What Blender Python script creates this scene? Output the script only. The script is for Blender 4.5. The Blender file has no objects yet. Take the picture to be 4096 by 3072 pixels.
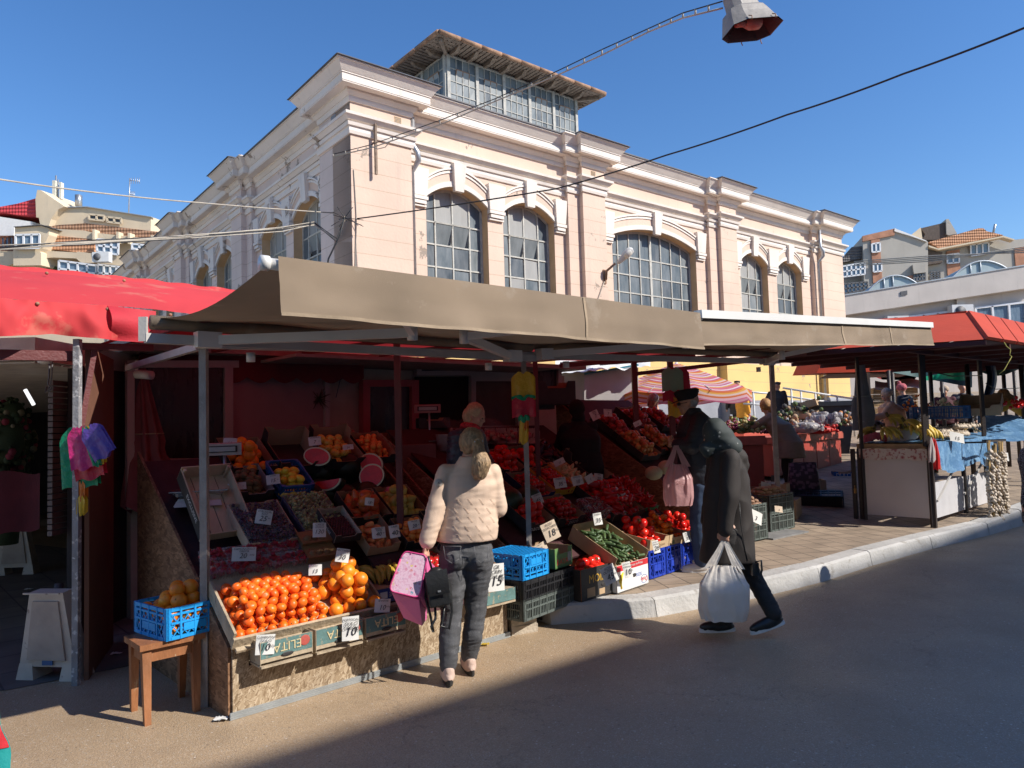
import bpy, math, random
from mathutils import Vector, Matrix, Euler, noise
random.seed(7)
sc = bpy.context.scene
COL = sc.collection
R = math.radians
# ------------------------------------------------------------------ camera
F_PX, W_PX, H_PX = 2907.0, 4096, 3072
PIT, ROL = R(3.247), R(-1.705)
CAM = Vector((0, 0, 1.7))
_cr, _sr, _cp, _sp = math.cos(ROL), math.sin(ROL), math.cos(PIT), math.sin(PIT)
FW = Vector((0, _cp, _sp)); _u0 = Vector((0, -_sp, _cp)); _r0 = Vector((1, 0, 0))
RT = _r0 * _cr + _u0 * _sr; UP = -_r0 * _sr + _u0 * _cr
cam = bpy.data.objects.new('camera', bpy.data.cameras.new('camera'))
COL.objects.link(cam)
cam.matrix_world = Matrix(((RT.x, UP.x, -FW.x, CAM.x), (RT.y, UP.y, -FW.y, CAM.y), (RT.z, UP.z, -FW.z, CAM.z), (0, 0, 0, 1)))
cam.data.sensor_width = 36; cam.data.lens = F_PX / W_PX * 36
cam.data.clip_start = 0.05; cam.data.clip_end = 2000
sc.camera = cam
sc.render.resolution_x = 1024; sc.render.resolution_y = 768
# ------------------------------------------------------------------ light
SUN_AZ, SUN_EL = 112.0, 38.0
w = bpy.data.worlds.new('World'); sc.world = w; w.use_nodes = True
nt = w.node_tree; nt.nodes.clear()
sky = nt.nodes.new('ShaderNodeTexSky'); sky.sky_type = 'NISHITA'; sky.sun_disc = False
sky.sun_elevation = R(SUN_EL); sky.sun_rotation = R(SUN_AZ)
sky.altitude = 100; sky.air_density = 1.15; sky.dust_density = 0.25; sky.ozone_density = 4.5
bg = nt.nodes.new('ShaderNodeBackground'); bg.inputs[1].default_value = 0.125
wo = nt.nodes.new('ShaderNodeOutputWorld')
hs = nt.nodes.new('ShaderNodeHueSaturation'); hs.inputs['Saturation'].default_value = 1.2; hs.inputs['Hue'].default_value = .507
nt.links.new(sky.outputs[0], hs.inputs['Color']); nt.links.new(hs.outputs[0], bg.inputs[0]); nt.links.new(bg.outputs[0], wo.inputs[0])
sd = bpy.data.lights.new('sun', 'SUN'); sd.energy = 4.7; sd.angle = R(0.53); sd.color = (1, 0.94, 0.86)
so = bpy.data.objects.new('sun', sd); COL.objects.link(so)
SD = Vector((math.sin(R(SUN_AZ)) * math.cos(R(SUN_EL)), math.cos(R(SUN_AZ)) * math.cos(R(SUN_EL)), math.sin(R(SUN_EL))))
so.rotation_euler = SD.to_track_quat('Z', 'Y').to_euler(); so.location = (0, 0, 60)
sc.view_settings.view_transform = 'Standard'; sc.view_settings.look = 'None'
sc.view_settings.exposure = 0.42; sc.view_settings.gamma = 1
# ------------------------------------------------------------------ placing helpers (points of the place from sight lines)
S = W_PX / 2212.0
def ray(x, y):
  x *= S; y *= S
  return FW + RT * ((x - W_PX / 2) / F_PX) - UP * ((y - H_PX / 2) / F_PX)
def G(x, y, z=0.0):
  d = ray(x, y); return CAM + d * ((z - 1.7) / d.z)
def D(x, y, Y):
  d = ray(x, y); return CAM + d * (Y / d.y)
def VPL(x, y, p0, az):
  n = Vector((math.cos(R(az)), -math.sin(R(az)), 0)); d = ray(x, y)
  return CAM + d * (((Vector(p0) - CAM).dot(n)) / d.dot(n))
def gz(Y): return 0.15 + 0.08 * max(0.0, Y - 10)
def frame(az, O):
  a = R(az); return Vector((math.sin(a), math.cos(a), 0)), Vector((-math.cos(a), math.sin(a), 0)), Vector(O)
def mat4(x, y, z, o):
  return Matrix(((x[0], y[0], z[0], o[0]), (x[1], y[1], z[1], o[1]), (x[2], y[2], z[2], o[2]), (0, 0, 0, 1)))
def TR(*p): return Matrix.Translation(Vector(p))
def RZ(d): return Matrix.Rotation(R(d), 4, 'Z')
def RX(d): return Matrix.Rotation(R(d), 4, 'X')
def RY(d): return Matrix.Rotation(R(d), 4, 'Y')
def up_to(az):  # standing frame whose +Y looks along the compass direction az
  return RZ(-az)
# ------------------------------------------------------------------ materials
MC = {}
def nodes_mat(name):
  m = bpy.data.materials.new(name); m.use_nodes = True
  t = m.node_tree; b = t.nodes['Principled BSDF']
  return m, t, b
def N(t, kind, **kw):
  n = t.nodes.new('ShaderNode' + kind)
  for k, v in kw.items():
    if k.startswith('i_'):
      n.inputs[k[2:].replace('_', ' ')].default_value = v
    else: setattr(n, k, v)
  return n
def rgba(c): return (c[0], c[1], c[2], 1)
def ramp(t, src, stops):
  r = t.nodes.new('ShaderNodeValToRGB'); t.links.new(src, r.inputs[0])
  el = r.color_ramp.elements
  while len(el) < len(stops): el.new(0.5)
  for e, (p, c) in zip(el, stops): e.position = p; e.color = rgba(c) if len(c) == 3 else c
  return r.outputs[0]
def mixc(t, fac, a, b, mode='MIX'):
  m = t.nodes.new('ShaderNodeMix'); m.data_type = 'RGBA'; m.blend_type = mode
  if isinstance(fac, (int, float)): m.inputs[0].default_value = fac
  else: t.links.new(fac, m.inputs[0])
  for i, s in ((6, a), (7, b)):
    if isinstance(s, (tuple, list)): m.inputs[i].default_value = rgba(s)
    else: t.links.new(s, m.inputs[i])
  return m.outputs[2]
def mth(t, op, a, b=None):
  m = t.nodes.new('ShaderNodeMath'); m.operation = op
  for i, s in ((0, a), (1, b)):
    if s is None: continue
    if isinstance(s, (int, float)): m.inputs[i].default_value = s
    else: t.links.new(s, m.inputs[i])
  return m.outputs[0]
def tex(t, kind, vec, scale, out=0, **kw):
  n = N(t, kind, **kw); n.inputs['Scale'].default_value = scale; t.links.new(vec, n.inputs['Vector']); return n.outputs[out]
def objco(t, scale=None):
  c = t.nodes.new('ShaderNodeTexCoord').outputs['Object']
  if scale:
    m = t.nodes.new('ShaderNodeMapping'); m.inputs['Scale'].default_value = scale; t.links.new(c, m.inputs[0]); c = m.outputs[0]
  return c
def bump(t, b, h, strength, dist=0.02):
  n = t.nodes.new('ShaderNodeBump'); n.inputs['Strength'].default_value = strength; n.inputs['Distance'].default_value = dist
  t.links.new(h, n.inputs['Height']); t.links.new(n.outputs[0], b.inputs['Normal'])
def mat(name, rgb, rough=.6, var=.15, vs=6, bmp=.15, bs=60, metal=0, transl=0, alpha=1, rgb2=None, thr=.6, coat=0, stretch=None, sss=0, emit=0):
  if name in MC: return MC[name]
  m, t, b = nodes_mat(name)
  co = objco(t, stretch)
  n1 = tex(t, 'TexNoise', co, vs, i_Detail=5.0)
  lo = tuple(c * (1 - var) for c in rgb); hi = tuple(min(1, c * (1 + var)) for c in rgb)
  col = ramp(t, n1, [(.3, lo), (.7, hi)])
  if rgb2:
    n3 = tex(t, 'TexNoise', co, vs * 2.3, i_Detail=6.0, i_Roughness=.65)
    col = mixc(t, ramp(t, n3, [(thr, (0, 0, 0)), (thr + .06, (1, 1, 1))]), col, rgb2)
  t.links.new(col, b.inputs['Base Color'])
  b.inputs['Roughness'].default_value = rough; b.inputs['Metallic'].default_value = metal
  if coat: b.inputs['Coat Weight'].default_value = coat; b.inputs['Coat Roughness'].default_value = .15
  if sss: b.inputs['Subsurface Weight'].default_value = sss; b.inputs['Subsurface Scale'].default_value = .01
  if bmp: bump(t, b, tex(t, 'TexNoise', co, bs, i_Detail=4.0), bmp)
  if emit: t.links.new(col, b.inputs['Emission Color']); b.inputs['Emission Strength'].default_value = emit
  out = t.nodes['Material Output']; sh = b.outputs[0]
  if transl:
    tr = t.nodes.new('ShaderNodeBsdfTranslucent'); t.links.new(col, tr.inputs[0])
    mx = t.nodes.new('ShaderNodeMixShader'); mx.inputs[0].default_value = transl
    t.links.new(sh, mx.inputs[1]); t.links.new(tr.outputs[0], mx.inputs[2]); sh = mx.outputs[0]
  if alpha < 1:
    tp = t.nodes.new('ShaderNodeBsdfTransparent')
    mx = t.nodes.new('ShaderNodeMixShader'); mx.inputs[0].default_value = alpha
    t.links.new(tp.outputs[0], mx.inputs[1]); t.links.new(sh, mx.inputs[2]); sh = mx.outputs[0]
  t.links.new(sh, out.inputs[0])
  MC[name] = m; return m
def plaster(name, rgb, step=.36, off=0.0, peel=.64, dirt=(.30, .27, .24), lines=True):
  if name in MC: return MC[name]
  m, t, b = nodes_mat(name); co = objco(t)
  n1 = tex(t, 'TexNoise', co, .7, i_Detail=6.0)
  col = ramp(t, n1, [(.3, tuple(c * .9 for c in rgb)), (.7, tuple(min(1, c * 1.06) for c in rgb))])
  st = tex(t, 'TexNoise', objco(t, (2.2, 2.2, .25)), 1.6, i_Detail=7.0, i_Roughness=.7)
  col = mixc(t, mth(t, 'MULTIPLY', ramp(t, st, [(.55, (0, 0, 0)), (.8, (1, 1, 1))]), .35), col, dirt)
  pl = ramp(t, tex(t, 'TexNoise', co, 1.1, i_Detail=9.0, i_Roughness=.72), [(peel, (0, 0, 0)), (peel + .015, (1, 1, 1))])
  col = mixc(t, pl, col, (.33, .27, .22))
  h = tex(t, 'TexNoise', co, 14, i_Detail=8.0)
  if lines:
    sx = t.nodes.new('ShaderNodeSeparateXYZ'); t.links.new(co, sx.inputs[0])
    fr = mth(t, 'FRACT', mth(t, 'DIVIDE', mth(t, 'ADD', sx.outputs[2], off), step))
    ln = mth(t, 'LESS_THAN', fr, .045)
    col = mixc(t, mth(t, 'MULTIPLY', ln, .55), col, (.42, .3, .2))
    h = mth(t, 'SUBTRACT', h, mth(t, 'MULTIPLY', ln, 2.0))
  h = mth(t, 'SUBTRACT', h, mth(t, 'MULTIPLY', pl, 1.2))
  t.links.new(col, b.inputs['Base Color']); b.inputs['Roughness'].default_value = .88
  bump(t, b, h, .35, .012)
  MC[name] = m; return m
def osb(name='osb', k=(1, 1, 1)):
  if name in MC: return MC[name]
  m, t, b = nodes_mat(name); co = objco(t)
  wob = tex(t, 'TexNoise', co, 14, out=1, i_Detail=2.0)
  va = t.nodes.new('ShaderNodeVectorMath'); va.operation = 'ADD'; t.links.new(co, va.inputs[0])
  sc_ = t.nodes.new('ShaderNodeVectorMath'); sc_.operation = 'SCALE'; sc_.inputs[3].default_value = .03; t.links.new(wob, sc_.inputs[0]); t.links.new(sc_.outputs[0], va.inputs[1])
  def flakes(sx, rot, s):
    m0 = t.nodes.new('ShaderNodeMapping'); m0.inputs['Rotation'].default_value = (0, 0, R(-43)); t.links.new(va.outputs[0], m0.inputs[0])
    m1 = t.nodes.new('ShaderNodeMapping'); m1.inputs['Rotation'].default_value = rot; t.links.new(m0.outputs[0], m1.inputs[0])
    mp = t.nodes.new('ShaderNodeMapping'); mp.inputs['Scale'].default_value = sx; t.links.new(m1.outputs[0], mp.inputs[0])
    return tex(t, 'TexVoronoi', mp.outputs[0], s, out=1)
  f1 = flakes((1, .6, 4), (0, .45, 0), 36); f2 = flakes((1, .6, 4.5), (0, -.7, 0), 32)
  bw = t.nodes.new('ShaderNodeSeparateColor'); t.links.new(f1, bw.inputs[0])
  bw2 = t.nodes.new('ShaderNodeSeparateColor'); t.links.new(f2, bw2.inputs[0])
  f3 = flakes((1, .6, 3.2), (0, 1.25, 0), 29); bw3 = t.nodes.new('ShaderNodeSeparateColor'); t.links.new(f3, bw3.inputs[0])
  def pick(x, y, k_):
    mm = t.nodes.new('ShaderNodeMix'); t.links.new(k_, mm.inputs[0]); t.links.new(x, mm.inputs[2]); t.links.new(y, mm.inputs[3]); return mm.outputs[0]
  k1 = mth(t, 'GREATER_THAN', bw3.outputs[1], .45); k2 = mth(t, 'GREATER_THAN', bw.outputs[1], .6)
  a = pick(pick(bw.outputs[0], bw2.outputs[0], k2), bw3.outputs[0], k1)
  c = lambda r, g, bb: (r * k[0], g * k[1], bb * k[2])
  col = ramp(t, a, [(.05, c(.20, .135, .075)), (.35, c(.30, .215, .13)), (.65, c(.37, .28, .18)), (.95, c(.50, .40, .28))])
  dn = tex(t, 'TexNoise', co, 2.2, i_Detail=6.0)
  col = mixc(t, mth(t, 'MULTIPLY', ramp(t, dn, [(.45, (0, 0, 0)), (.75, (1, 1, 1))]), .5), col, c(.15, .11, .08))
  t.links.new(col, b.inputs['Base Color']); b.inputs['Roughness'].default_value = .75
  bump(t, b, a, .35, .006)
  MC[name] = m; return m
LIT_TONE0 = 48.2   # street sheet's own frame has its origin 70 m down the street
def asphalt(name, rgb, patch):
  m, t, b = nodes_mat(name); co = objco(t)
  big = tex(t, 'TexNoise', co, .5, i_Detail=6.0)
  col = ramp(t, big, [(.35, rgb), (.65, patch)])
  sp_ = t.nodes.new('ShaderNodeSeparateXYZ'); t.links.new(co, sp_.inputs[0])   # sunlit tan by the stalls fading to shaded grey, put into the colour
  tone_d = mth(t, 'SUBTRACT', mth(t, 'SUBTRACT', mth(t, 'MULTIPLY', sp_.outputs[0], .67), mth(t, 'MULTIPLY', sp_.outputs[1], .74)), LIT_TONE0)
  tone_d = mth(t, 'ADD', tone_d, mth(t, 'MULTIPLY', mth(t, 'SUBTRACT', big, .5), 2.5))
  col = mixc(t, ramp(t, mth(t, 'DIVIDE', tone_d, 5.0), [(.0, (0, 0, 0)), (.9, (1, 1, 1))]), col, (.27, .235, .215))
  g = tex(t, 'TexVoronoi', co, 170, out=1); s = t.nodes.new('ShaderNodeSeparateColor'); t.links.new(g, s.inputs[0])
  col = mixc(t, ramp(t, s.outputs[0], [(.0, (.7, .7, .7)), (.84, (0, 0, 0)), (.97, (.0, .0, .0))]), col, tuple(c * .55 for c in rgb))
  col = mixc(t, mth(t, 'MULTIPLY', mth(t, 'GREATER_THAN', s.outputs[1], .93), .55), col, (.5, .45, .38))
  fl = tex(t, 'TexVoronoi', co, 4.5); spk = mth(t, 'LESS_THAN', fl, .035)
  col = mixc(t, mth(t, 'MULTIPLY', spk, .6), col, (.55, .5, .42))
  ch = N(t, 'TexVoronoi'); ch.inputs['Scale'].default_value = 26; t.links.new(co, ch.inputs['Vector']); cs = t.nodes.new('ShaderNodeSeparateColor'); t.links.new(ch.outputs[1], cs.inputs[0])
  chm = mth(t, 'MULTIPLY', mth(t, 'LESS_THAN', ch.outputs[0], .16), mth(t, 'GREATER_THAN', cs.outputs[0], .86)); col = mixc(t, mth(t, 'MULTIPLY', chm, .75), col, (.62, .56, .48))
  chd = mth(t, 'MULTIPLY', mth(t, 'LESS_THAN', ch.outputs[0], .2), mth(t, 'LESS_THAN', cs.outputs[0], .12)); col = mixc(t, mth(t, 'MULTIPLY', chd, .5), col, (.08, .06, .05))
  dirt = ramp(t, tex(t, 'TexNoise', co, 2.3, i_Detail=7.0, i_Roughness=.7), [(.5, (0, 0, 0)), (.72, (1, 1, 1))])
  col = mixc(t, mth(t, 'MULTIPLY', dirt, .45), col, tuple(c * .55 for c in rgb))
  dv_ = t.nodes.new('ShaderNodeVectorMath'); dv_.operation = 'SCALE'; dv_.inputs[3].default_value = .9; t.links.new(tex(t, 'TexNoise', co, 1.6, out=1, i_Detail=8.0, i_Roughness=.7), dv_.inputs[0])
  av_ = t.nodes.new('ShaderNodeVectorMath'); av_.operation = 'ADD'; t.links.new(co, av_.inputs[0]); t.links.new(dv_.outputs[0], av_.inputs[1])
  ck = N(t, 'TexVoronoi', feature='DISTANCE_TO_EDGE'); ck.inputs['Scale'].default_value = .42; t.links.new(av_.outputs[0], ck.inputs['Vector'])
  ckm = mth(t, 'MULTIPLY', mth(t, 'LESS_THAN', ck.outputs[0], .0035), ramp(t, tex(t, 'TexNoise', co, .8), [(.45, (0, 0, 0)), (.55, (1, 1, 1))]))
  col = mixc(t, mth(t, 'MULTIPLY', ckm, .3), col, (.07, .06, .05))
  wet = ramp(t, tex(t, 'TexNoise', objco(t, (1, .5, 1)), .9, i_Detail=4.0), [(.56, (0, 0, 0)), (.66, (1, 1, 1))])
  col = mixc(t, mth(t, 'MULTIPLY', wet, .28), col, tuple(c * .5 for c in rgb))
  t.links.new(col, b.inputs['Base Color'])
  rn = tex(t, 'TexNoise', co, 1.2, i_Detail=5.0)
  t.links.new(ramp(t, rn, [(.3, (.42,) * 3), (.7, (.66,) * 3)]), b.inputs['Roughness'])
  h = mth(t, 'ADD', tex(t, 'TexVoronoi', co, 120), mth(t, 'MULTIPLY', tex(t, 'TexNoise', co, 300, i_Detail=2.0), .6))
  bump(t, b, h, .55, .006)
  MC[name] = m; return m
def tiles(name, az, c1, c2, mortar, w, h, off=.5, msz=.008):
  m, t, b = nodes_mat(name)
  mp = t.nodes.new('ShaderNodeMapping'); mp.inputs['Rotation'].default_value = (0, 0, R(az))
  t.links.new(t.nodes.new('ShaderNodeTexCoord').outputs['Object'], mp.inputs[0])
  br = N(t, 'TexBrick', offset=off); br.inputs['Scale'].default_value = 1; br.inputs['Brick Width'].default_value = w; br.inputs['Row Height'].default_value = h
  br.inputs['Mortar Size'].default_value = msz; br.inputs['Color1'].default_value = rgba(c1); br.inputs['Color2'].default_value = rgba(c2); br.inputs['Mortar'].default_value = rgba(mortar)
  t.links.new(mp.outputs[0], br.inputs['Vector'])
  n = tex(t, 'TexNoise', mp.outputs[0], 3, i_Detail=7.0)
  col = mixc(t, .7, br.outputs[0], ramp(t, n, [(.3, (.45,) * 3), (.7, (1, 1, 1))]), 'MULTIPLY')
  t.links.new(col, b.inputs['Base Color']); b.inputs['Roughness'].default_value = .85
  h_ = mth(t, 'SUBTRACT', mth(t, 'MULTIPLY', tex(t, 'TexNoise', mp.outputs[0], 60, i_Detail=4.0), .4), br.outputs[1])
  bump(t, b, h_, .5, .008)
  MC[name] = m; return m
def rooftile(name, c1, c2):
  if name in MC: return MC[name]
  m, t, b = nodes_mat(name); co = objco(t)
  wv = N(t, 'TexWave', bands_direction='Z'); wv.inputs['Scale'].default_value = 1.3; wv.inputs['Distortion'].default_value = .6; t.links.new(co, wv.inputs[0])
  wx = N(t, 'TexWave', bands_direction='X'); wx.inputs['Scale'].default_value = 1.6; wx.inputs['Distortion'].default_value = .3; t.links.new(co, wx.inputs[0])
  n = tex(t, 'TexNoise', co, 4, i_Detail=6.0)
  a = mth(t, 'ADD', mth(t, 'MULTIPLY', wv.outputs[1], .5), mth(t, 'MULTIPLY', n, .7))
  t.links.new(ramp(t, a, [(.25, c1), (.75, c2)]), b.inputs['Base Color']); b.inputs['Roughness'].default_value = .8
  bump(t, b, mth(t, 'ADD', wv.outputs[1], mth(t, 'MULTIPLY', wx.outputs[1], .5)), .7, .06)
  MC[name] = m; return m
def glass(name, rgb, rough=.12, streak=.5):
  if name in MC: return MC[name]
  m, t, b = nodes_mat(name); co = objco(t)
  n = tex(t, 'TexNoise', objco(t, (3, 3, .7)), 1.5, i_Detail=7.0, i_Roughness=.7)
  t.links.new(ramp(t, n, [(.3, rgb), (.75, tuple(min(1, c + .22 * streak) for c in rgb))]), b.inputs['Base Color'])
  t.links.new(ramp(t, n, [(.3, (rough,) * 3), (.75, (rough + .35,) * 3)]), b.inputs['Roughness'])
  b.inputs['Specular IOR Level'].default_value = .45
  bump(t, b, tex(t, 'TexNoise', co, 1.2, i_Detail=2.0), .12, .05)
  MC[name] = m; return m
# ------------------------------------------------------------------ mesh builder
WM = {}
class MB:
  def __init__(s, M=None):
    s.v = []; s.f = []; s.m = []; s.s = []; s.M = M or Matrix()
  def add(s, vs, fs, mi=0, sm=False):
    o = len(s.v); M = s.M
    s.v += [M @ Vector(p) for p in vs]
    for f in fs: s.f.append([i + o for i in f]); s.m.append(mi); s.s.append(sm)
  def box(s, x0, x1, y0, y1, z0, z1, mi=0):
    s.frus((x0, x1, y0, y1), (x0, x1, y0, y1), z0, z1, mi)
  def frus(s, a, b, z0, z1, mi=0):
    vs = [(a[0], a[2], z0), (a[1], a[2], z0), (a[1], a[3], z0), (a[0], a[3], z0), (b[0], b[2], z1), (b[1], b[2], z1), (b[1], b[3], z1), (b[0], b[3], z1)]
    s.add(vs, [(3, 2, 1, 0), (4, 5, 6, 7), (0, 1, 5, 4), (1, 2, 6, 5), (2, 3, 7, 6), (3, 0, 4, 7)], mi)
  def boxm(s, M, sx, sy, sz, mi=0):
    o = s.M; s.M = o @ M; s.box(-sx / 2, sx / 2, -sy / 2, sy / 2, -sz / 2, sz / 2, mi); s.M = o
  def bar(s, a, b, w, h=None, mi=0):
    a = Vector(a); b = Vector(b); d = b - a; L = d.length
    if L < 1e-6: return
    s.boxm(TR(*((a + b) / 2)) @ d.to_track_quat('X', 'Z').to_matrix().to_4x4(), L, w, h or w, mi)
  def tube(s, pts, r, n=8, mi=0, sm=True, cap=True):
    pts = [Vector(p) for p in pts]; k = len(pts); rs = r if isinstance(r, (list, tuple)) else [r] * k
    vs = []; fs = []; prev = None
    for i, p in enumerate(pts):
      d = (pts[min(i + 1, k - 1)] - pts[max(i - 1, 0)])
      if d.length < 1e-9: d = Vector((0, 0, 1))
      d.normalize()
      if prev is None:
        a = d.orthogonal().normalized()
      else:
        a = (prev - d * prev.dot(d))
        a = a.normalized() if a.length > 1e-6 else d.orthogonal().normalized()
      prev = a; bb = d.cross(a)
      for j in range(n):
        t = 2 * math.pi * j / n; vs.append(p + (a * math.cos(t) + bb * math.sin(t)) * rs[i])
    for i in range(k - 1):
      for j in range(n):
        fs.append((i * n + j, i * n + (j + 1) % n, (i + 1) * n + (j + 1) % n, (i + 1) * n + j))
    if cap: fs.append(tuple(range(n))[::-1]); fs.append(tuple((k - 1) * n + j for j in range(n)))
    s.add(vs, fs, mi, sm)
  def lathe(s, prof, n=16, c=(0, 0, 0), mi=0, sm=True, sc=(1, 1), cap=True):
    vs = []; fs = []; k = len(prof)
    for r_, z in prof:
      for j in range(n):
        t = 2 * math.pi * j / n; vs.append((c[0] + r_ * sc[0] * math.cos(t), c[1] + r_ * sc[1] * math.sin(t), c[2] + z))
    for i in range(k - 1):
      for j in range(n): fs.append((i * n + j, i * n + (j + 1) % n, (i + 1) * n + (j + 1) % n, (i + 1) * n + j))
    if cap: fs.append(tuple(range(n))[::-1]); fs.append(tuple((k - 1) * n + j for j in range(n)))
    s.add(vs, fs, mi, sm)
  def ball(s, c, r, n=12, mi=0, M=None):
    if not isinstance(r, (tuple, list)): r = (r, r, r)
    k = max(4, n // 2 + 1); o = s.M
    s.M = o @ TR(*c) @ (M or Matrix()) @ Matrix.Diagonal((r[0], r[1], r[2], 1))
    s.lathe([(max(1e-4, math.sin(math.pi * i / k)), -math.cos(math.pi * i / k)) for i in range(k + 1)], n, mi=mi); s.M = o
  def poly(s, pts, mi=0, sm=False): s.add(pts, [tuple(range(len(pts)))], mi, sm)
  def prism(s, pts, vec, mi=0):   # polygon extruded along vec
    n = len(pts); v = Vector(vec); a = [Vector(p) for p in pts]
    s.add(a + [p + v for p in a], [tuple(range(n)), tuple(range(2 * n - 1, n - 1, -1))] + [(i, (i + 1) % n, n + (i + 1) % n, n + i) for i in range(n)], mi)
  def sheet(s, fn, nu, nv, mi=0, sm=True, th=0):
    vs = [Vector(fn(i / nu, j / nv)) for j in range(nv + 1) for i in range(nu + 1)]
    fs = [(j * (nu + 1) + i, j * (nu + 1) + i + 1, (j + 1) * (nu + 1) + i + 1, (j + 1) * (nu + 1) + i) for j in range(nv) for i in range(nu)]
    s.add(vs, fs, mi, sm)
  def text(s, txt, M, size, mi=0, shear=.25):
    vs, fs = glyphs(txt, shear); o = s.M; s.M = o @ M
    s.add([(p[0] * size, p[1] * size, 0) for p in vs], fs, mi); s.M = o
  def mesh(s, name, mats, M=None):
    me = bpy.data.meshes.new(name)
    me.from_pydata([tuple((M @ p) if M else p) for p in s.v], [], s.f)
    for x in (mats if isinstance(mats, (list, tuple)) else [mats]): me.materials.append(x)
    me.polygons.foreach_set('material_index', s.m); me.polygons.foreach_set('use_smooth', s.s)
    me.update(); return me
  def build(s, name, mats, parent=None, label=None, cat=None, group=None, kind=None):
    if parent is not None:
      W = WM[parent.name]; me = s.mesh(name, mats, W.inverted())
      o = bpy.data.objects.new(name, me); COL.objects.link(o); o.parent = parent; WM[o.name] = W
      if label: o['label'] = label
      return o
    if s.v:
      xs = [p.x for p in s.v]; ys = [p.y for p in s.v]; zs = [p.z for p in s.v]
      c = Vector(((min(xs) + max(xs)) / 2, (min(ys) + max(ys)) / 2, min(zs)))
    else: c = Vector()
    W = Matrix.Translation(c); me = s.mesh(name, mats, W.inverted())
    o = bpy.data.objects.new(name, me); COL.objects.link(o); o.location = c; WM[o.name] = W
    tag(o, label, cat, group, kind); return o
def tag(o, label=None, cat=None, group=None, kind=None):
  if label: o['label'] = label
  if cat: o['category'] = cat
  if group: o['group'] = group
  if kind: o['kind'] = kind
  return o
def thing(name, label, cat, loc=(0, 0, 0), group=None, kind=None):
  o = bpy.data.objects.new(name, None); COL.objects.link(o); o.location = loc; o.empty_display_size = .2
  WM[o.name] = Matrix.Translation(Vector(loc)); return tag(o, label, cat, group, kind)
def part(fn, name, mats, parent, label=None):
  b = MB(); fn(b); return b.build(name, mats, parent, label)
def place(me, name, M, label, cat, group=None):
  o = bpy.data.objects.new(name, me); COL.objects.link(o); o.matrix_world = M
  return tag(o, label, cat, group)
def copy_at(o, M):  # a thing with its parts and sub-parts, moved by M
  c = o.copy(); COL.objects.link(c); c.matrix_world = M; WM[c.name] = M
  for ch in list(o.children):
    d = ch.copy(); COL.objects.link(d); d.parent = c
    for g in ch.children:
      e = g.copy(); COL.objects.link(e); e.parent = d
  return c
GC = {}
def glyphs(txt, shear):
  k = (txt, shear)
  if k not in GC:
    cu = bpy.data.curves.new('t', 'FONT'); cu.body = txt; cu.size = 1; cu.shear = shear; cu.offset = .0; cu.align_x = 'CENTER'; cu.align_y = 'CENTER'; cu.resolution_u = 2
    o = bpy.data.objects.new('t', cu); COL.objects.link(o)
    dg = bpy.context.evaluated_depsgraph_get(); dg.update()
    me = o.evaluated_get(dg).to_mesh()
    GC[k] = ([tuple(p.co) for p in me.vertices], [tuple(p.vertices) for p in me.polygons])
    o.evaluated_get(dg).to_mesh_clear(); bpy.data.objects.remove(o); bpy.data.curves.remove(cu)
  return GC[k]
# ================================================================== SETTING
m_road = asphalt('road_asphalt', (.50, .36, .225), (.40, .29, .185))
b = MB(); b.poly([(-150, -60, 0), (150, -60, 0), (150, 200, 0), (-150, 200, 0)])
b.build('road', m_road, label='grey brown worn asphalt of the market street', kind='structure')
m_pave = tiles('pavement_tiles', -10, (.40, .31, .225), (.33, .255, .185), (.17, .135, .1), .26, .26, 0)
K = [Vector(p) for p in ((.27, 6.27, 0), (1.2, 6.42, 0), (2.32, 7.02, 0), (3.1, 7.55, 0), (4.0, 8.3, 0), (5.2, 9.2, 0), (6.5, 10.1, 0), (9.5, 12.4, 0), (16, 17.5, 0), (30, 28, 0))]
kn = Vector((-.6, .8, 0))
Ki = [p + kn * .24 for p in K]
b = MB()
def up(p, e=0): return (p[0], p[1], gz(p[1]) + e)
far = [(-4, 10), (-10, 30), (-10, 60), (30, 60)]
low = [p for p in Ki if p.y < 10.2];
b.poly([(p.x, p.y, .15) for p in low[:-1]] + [(6.1, 10, .15), (-3.0, 10, .15)])
b.poly([(-3.0, 10, .15), (6.1, 10, .15)] + [up(p) for p in Ki[6:]] + [up((30, 60)), up((-8, 60)), up((-8, 12))])
b.build('pavement', m_pave, label='raised square paving slabs around the stalls', kind='structure')
m_kerb = mat('kerb_paint', (.44, .43, .41), .85, .16, 3, .4, 30, rgb2=(.33, .31, .28), thr=.6)
b = MB()
for i in range(len(K) - 1):
  a, c = K[i], K[i + 1]; ai, ci = Ki[i], Ki[i + 1]; n = max(1, int((c - a).length / 1.0))
  for k in range(n):
    t0, t1 = k / n + .004, (k + 1) / n - .004
    p, q, pi, qi = a.lerp(c, t0), a.lerp(c, t1), ai.lerp(ci, t0), ai.lerp(ci, t1)
    h0, h1 = gz(p.y) + .012, gz(q.y) + .012; e = kn * .025; rs = random.uniform(-.004, .004)
    b.add([p, q, q + e + Vector((0, 0, h1 + rs - .02)), p + e + Vector((0, 0, h0 + rs - .02)), q + e * 2.2 + Vector((0, 0, h1 + rs)), p + e * 2.2 + Vector((0, 0, h0 + rs)), qi + Vector((0, 0, h1 + rs)), pi + Vector((0, 0, h0 + rs)), qi, pi],
       [(0, 1, 2, 3), (3, 2, 4, 5), (5, 4, 6, 7), (7, 6, 8, 9), (0, 3, 5, 7, 9), (1, 8, 6, 4, 2)])
b.build('kerb', m_kerb, label='white painted concrete kerb along the street', kind='structure')
m_pad = tiles('old_slabs', -42, (.13, .11, .1), (.16, .13, .11), (.06, .05, .05), .5, .5, 0)
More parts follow.
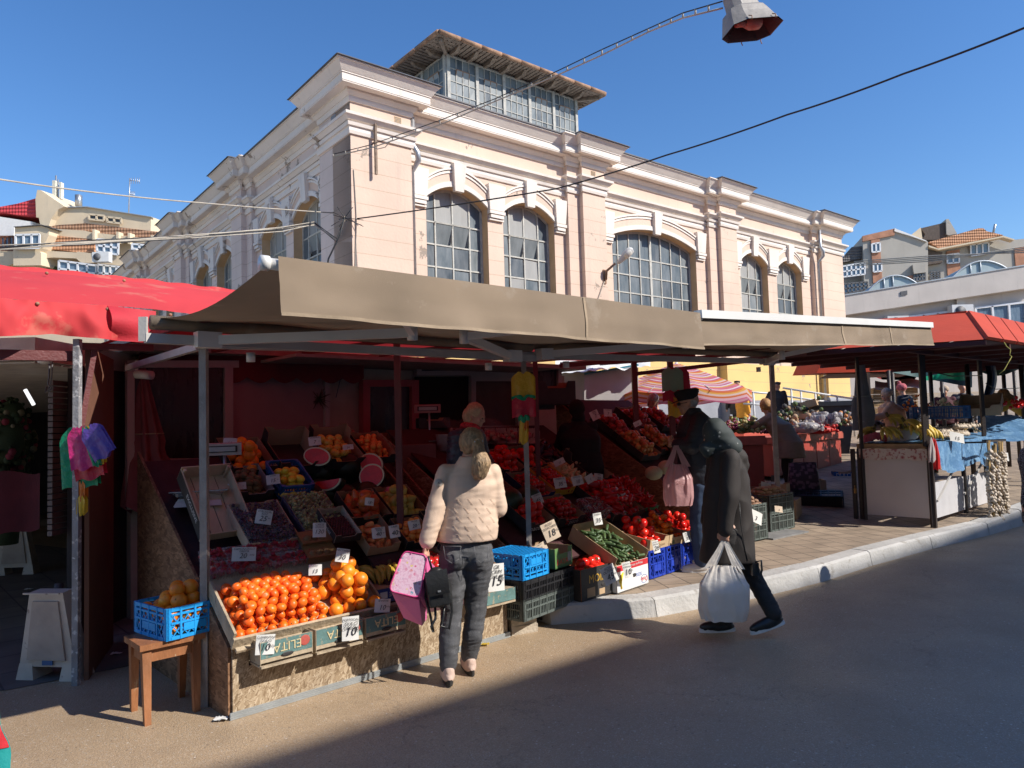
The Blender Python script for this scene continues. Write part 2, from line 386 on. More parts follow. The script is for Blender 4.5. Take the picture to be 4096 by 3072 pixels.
b = MB(); b.poly([(-3.5, 5.05, .004), (-2.55, 5.75, .004), (-3.9, 7.6, .004), (-3.0, 9, .004), (-8, 12, .004), (-9, 4.6, .004)])
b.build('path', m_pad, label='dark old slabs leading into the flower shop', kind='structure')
# ================================================================== MARKET HALL
B0 = Vector((-3.38, 15.6, 0)); AZ = 51.03
a_ = R(AZ); dr = Vector((math.sin(a_), math.cos(a_), 0)); nr = Vector((math.cos(a_), -math.sin(a_), 0))
dl = Vector((-math.cos(a_), math.sin(a_), 0)); nl = Vector((-math.sin(a_), -math.cos(a_), 0)); ZZ = Vector((0, 0, 1))
MR = mat4(dr, nr, ZZ, B0); ML = mat4(dl, nl, ZZ, B0)
m_wall = plaster('pink_plaster', (.68, .515, .405), .37)
m_wall2 = plaster('pink_plaster_peeling_shade_side', (.72, .585, .51), .37, peel=.6)  # peels more; base made paler to lift the shaded facade's tone
m_band = plaster('pink_plaster_plain', (.69, .52, .41), lines=False)
m_trim = plaster('white_trim', (.78, .71, .63), lines=False, peel=.69)
m_trim2 = plaster('white_trim_peeling', (.76, .70, .64), lines=False, peel=.6)
m_yel = plaster('yellow_plaster', (.72, .50, .20), .37)
m_plinth = mat('grey_plinth', (.25, .26, .29), .8, .12, 3, .3, 30)
m_reveal = mat('ochre_reveal', (.60, .40, .22), .85, .1, 3)
m_frame = mat('window_frame_paint', (.46, .45, .40), .6, .15, 8, .2, rgb2=(.28, .2, .14), thr=.62)
m_pane = [glass('dusty_glass_blue', (.075, .10, .115), .3), glass('dusty_glass_dark', (.045, .062, .075), .25), glass('dusty_glass_pale', (.26, .26, .245), .5), glass('dusty_glass_mid', (.13, .15, .155), .35)]
m_zinc = mat('zinc_sheet', (.42, .46, .48), .45, .15, 3, .1, metal=.6)
m_roofdark = mat('dark_roof_sheet', (.11, .11, .115), .6, .2, 3)
hall = thing('market_hall', 'old pale pink market hall with white mouldings, arched windows and a glazed roof lantern', 'building', B0)
rnd = random.Random(3)
def arch_z(x, a, c, z0=7.25, rise=.37):
  t = (x - (a + c) / 2) / ((c - a) / 2); return z0 + rise * (1 - t * t)
def seg(fn, a, c, n=14):
  return [(a + (c - a) * i / n, fn(a + (c - a) * i / n)) for i in range(n + 1)]
def window(M, a, c, cols, kind, tr, par=None):
  sill = 3.85
  f = MB(M); y = -.56
  def az_(x): return arch_z(x, a, c)
  def vbar(x, w=.035, top=None):
    f.box(x - w / 2, x + w / 2, y - .03, y + .02, sill, (top or az_(x)))
  for x in cols[1:-1]:
    wide = .10 if (kind == 'big' and abs(x - (a + c) / 2) < .1) else .04
    vbar(x, wide)
  vbar(a + .03, .06, az_(a + .06)); vbar(c - .03, .06, az_(c - .06))
  pts = seg(az_, a, c)
  for (x0, z0), (x1, z1) in zip(pts, pts[1:]):
    f.add([(x0, y - .03, z0 - .07), (x1, y - .03, z1 - .07), (x1, y - .03, z1), (x0, y - .03, z0), (x0, y + .02, z0 - .07), (x1, y + .02, z1 - .07), (x1, y + .02, z1), (x0, y + .02, z0)], [(0, 1, 2, 3), (4, 5, 6, 7), (0, 1, 5, 4), (3, 2, 6, 7)])
  rows = [sill] + [6.74 - .555 * i for i in range(5, -1, -1)]
  for z in rows: f.box(a, c, y - .022, y + .012, z - .018, z + .018)
  p = MB(M); sashp = MB(M); sf = MB(M)
  rz = rows + [99]
  for i in range(len(cols) - 1):
    for j in range(len(rows)):
      x0, x1, z0 = cols[i], cols[i + 1], rz[j]; z1 = rz[j + 1]
      t0, t1 = min(z1, az_(x0)), min(z1, az_(x1))
      r_ = rnd.random(); mi = 0 if r_ < .5 else (1 if r_ < .72 else (3 if r_ < .9 else 2))
      if kind == 'pair' and j >= len(rows) - 2 and i in (1, 2): mi = 2 if j == len(rows) - 1 else 3
      q = [rnd.uniform(-.012, .012) for _ in range(4)]
      if kind == 'pair' and i in (1, 2) and j == len(rows) - 2:
        # tilting vent sash: built open
        continue
      p.add([(x0, y - .01 + q[0], z0), (x1, y - .01 + q[1], z0), (x1, y - .01 + q[2], t1), (x0, y - .01 + q[3], t0)], [(0, 1, 2, 3)], mi)
  wf = f.build('window', m_frame, hall); p.build('pane', m_pane, wf)
  if kind == 'pair':
    x0, x1 = cols[1], cols[3]; zt, zb = rows[-1], rows[-2] - .03
    sM = M @ TR(0, y + .03, zt) @ RX(-14) ; sf = MB(sM); h = zt - zb
    # RX tilts the foot of the sash outward
    for xx in (x0, (x0 + x1) / 2, x1): sf.box(xx - .018, xx + .018, -.015, .015, -h, 0)
    sf.box(x0, x1, -.015, .015, -h - .02, -h + .02); sf.box(x0, x1, -.015, .015, -.02, .02)
    sf.box(x0, x1, -.004, .004, -h, 0, 1)
    sf.build('vent_sash', [m_frame, m_pane[3]], wf)
  # moulded arch over the window
  s_ = MB(M); yb = -.3
  def ring(o0, o1, y1, mi, n=14, gap=None):
    P = [(x, arch_z(x, a, c)) for x in [a + (c - a) * i / n for i in range(n + 1)]]
    for (xa, za), (xb, zb) in zip(P, P[1:]):
      s_.add([(xa, yb, za + o0), (xb, yb, zb + o0), (xb, y1, zb + o0), (xa, y1, za + o0), (xa, yb, za + o1), (xb, yb, zb + o1), (xb, y1, zb + o1), (xa, y1, za + o1)], [(0, 1, 2, 3), (3, 2, 6, 7), (4, 5, 6, 7), (0, 3, 7, 4), (1, 2, 6, 5)], mi)
  ring(.0, .13, -.25, 0); ring(.13, .34, -.275, 1); ring(.34, .40, -.25, 0); ring(.42, .47, -.22, 0)
  mid = (a + c) / 2; zk = arch_z(mid, a, c)
  s_.add([(mid - .13, -.3, zk - .12), (mid + .13, -.3, zk - .12), (mid + .13, -.19, zk - .12), (mid - .13, -.19, zk - .12), (mid - .19, -.3, zk + .56), (mid + .19, -.3, zk + .56), (mid + .19, -.13, zk + .56), (mid - .19, -.13, zk + .56)],
     [(3, 2, 1, 0), (4, 5, 6, 7), (0, 1, 5, 4), (1, 2, 6, 5), (2, 3, 7, 6), (3, 0, 4, 7)], 0)
  s_.build('window_surround', [tr, m_band], hall)
def impost(M, a, c, tr, parent=None):
  s_ = MB(M)
  s_.frus((a, c, -.3, -.2), (a - .05, c + .05, -.3, -.17), 7.22, 7.88)
  s_.box(a - .02, c + .02, -.3, -.18, 7.12, 7.2); s_.box(a + .02, c - .02, -.3, -.2, 7.02, 7.1); s_.box(a + .0, c - .0, -.3, -.235, 6.96, 7.0)
  s_.build('impost', tr, hall)
def facade(M, L, piers, strips, bays, wm, tr):
  # piers, bay walls
  ep = 0 if M is MR else .004
  for a, c in piers: wl = MB(M); wl.box(a, c, -.9, 0, 3.6, 9.0); wl.build('pier', wm, hall)
  for a, c in strips: wl = MB(M); wl.box(a, c, -.9, -.15, 3.6, 9.0); wl.build('pier', wm, hall)
  bw = MB(M)
  for x0, x1, wins in bays:
    e = x0
    for a, c in wins:
      rv = MB(M)
      bw.box(e, a, -.9, -.3, 3.6, 7.25); e = c
      bw.box(a, c, -.9, -.3, 3.6, 3.85)
      P = seg(lambda x: arch_z(x, a, c), a, c)
      for (xa, za), (xb, zb) in zip(P, P[1:]):
        bw.add([(xa, -.3, za), (xb, -.3, zb), (xb, -.3, 9.0), (xa, -.3, 9.0)], [(0, 1, 2, 3)])
        rv.add([(xa, -.302, za - .003), (xb, -.302, zb - .003), (xb, -.62, zb - .003), (xa, -.62, za - .003)], [(0, 1, 2, 3)])
      rv.add([(a + .003, -.302, 3.85), (a + .003, -.302, 7.25), (a + .003, -.62, 7.25), (a + .003, -.62, 3.85)], [(0, 1, 2, 3)])
      rv.add([(c - .003, -.302, 3.85), (c - .003, -.302, 7.25), (c - .003, -.62, 7.25), (c - .003, -.62, 3.85)], [(0, 1, 2, 3)]); rv.build('window_reveal', m_reveal, hall)
    bw.box(e, x1, -.9, -.3, 3.6, 7.25)
    e = x0
    for a, c in wins + [(x1, x1)]:
      if a > e: bw.add([(e, -.3, 7.25), (a, -.3, 7.25), (a, -.3, 9.0), (e, -.3, 9.0)], [(0, 1, 2, 3)])
      e = c
  bw.build('bay_wall', wm, hall)
  lo = MB(M); lo.box(-.02, L, -.9, -.28, 1.0, 3.598)
  for a, c in piers: lo.box(a - .02, c + .02, -.28, .02, 1.0, 3.598)
  lo.build('lower_wall', m_yel, hall)
  pl = MB(M); pl.box(-.1, L, -.9, -.22, -.2, 2.32)
  for a, c in piers: pl.box(a - .12, c + .12, -.22, .12, -.2, 2.32); pl.frus((a - .12, c + .12, -.22, .12), (a - .03, c + .03, -.22, .03), 2.32, 2.42)
  pl.build('plinth', m_plinth, hall)
  # string course
  sc_ = MB(M)
  def course(a, c, y, z, ex):
    for z0, z1, p0, p1 in ((0, .07, .04, .06), (.07, .17, .05, .05), (.17, .24, .09, .11), (.24, .29, .06, .06), (.29, .37, .10, .17), (.37, .43, .19, .2)):
      p0 -= ep; p1 -= ep; z0 += ep * .5; z1 += ep * .5; e0, e1 = (p0, p1) if ex else (0, 0)
      sc_.frus((a - e0, c + e0, y - .02, y + p0), (a - e1, c + e1, y - .02, y + p1), z + z0, z + z1)
  for a, c in piers: course(a, c, 0, 8.19, True)
  for a, c in strips: course(a, c, -.15, 8.13, True)
  for x0, x1, _ in bays: course(x0, x1, -.3, 8.03, False)
  sc_.build('string_course', tr, hall)
  co = MB(M)
  def corn(a, c, y, z, ex):
    for z0, z1, p0, p1 in ((0, .06, .03, .05), (.06, .12, .05, .05), (.12, .2, .07, .13), (.2, .25, .14, .14), (.25, .28, .33, .33), (.28, .44, .34, .34), (.44, .47, .36, .36), (.47, .65, .37, .5), (.65, .68, .52, .52)):
      p0 -= ep; p1 -= ep; z0 += ep * .5; z1 += ep * .5; e0, e1 = (p0, p1) if ex else (0, 0)
      co.frus((a - e0, c + e0, y - .02, y + p0), (a - e1, c + e1, y - .02, y + p1), z + z0, z + z1)
  for a, c in piers: corn(a, c, 0, 8.92, True)
  for a, c in strips: corn(a, c, -.15, 8.9, True)
  for x0, x1, _ in bays: corn(x0, x1, -.3, 8.86, False)
  co.build('cornice', tr, hall)
  cp = MB(M)
  for a, c in piers: cp.frus((a - .56 + ep, c + .56, -.3, .57 - ep), (a - .5 + ep, c + .5, -.3, .5 - ep), 9.603 + ep, 9.66 - ep)
  for x0, x1, _ in bays: cp.box(x0 + .3, x1 - .3, -.9, .25, 9.542, 9.575)
  cp.build('cornice_flashing', m_roofdark, hall)
PR = [(0, 1.54), (7.1, 8.0), (13.57, 14.5), (20.2, 21.9)]
SR = [(6.66, 7.1), (13.12, 13.57), (19.85, 20.2)]
BR = [(1.54, 6.66, [(2.1, 3.95), (4.45, 6.25)]), (8.0, 13.12, [(8.55, 12.55)]), (14.5, 19.85, [(15.05, 16.8), (17.4, 19.15)])]
facade(MR, 21.9, PR, SR, BR, m_wall, m_trim)
PL_ = [(0.001, 1.6), (7.1, 8.0), (13.6, 14.5), (20.1, 21.0), (26.6, 28.2)]
SL_ = [(6.66, 7.1), (13.15, 13.6), (19.65, 20.1), (26.2, 26.6)]
BL_ = [(1.6, 6.66, [(2.1, 3.95), (4.45, 6.25)]), (8.0, 13.15, [(8.6, 10.4), (10.95, 12.75)]), (14.5, 19.65, [(15.0, 16.9), (17.4, 19.2)]), (21.0, 26.2, [(21.6, 23.4), (23.9, 25.7)])]
facade(ML, 28.2, PL_, SL_, BL_, m_wall2, m_trim2)
for M, bays, tr in ((MR, BR, m_trim), (ML, BL_, m_trim2)):
  for x0, x1, wins in bays:
    for a, c in wins:
      if c - a > 3: cols = [a + (c - a) * i / 8 for i in range(9)]; k = 'big'
      else: wd = c - a; cols = [a, a + .22 * wd, a + .5 * wd, a + .78 * wd, c]; k = 'pair'
      window(M, a, c, cols, k, tr)
    ed = [x0 + .05] + [x for w_ in wins for x in w_] + [x1 - .05]
    for i in range(0, len(ed), 2):
      impost(M, ed[i] + .04 if i == 0 else ed[i] + .02, ed[i + 1] - .02 if i + 2 < len(ed) else min(ed[i + 1], ed[i] + .42), tr) if ed[i + 1] - ed[i] > .2 else None
b = MB(MR); b.box(.3, 21.5, -28, -.9, 2, 3)   # floor slab inside
b.build('inner_floor', m_plinth, hall)
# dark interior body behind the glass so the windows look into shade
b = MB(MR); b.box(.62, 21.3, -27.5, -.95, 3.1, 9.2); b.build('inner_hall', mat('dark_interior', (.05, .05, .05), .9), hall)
# roof
b = MB(MR); zl = 10.75; lx0, lx1, ly0, ly1 = 5.0, 10.35, -13.5, -3.5
o = [(.1, -.3, 9.58), (21.8, -.3, 9.58), (21.8, -28, 9.58), (.1, -28, 9.58)]; q = [(lx0, ly1, zl), (lx1, ly1, zl), (lx1, ly0, zl), (lx0, ly0, zl)]
for i in range(4): b.poly([o[i], o[(i + 1) % 4], q[(i + 1) % 4], q[i]])
b.build('roof', m_zinc, hall)
# lantern
m_wood = mat('weathered_wood', (.23, .17, .125), .85, .35, 9, .5, 40, stretch=(1, 1, 1))
m_lw = mat('lantern_paint', (.40, .38, .34), .7, .2, 6, .2, rgb2=(.24, .18, .14), thr=.6)
m_rust = mat('rusty_gutter', (.30, .17, .10), .7, .35, 5, .3)
lan = MB(MR)
lan.box(lx0, lx1, ly0, ly1, 10.5, 11.95, 0); lan.box(lx0 + .1, lx1 - .1, ly0 + .1, ly1 - .1, 11.95, 13.1, 2); lan.box(lx0, lx1, ly0, ly1, 12.95, 13.2, 0)
for x in (lx0 + .07, lx1 - .07):
  for y in (ly0 + .07, ly1 - .07): lan.box(x - .1, x + .1, y - .1, y + .1, 11.9, 13.0, 0)
ln = lan.build('roof_lantern', [m_lw, m_roofdark, mat('dark_interior', (.05, .05, .05))], hall)
def lwin(M, W_, n, z0=11.0, z1=12.97):
  f = MB(M); p = MB(M); vents = []
  for i in range(n + 1):
    x = W_ * i / n; f.box(x - .055, x + .055, -.03, .05, z0, z1)
  f.box(0, W_, -.03, .03, z0, z0 + .05); f.box(0, W_, -.03, .03, z1 - .05, z1)
  for i in range(n):
    x0 = W_ * i / n + .055; x1 = W_ * (i + 1) / n - .055
    for k in range(1, 4): xx = x0 + (x1 - x0) * k / 4; f.box(xx - .012, xx + .012, -.02, .02, z0, z1)
    for k in range(1, 5):
      zz = z0 + (z1 - z0) * k / 5; f.box(x0, x1, -.015, .022, zz - .012, zz + .012)
    for k in range(4):
      for j in range(5):
        a, c = x0 + (x1 - x0) * k / 4, x0 + (x1 - x0) * (k + 1) / 4; za, zb = z0 + (z1 - z0) * j / 5, z0 + (z1 - z0) * (j + 1) / 5
        q = [rnd.uniform(-.006, .006) for _ in range(4)]
        p.add([(a, q[0], za), (c, q[1], za), (c, q[2], zb), (a, q[3], zb)], [(0, 1, 2, 3)], rnd.choice((0, 0, 1, 3)))
    # opened vent
    xa, xb = x0 + (x1 - x0) * .25, x0 + (x1 - x0) * .75; zt = z0 + (z1 - z0) * .8; h = (z1 - z0) * .42
    v = MB(); vents.append(v); v.M = M @ TR(0, .03, zt) @ RX(-10 - 3 * (i % 3))
    v.box(xa, xb, -.004, .006, -h, 0, 1)
    for xx in (xa, (xa + xb) / 2, xb): v.box(xx - .014, xx + .014, -.012, .014, -h, 0, 0)
    for zz in (0, -h / 2, -h): v.box(xa, xb, -.012, .014, zz - .014, zz + .014, 0)
  wf = f.build('window', m_lw, hall); p.build('pane', m_pane, wf); [v.build('vent_sash', [m_rust, m_pane[2]], wf) for v in vents]
lwin(MR @ TR(lx0, ly1 + .06, 0), lx1 - lx0, 5)
lwin(MR @ mat4(Vector((0, 1, 0)), Vector((-1, 0, 0)), ZZ, Vector((lx0 - .06, ly0, 0))), ly1 - ly0, 8)
b = MB(MR); ov = .78; e0 = (lx0 - ov, lx1 + ov, ly0 - ov, ly1 + ov); cx, cy = (lx0 + lx1) / 2, (ly0 + ly1) / 2
b.frus(e0, (cx - .3, cx + .3, cy - 3, cy + 3), 13.12, 14.55, 1)
b.frus((lx0, lx1, ly0, ly1), e0, 13.2, 13.1, 0)
nb = 46
for i in range(nb):  # soffit boards
  x = e0[0] + (e0[1] - e0[0]) * i / nb
  b.box(x, x + .11, e0[3] - ov, e0[3] - .02, 13.06, 13.09, 0)
for i in range(70):
  y = e0[2] + (e0[3] - e0[2]) * i / 70
  b.box(e0[0] + .02, e0[0] + ov, y, y + .11, 13.055, 13.085, 0); b.box(e0[1] - ov, e0[1] - .02, y, y + .11, 13.055, 13.085, 0)
lr = b.build('lantern_roof', [m_wood, m_rust], hall)
b = MB(MR)
for i in range(9):
  x = lx0 + .1 + (lx1 - lx0 - .2) * i / 8; b.frus((x - .06, x + .06, ly1 - .05, ly1 + .42), (x - .06, x + .06, ly1 - .05, ly1 + .6), 12.93, 13.05)
for i in range(12):
  y = ly1 - .2 - i * .9
  b.frus((lx0 - .42, lx0 + .05, y - .06, y + .06), (lx0 - .6, lx0 + .05, y - .06, y + .06), 12.93, 13.05); b.frus((lx1 - .05, lx1 + .42, y - .06, y + .06), (lx1 - .05, lx1 + .6, y - .06, y + .06), 12.93, 13.05)
for sx, x in ((-1, lx0), (1, lx1)): b.bar((x, ly1, 12.98), (x + sx * .62, ly1 + .62, 13.0), .1, .12)
b.build('eave_bracket', m_wood, lr)
b = MB(MR); g = .07
for a, c in (((e0[0], e0[3]), (e0[1], e0[3])), ((e0[0], e0[2]), (e0[0], e0[3])), ((e0[1], e0[3]), (e0[1], e0[2]))):
  k = 9
  for i in range(k):
    p, q = [Vector((a[0] + (c[0] - a[0]) * t, a[1] + (c[1] - a[1]) * t, 13.12)) for t in (i / k + .003, (i + 1) / k - .003)]
    b.tube([p, q], g, 8)
b.build('gutter', m_rust, lr)
b = MB(MR); b.box(lx0 - .1, lx1 + .1, ly1 + .06, ly1 + .16, 10.5, 11.0); b.frus((2, 12.5, -.45, -.2), (2, 12.5, -.75, -.7), 9.58, 9.9); b.build('base_flashing', m_zinc, hall)
# drainpipes
m_pipe = mat('galvanised_pipe', (.45, .46, .47), .4, .15, 6, .1, metal=.7)
for (x, y) in ((1.66, -.12), (19.98, .02)):
  b = MB(MR); b.tube([(x - .06, y + .1, 8.95), (x - .06, y + .1, 8.3), (x + .02, y + .16, 8.12), (x + .06, y + .14, 7.95), (x, y - .05, 7.7), (x, y - .05, 1.5)], [.055, .06, .07, .07, .05, .05], 10)
  b.build('downpipe', m_pipe, hall)
for x in (1.2, 7.55):
  b = MB(MR); b.box(x - .09, x + .09, 0, .006, 8.68, 8.86, 0)
  for i in range(5):
    for j in range(5): b.box(x - .08 + i * .034, x - .06 + i * .034, .004, .012, 8.69 + j * .034, 8.71 + j * .034, 1)
  b.build('air_vent', [m_reveal, m_roofdark], hall)
b = MB(ML); b.box(.7, .95, 0, .01, 8.7, 8.9); b.build('air_vent', m_plinth, hall)
# wall lamp, wire bracket
def lamp_head(b, M, s=1.0):
  o_ = b.M; b.M = M
  b.lathe([(.001, -.33), (.07, -.3), (.10, -.15), (.14, .05), (.15, .2), (.12, .33), (.001, .38)], 14, sc=(1, .62), mi=0)
  b.lathe([(.001, -.02), (.09, .0), (.115, .12), (.1, .25), (.001, .3)], 14, c=(0, .055, 0), sc=(1, .7), mi=1)
  b.M = o_
wl_ = MR @ Vector((8.0 - .15, 0, 6.05))
t = thing('wall_lamp', 'pale cobra head lamp on a short bracket on the hall pier', 'street lamp', wl_)
b = MB(MR); lamp_head(b, MR @ TR(8.12, .55, 6.36) @ RY(32) @ RX(-38) @ Matrix.Scale(.85, 4)); b.build('lamp_head', [mat('lamp_grey', (.55, .55, .53), .5), mat('lamp_lens', (.6, .58, .52), .15)], t)
b = MB(MR); b.tube([(7.85, .06, 5.75), (7.85, .1, 6.0), (7.95, .35, 6.18)], .035); b.box(7.79, 7.91, 0, .03, 5.65, 6.05); b.build('bracket', m_rust, t)
b = MB(MR); b.bar((.55, .12, 7.35), (.55, .12, 8.5), .06, .05); b.bar((.55, 0, 8.1), (.55, .12, 8.1), .03)
b.build('wire_post', m_wood, label='weathered wooden post carrying wires on the hall corner', cat='post')
# ================================================================== stairs, railing
m_conc = mat('old_concrete', (.42, .38, .33), .9, .2, 3, .5, 40)
b = MB(mat4(dr, nr, ZZ, B0))
for i in range(4): b.box(11.5, 15.6, .1, 3.4 - .42 * i, .2, 1.0 + .17 * i)
b.build('stairs', m_conc, label='worn concrete steps up to the yellow market hall wall', cat='stairs')
m_rail = mat('white_rail_paint', (.62, .63, .62), .5, .1)
t = thing('ramp_railing', 'white tube railing of the ramp along the yellow hall wall', 'railing', MR @ Vector((17, 1, 1.3)))
def rl(x, y, up_=0): return D(x, y, 21.5)
tops = [(1606, 846), (1650, 848), (1691, 838), (1762, 851), (1846, 862)]
b = MB()
for a, c in (((1606, 846), (1662, 850)), ((1691, 838), (1846, 862)), ((1691, 855), (1800, 870)), ((1606, 872), (1668, 876)), ((1691, 885), (1846, 905))): b.tube([D(*a, 21.5), D(*c, 21.5)], .03, 6)
b.build('rail', m_rail, t)
for x, y in ((1627, 847), (1660, 850), (1709, 841), (1730, 846), (1761, 850), (1796, 868), (1808, 857), (1842, 861)):
  b = MB(); p = D(x, y, 21.5); b.tube([p, (p.x, p.y, gz(21.5))], .03, 6); b.build('rail_post', m_rail, t)
# building across the street (behind the viewer's right shoulder) whose roof line throws the long shadow on the road
E1 = G(470, 1659); ea = R(50.7); ed_ = Vector((math.sin(ea), math.cos(ea), 0)); en = Vector((math.cos(ea), -math.sin(ea), 0))
hd = Vector((SD.x, SD.y, 0)).normalized(); dist = 17.0; hz = dist * math.tan(R(SUN_EL)); base = E1 + hd * dist
nb_ = thing('neighbour_building', 'plastered building across the street throwing the long road shadow', 'building', base)
b = MB(mat4(ed_, en, ZZ, Vector((base.x, base.y, 0)))); b.box(-40, 45, 0, 9, 0, hz); b.build('wall', mat('beige_render', (.55, .5, .43), .85, .1, 1), nb_)
b = MB(mat4(ed_, en, ZZ, Vector((base.x, base.y, 0))))
for i in range(-12, 14):
  for z in (1.5, 5): b.box(i * 3.2, i * 3.2 + 1.3, -.04, -.01, z, z + 1.7)
b.build('window', m_pane[1], nb_)
# ================================================================== BACKGROUND BUILDINGS
def slab(b, pts, Y, dep, mi=0, bottom=None):
  P = [D(x, y, Y) for x, y in pts]; b.prism(P, (dep * .25, dep, 0), mi)
def fc(x, y): return (x / 5.12, 351 + y / 5.12)
def wq(par, pts, Y, mf, mg, name='window', mull=(1, 1), fw=.06):
  """window set proud of a wall: frame with mullions + pane"""
  P = [D(x, y, Y - .12) for x, y in pts]  # TL TR BR BL
  b = MB(); g = MB()
  def L(u, v): return (P[0].lerp(P[1], u)).lerp(P[3].lerp(P[2], u), v)
  for k in range(mull[0] + 1): u = k / mull[0]; b.bar(L(u, 0), L(u, 1), fw, .12)
  for k in range(mull[1] + 1): v = k / mull[1]; b.bar(L(0, v), L(1, v), fw, .12)
  g.add([p + Vector((0, .04, 0)) for p in P], [(0, 1, 2, 3)])
  w_ = b.build(name, mf, par); g.build('pane', mg, w_)
m_beige = plaster('beige_render_wall', (.66, .54, .38), lines=False, peel=.66)
m_wht = mat('white_wall_paint', (.75, .74, .72), .7, .06)
m_wf = mat('white_pvc', (.75, .76, .77), .5, .05)
m_gl = glass('sky_reflecting_glass', (.10, .17, .24), .08, .6)
m_tile = rooftile('brown_roof_tiles', (.20, .10, .055), (.40, .22, .13))
m_tile2 = rooftile('orange_roof_tiles', (.30, .13, .06), (.55, .28, .15))
m_red = rooftile('red_roof_sheet', (.42, .03, .04), (.60, .06, .07))
m_gut = mat('gutter_zinc', (.4, .43, .45), .5, .1, metal=.4)
m_ac = mat('ac_white', (.7, .7, .68), .5, .05)
Y0 = 46
lb = thing('apartment_building', 'beige apartment block with orange tiled mansard, white windows and rooftop antennas at left', 'building', D(180, 620, Y0))
def pt(name, pts, Y, dep, m): b = MB(); slab(b, [fc(*p) for p in pts], Y, dep); return b.build(name, m, lb)
pt('wall', [(-400, 640), (0, 600), (360, 660), (540, 705), (1690, 850), (1800, 860), (1800, 2600), (-400, 2600)], Y0 + .6, 10, m_beige)
pt('white_wall', [(-400, 560), (0, 600), (355, 655), (355, 700), (160, 705), (150, 810), (-400, 800)], Y0 + .3, 1, m_wht)
rf = pt('red_roof', [(-400, 600), (-400, 520), (0, 490), (190, 455), (400, 395), (412, 605), (0, 552)], Y0 + .4, 5, m_red)
pt('gable', [(392, 400), (412, 302), (450, 305), (715, 487), (640, 520), (565, 625), (540, 700), (445, 690), (430, 610), (400, 606)], Y0 + .1, 2.5, m_beige)
pt('penthouse', [(560, 620), (655, 490), (960, 487), (1672, 600), (1666, 757), (950, 672), (562, 700)], Y0 + .5, 6, m_beige)
pt('parapet_cap', [(655, 488), (960, 483), (1672, 597), (1672, 604), (960, 492), (655, 497)], Y0 + .35, .3, m_gut)
pt('tiled_roof', [(545, 708), (660, 690), (950, 675), (1666, 757), (1766, 768), (1740, 850), (1030, 775), (630, 735)], Y0 + .3, .4, m_tile)
pt('parapet', [(540, 725), (630, 735), (925, 752), (1030, 775), (1740, 850), (1740, 900), (1040, 850), (920, 838), (625, 812), (540, 805)], Y0 + .1, .4, m_beige)
pt('bay', [(165, 712), (455, 700), (540, 725), (540, 800), (470, 950), (440, 985), (455, 1000), (452, 1136), (148, 1140), (146, 965), (165, 955)], Y0 - .6, 1.4, m_beige)
pt('bay_roof', [(150, 708), (455, 684), (560, 716), (560, 722), (455, 692), (150, 714)], Y0 - .75, 1.2, m_roofdark)
pt('mansard', [(540, 806), (620, 806), (920, 842), (1038, 870), (1038, 1000), (840, 990), (465, 948)], Y0, .4, m_tile2)
pt('band', [(440, 985), (590, 980), (845, 995), (860, 985), (1060, 1010), (1370, 1040), (1400, 1150), (1080, 1110), (900, 1110), (840, 1060), (590, 1050), (452, 1060)], Y0 - .2, .8, m_beige)
pt('balcony_wall', [(0, 985), (146, 985), (146, 1120), (0, 1170)], Y0 - .2, .8, m_beige)
for x in (1035, 1298, 1425, 1680): pt('fire_wall', [(x - 13, x * .1 + 635), (x + 13, x * .1 + 637), (x + 13, x * .1 + 760), (x - 13, x * .1 + 757)], Y0 - .1, .4, m_beige)
m_dkg = glass('dark_room_glass', (.03, .035, .04), .2, .2)
for q, mu, mg in (([(985, 572), (1150, 588), (1150, 645), (985, 628)], (2, 1), m_dkg), ([(1185, 602), (1340, 620), (1340, 676), (1185, 656)], (2, 1), m_dkg)):
  wq(lb, [fc(*p) for p in q], Y0 + .5, m_beige, mg, mull=mu)
for q, mu in (([(172, 802), (438, 795), (436, 945), (172, 950)], (3, 1)), ([(1070, 848), (1310, 870), (1306, 1020), (1072, 985)], (3, 2)), ([(1462, 900), (1625, 915), (1600, 1010), (1462, 1005)], (2, 2)),
       ([(652, 1085), (1066, 1140), (1066, 1320), (652, 1260)], (4, 2)), ([(1080, 1128), (1360, 1160), (1340, 1330), (1080, 1310)], (4, 2))):
  wq(lb, [fc(*p) for p in q], Y0 - (.7 if q[0][0] == 172 else .2), m_wf, m_gl, mull=mu)
wq(lb, [fc(*p) for p in [(8, 822), (150, 818), (150, 965), (8, 968)]], Y0 - .1, mat('brown_wood_frame', (.16, .06, .03), .6), m_gl, mull=(3, 1))
b = MB(); p = D(*fc(1130, 1050), Y0 - .9); b.boxm(TR(*p), 1.05, .4, .62)
b.tube([p + Vector((-.2, -.22, 0)), p + Vector((-.2, -.25, 0))], .23, 14, 1); b.build('air_conditioner', [m_ac, m_roofdark], lb)
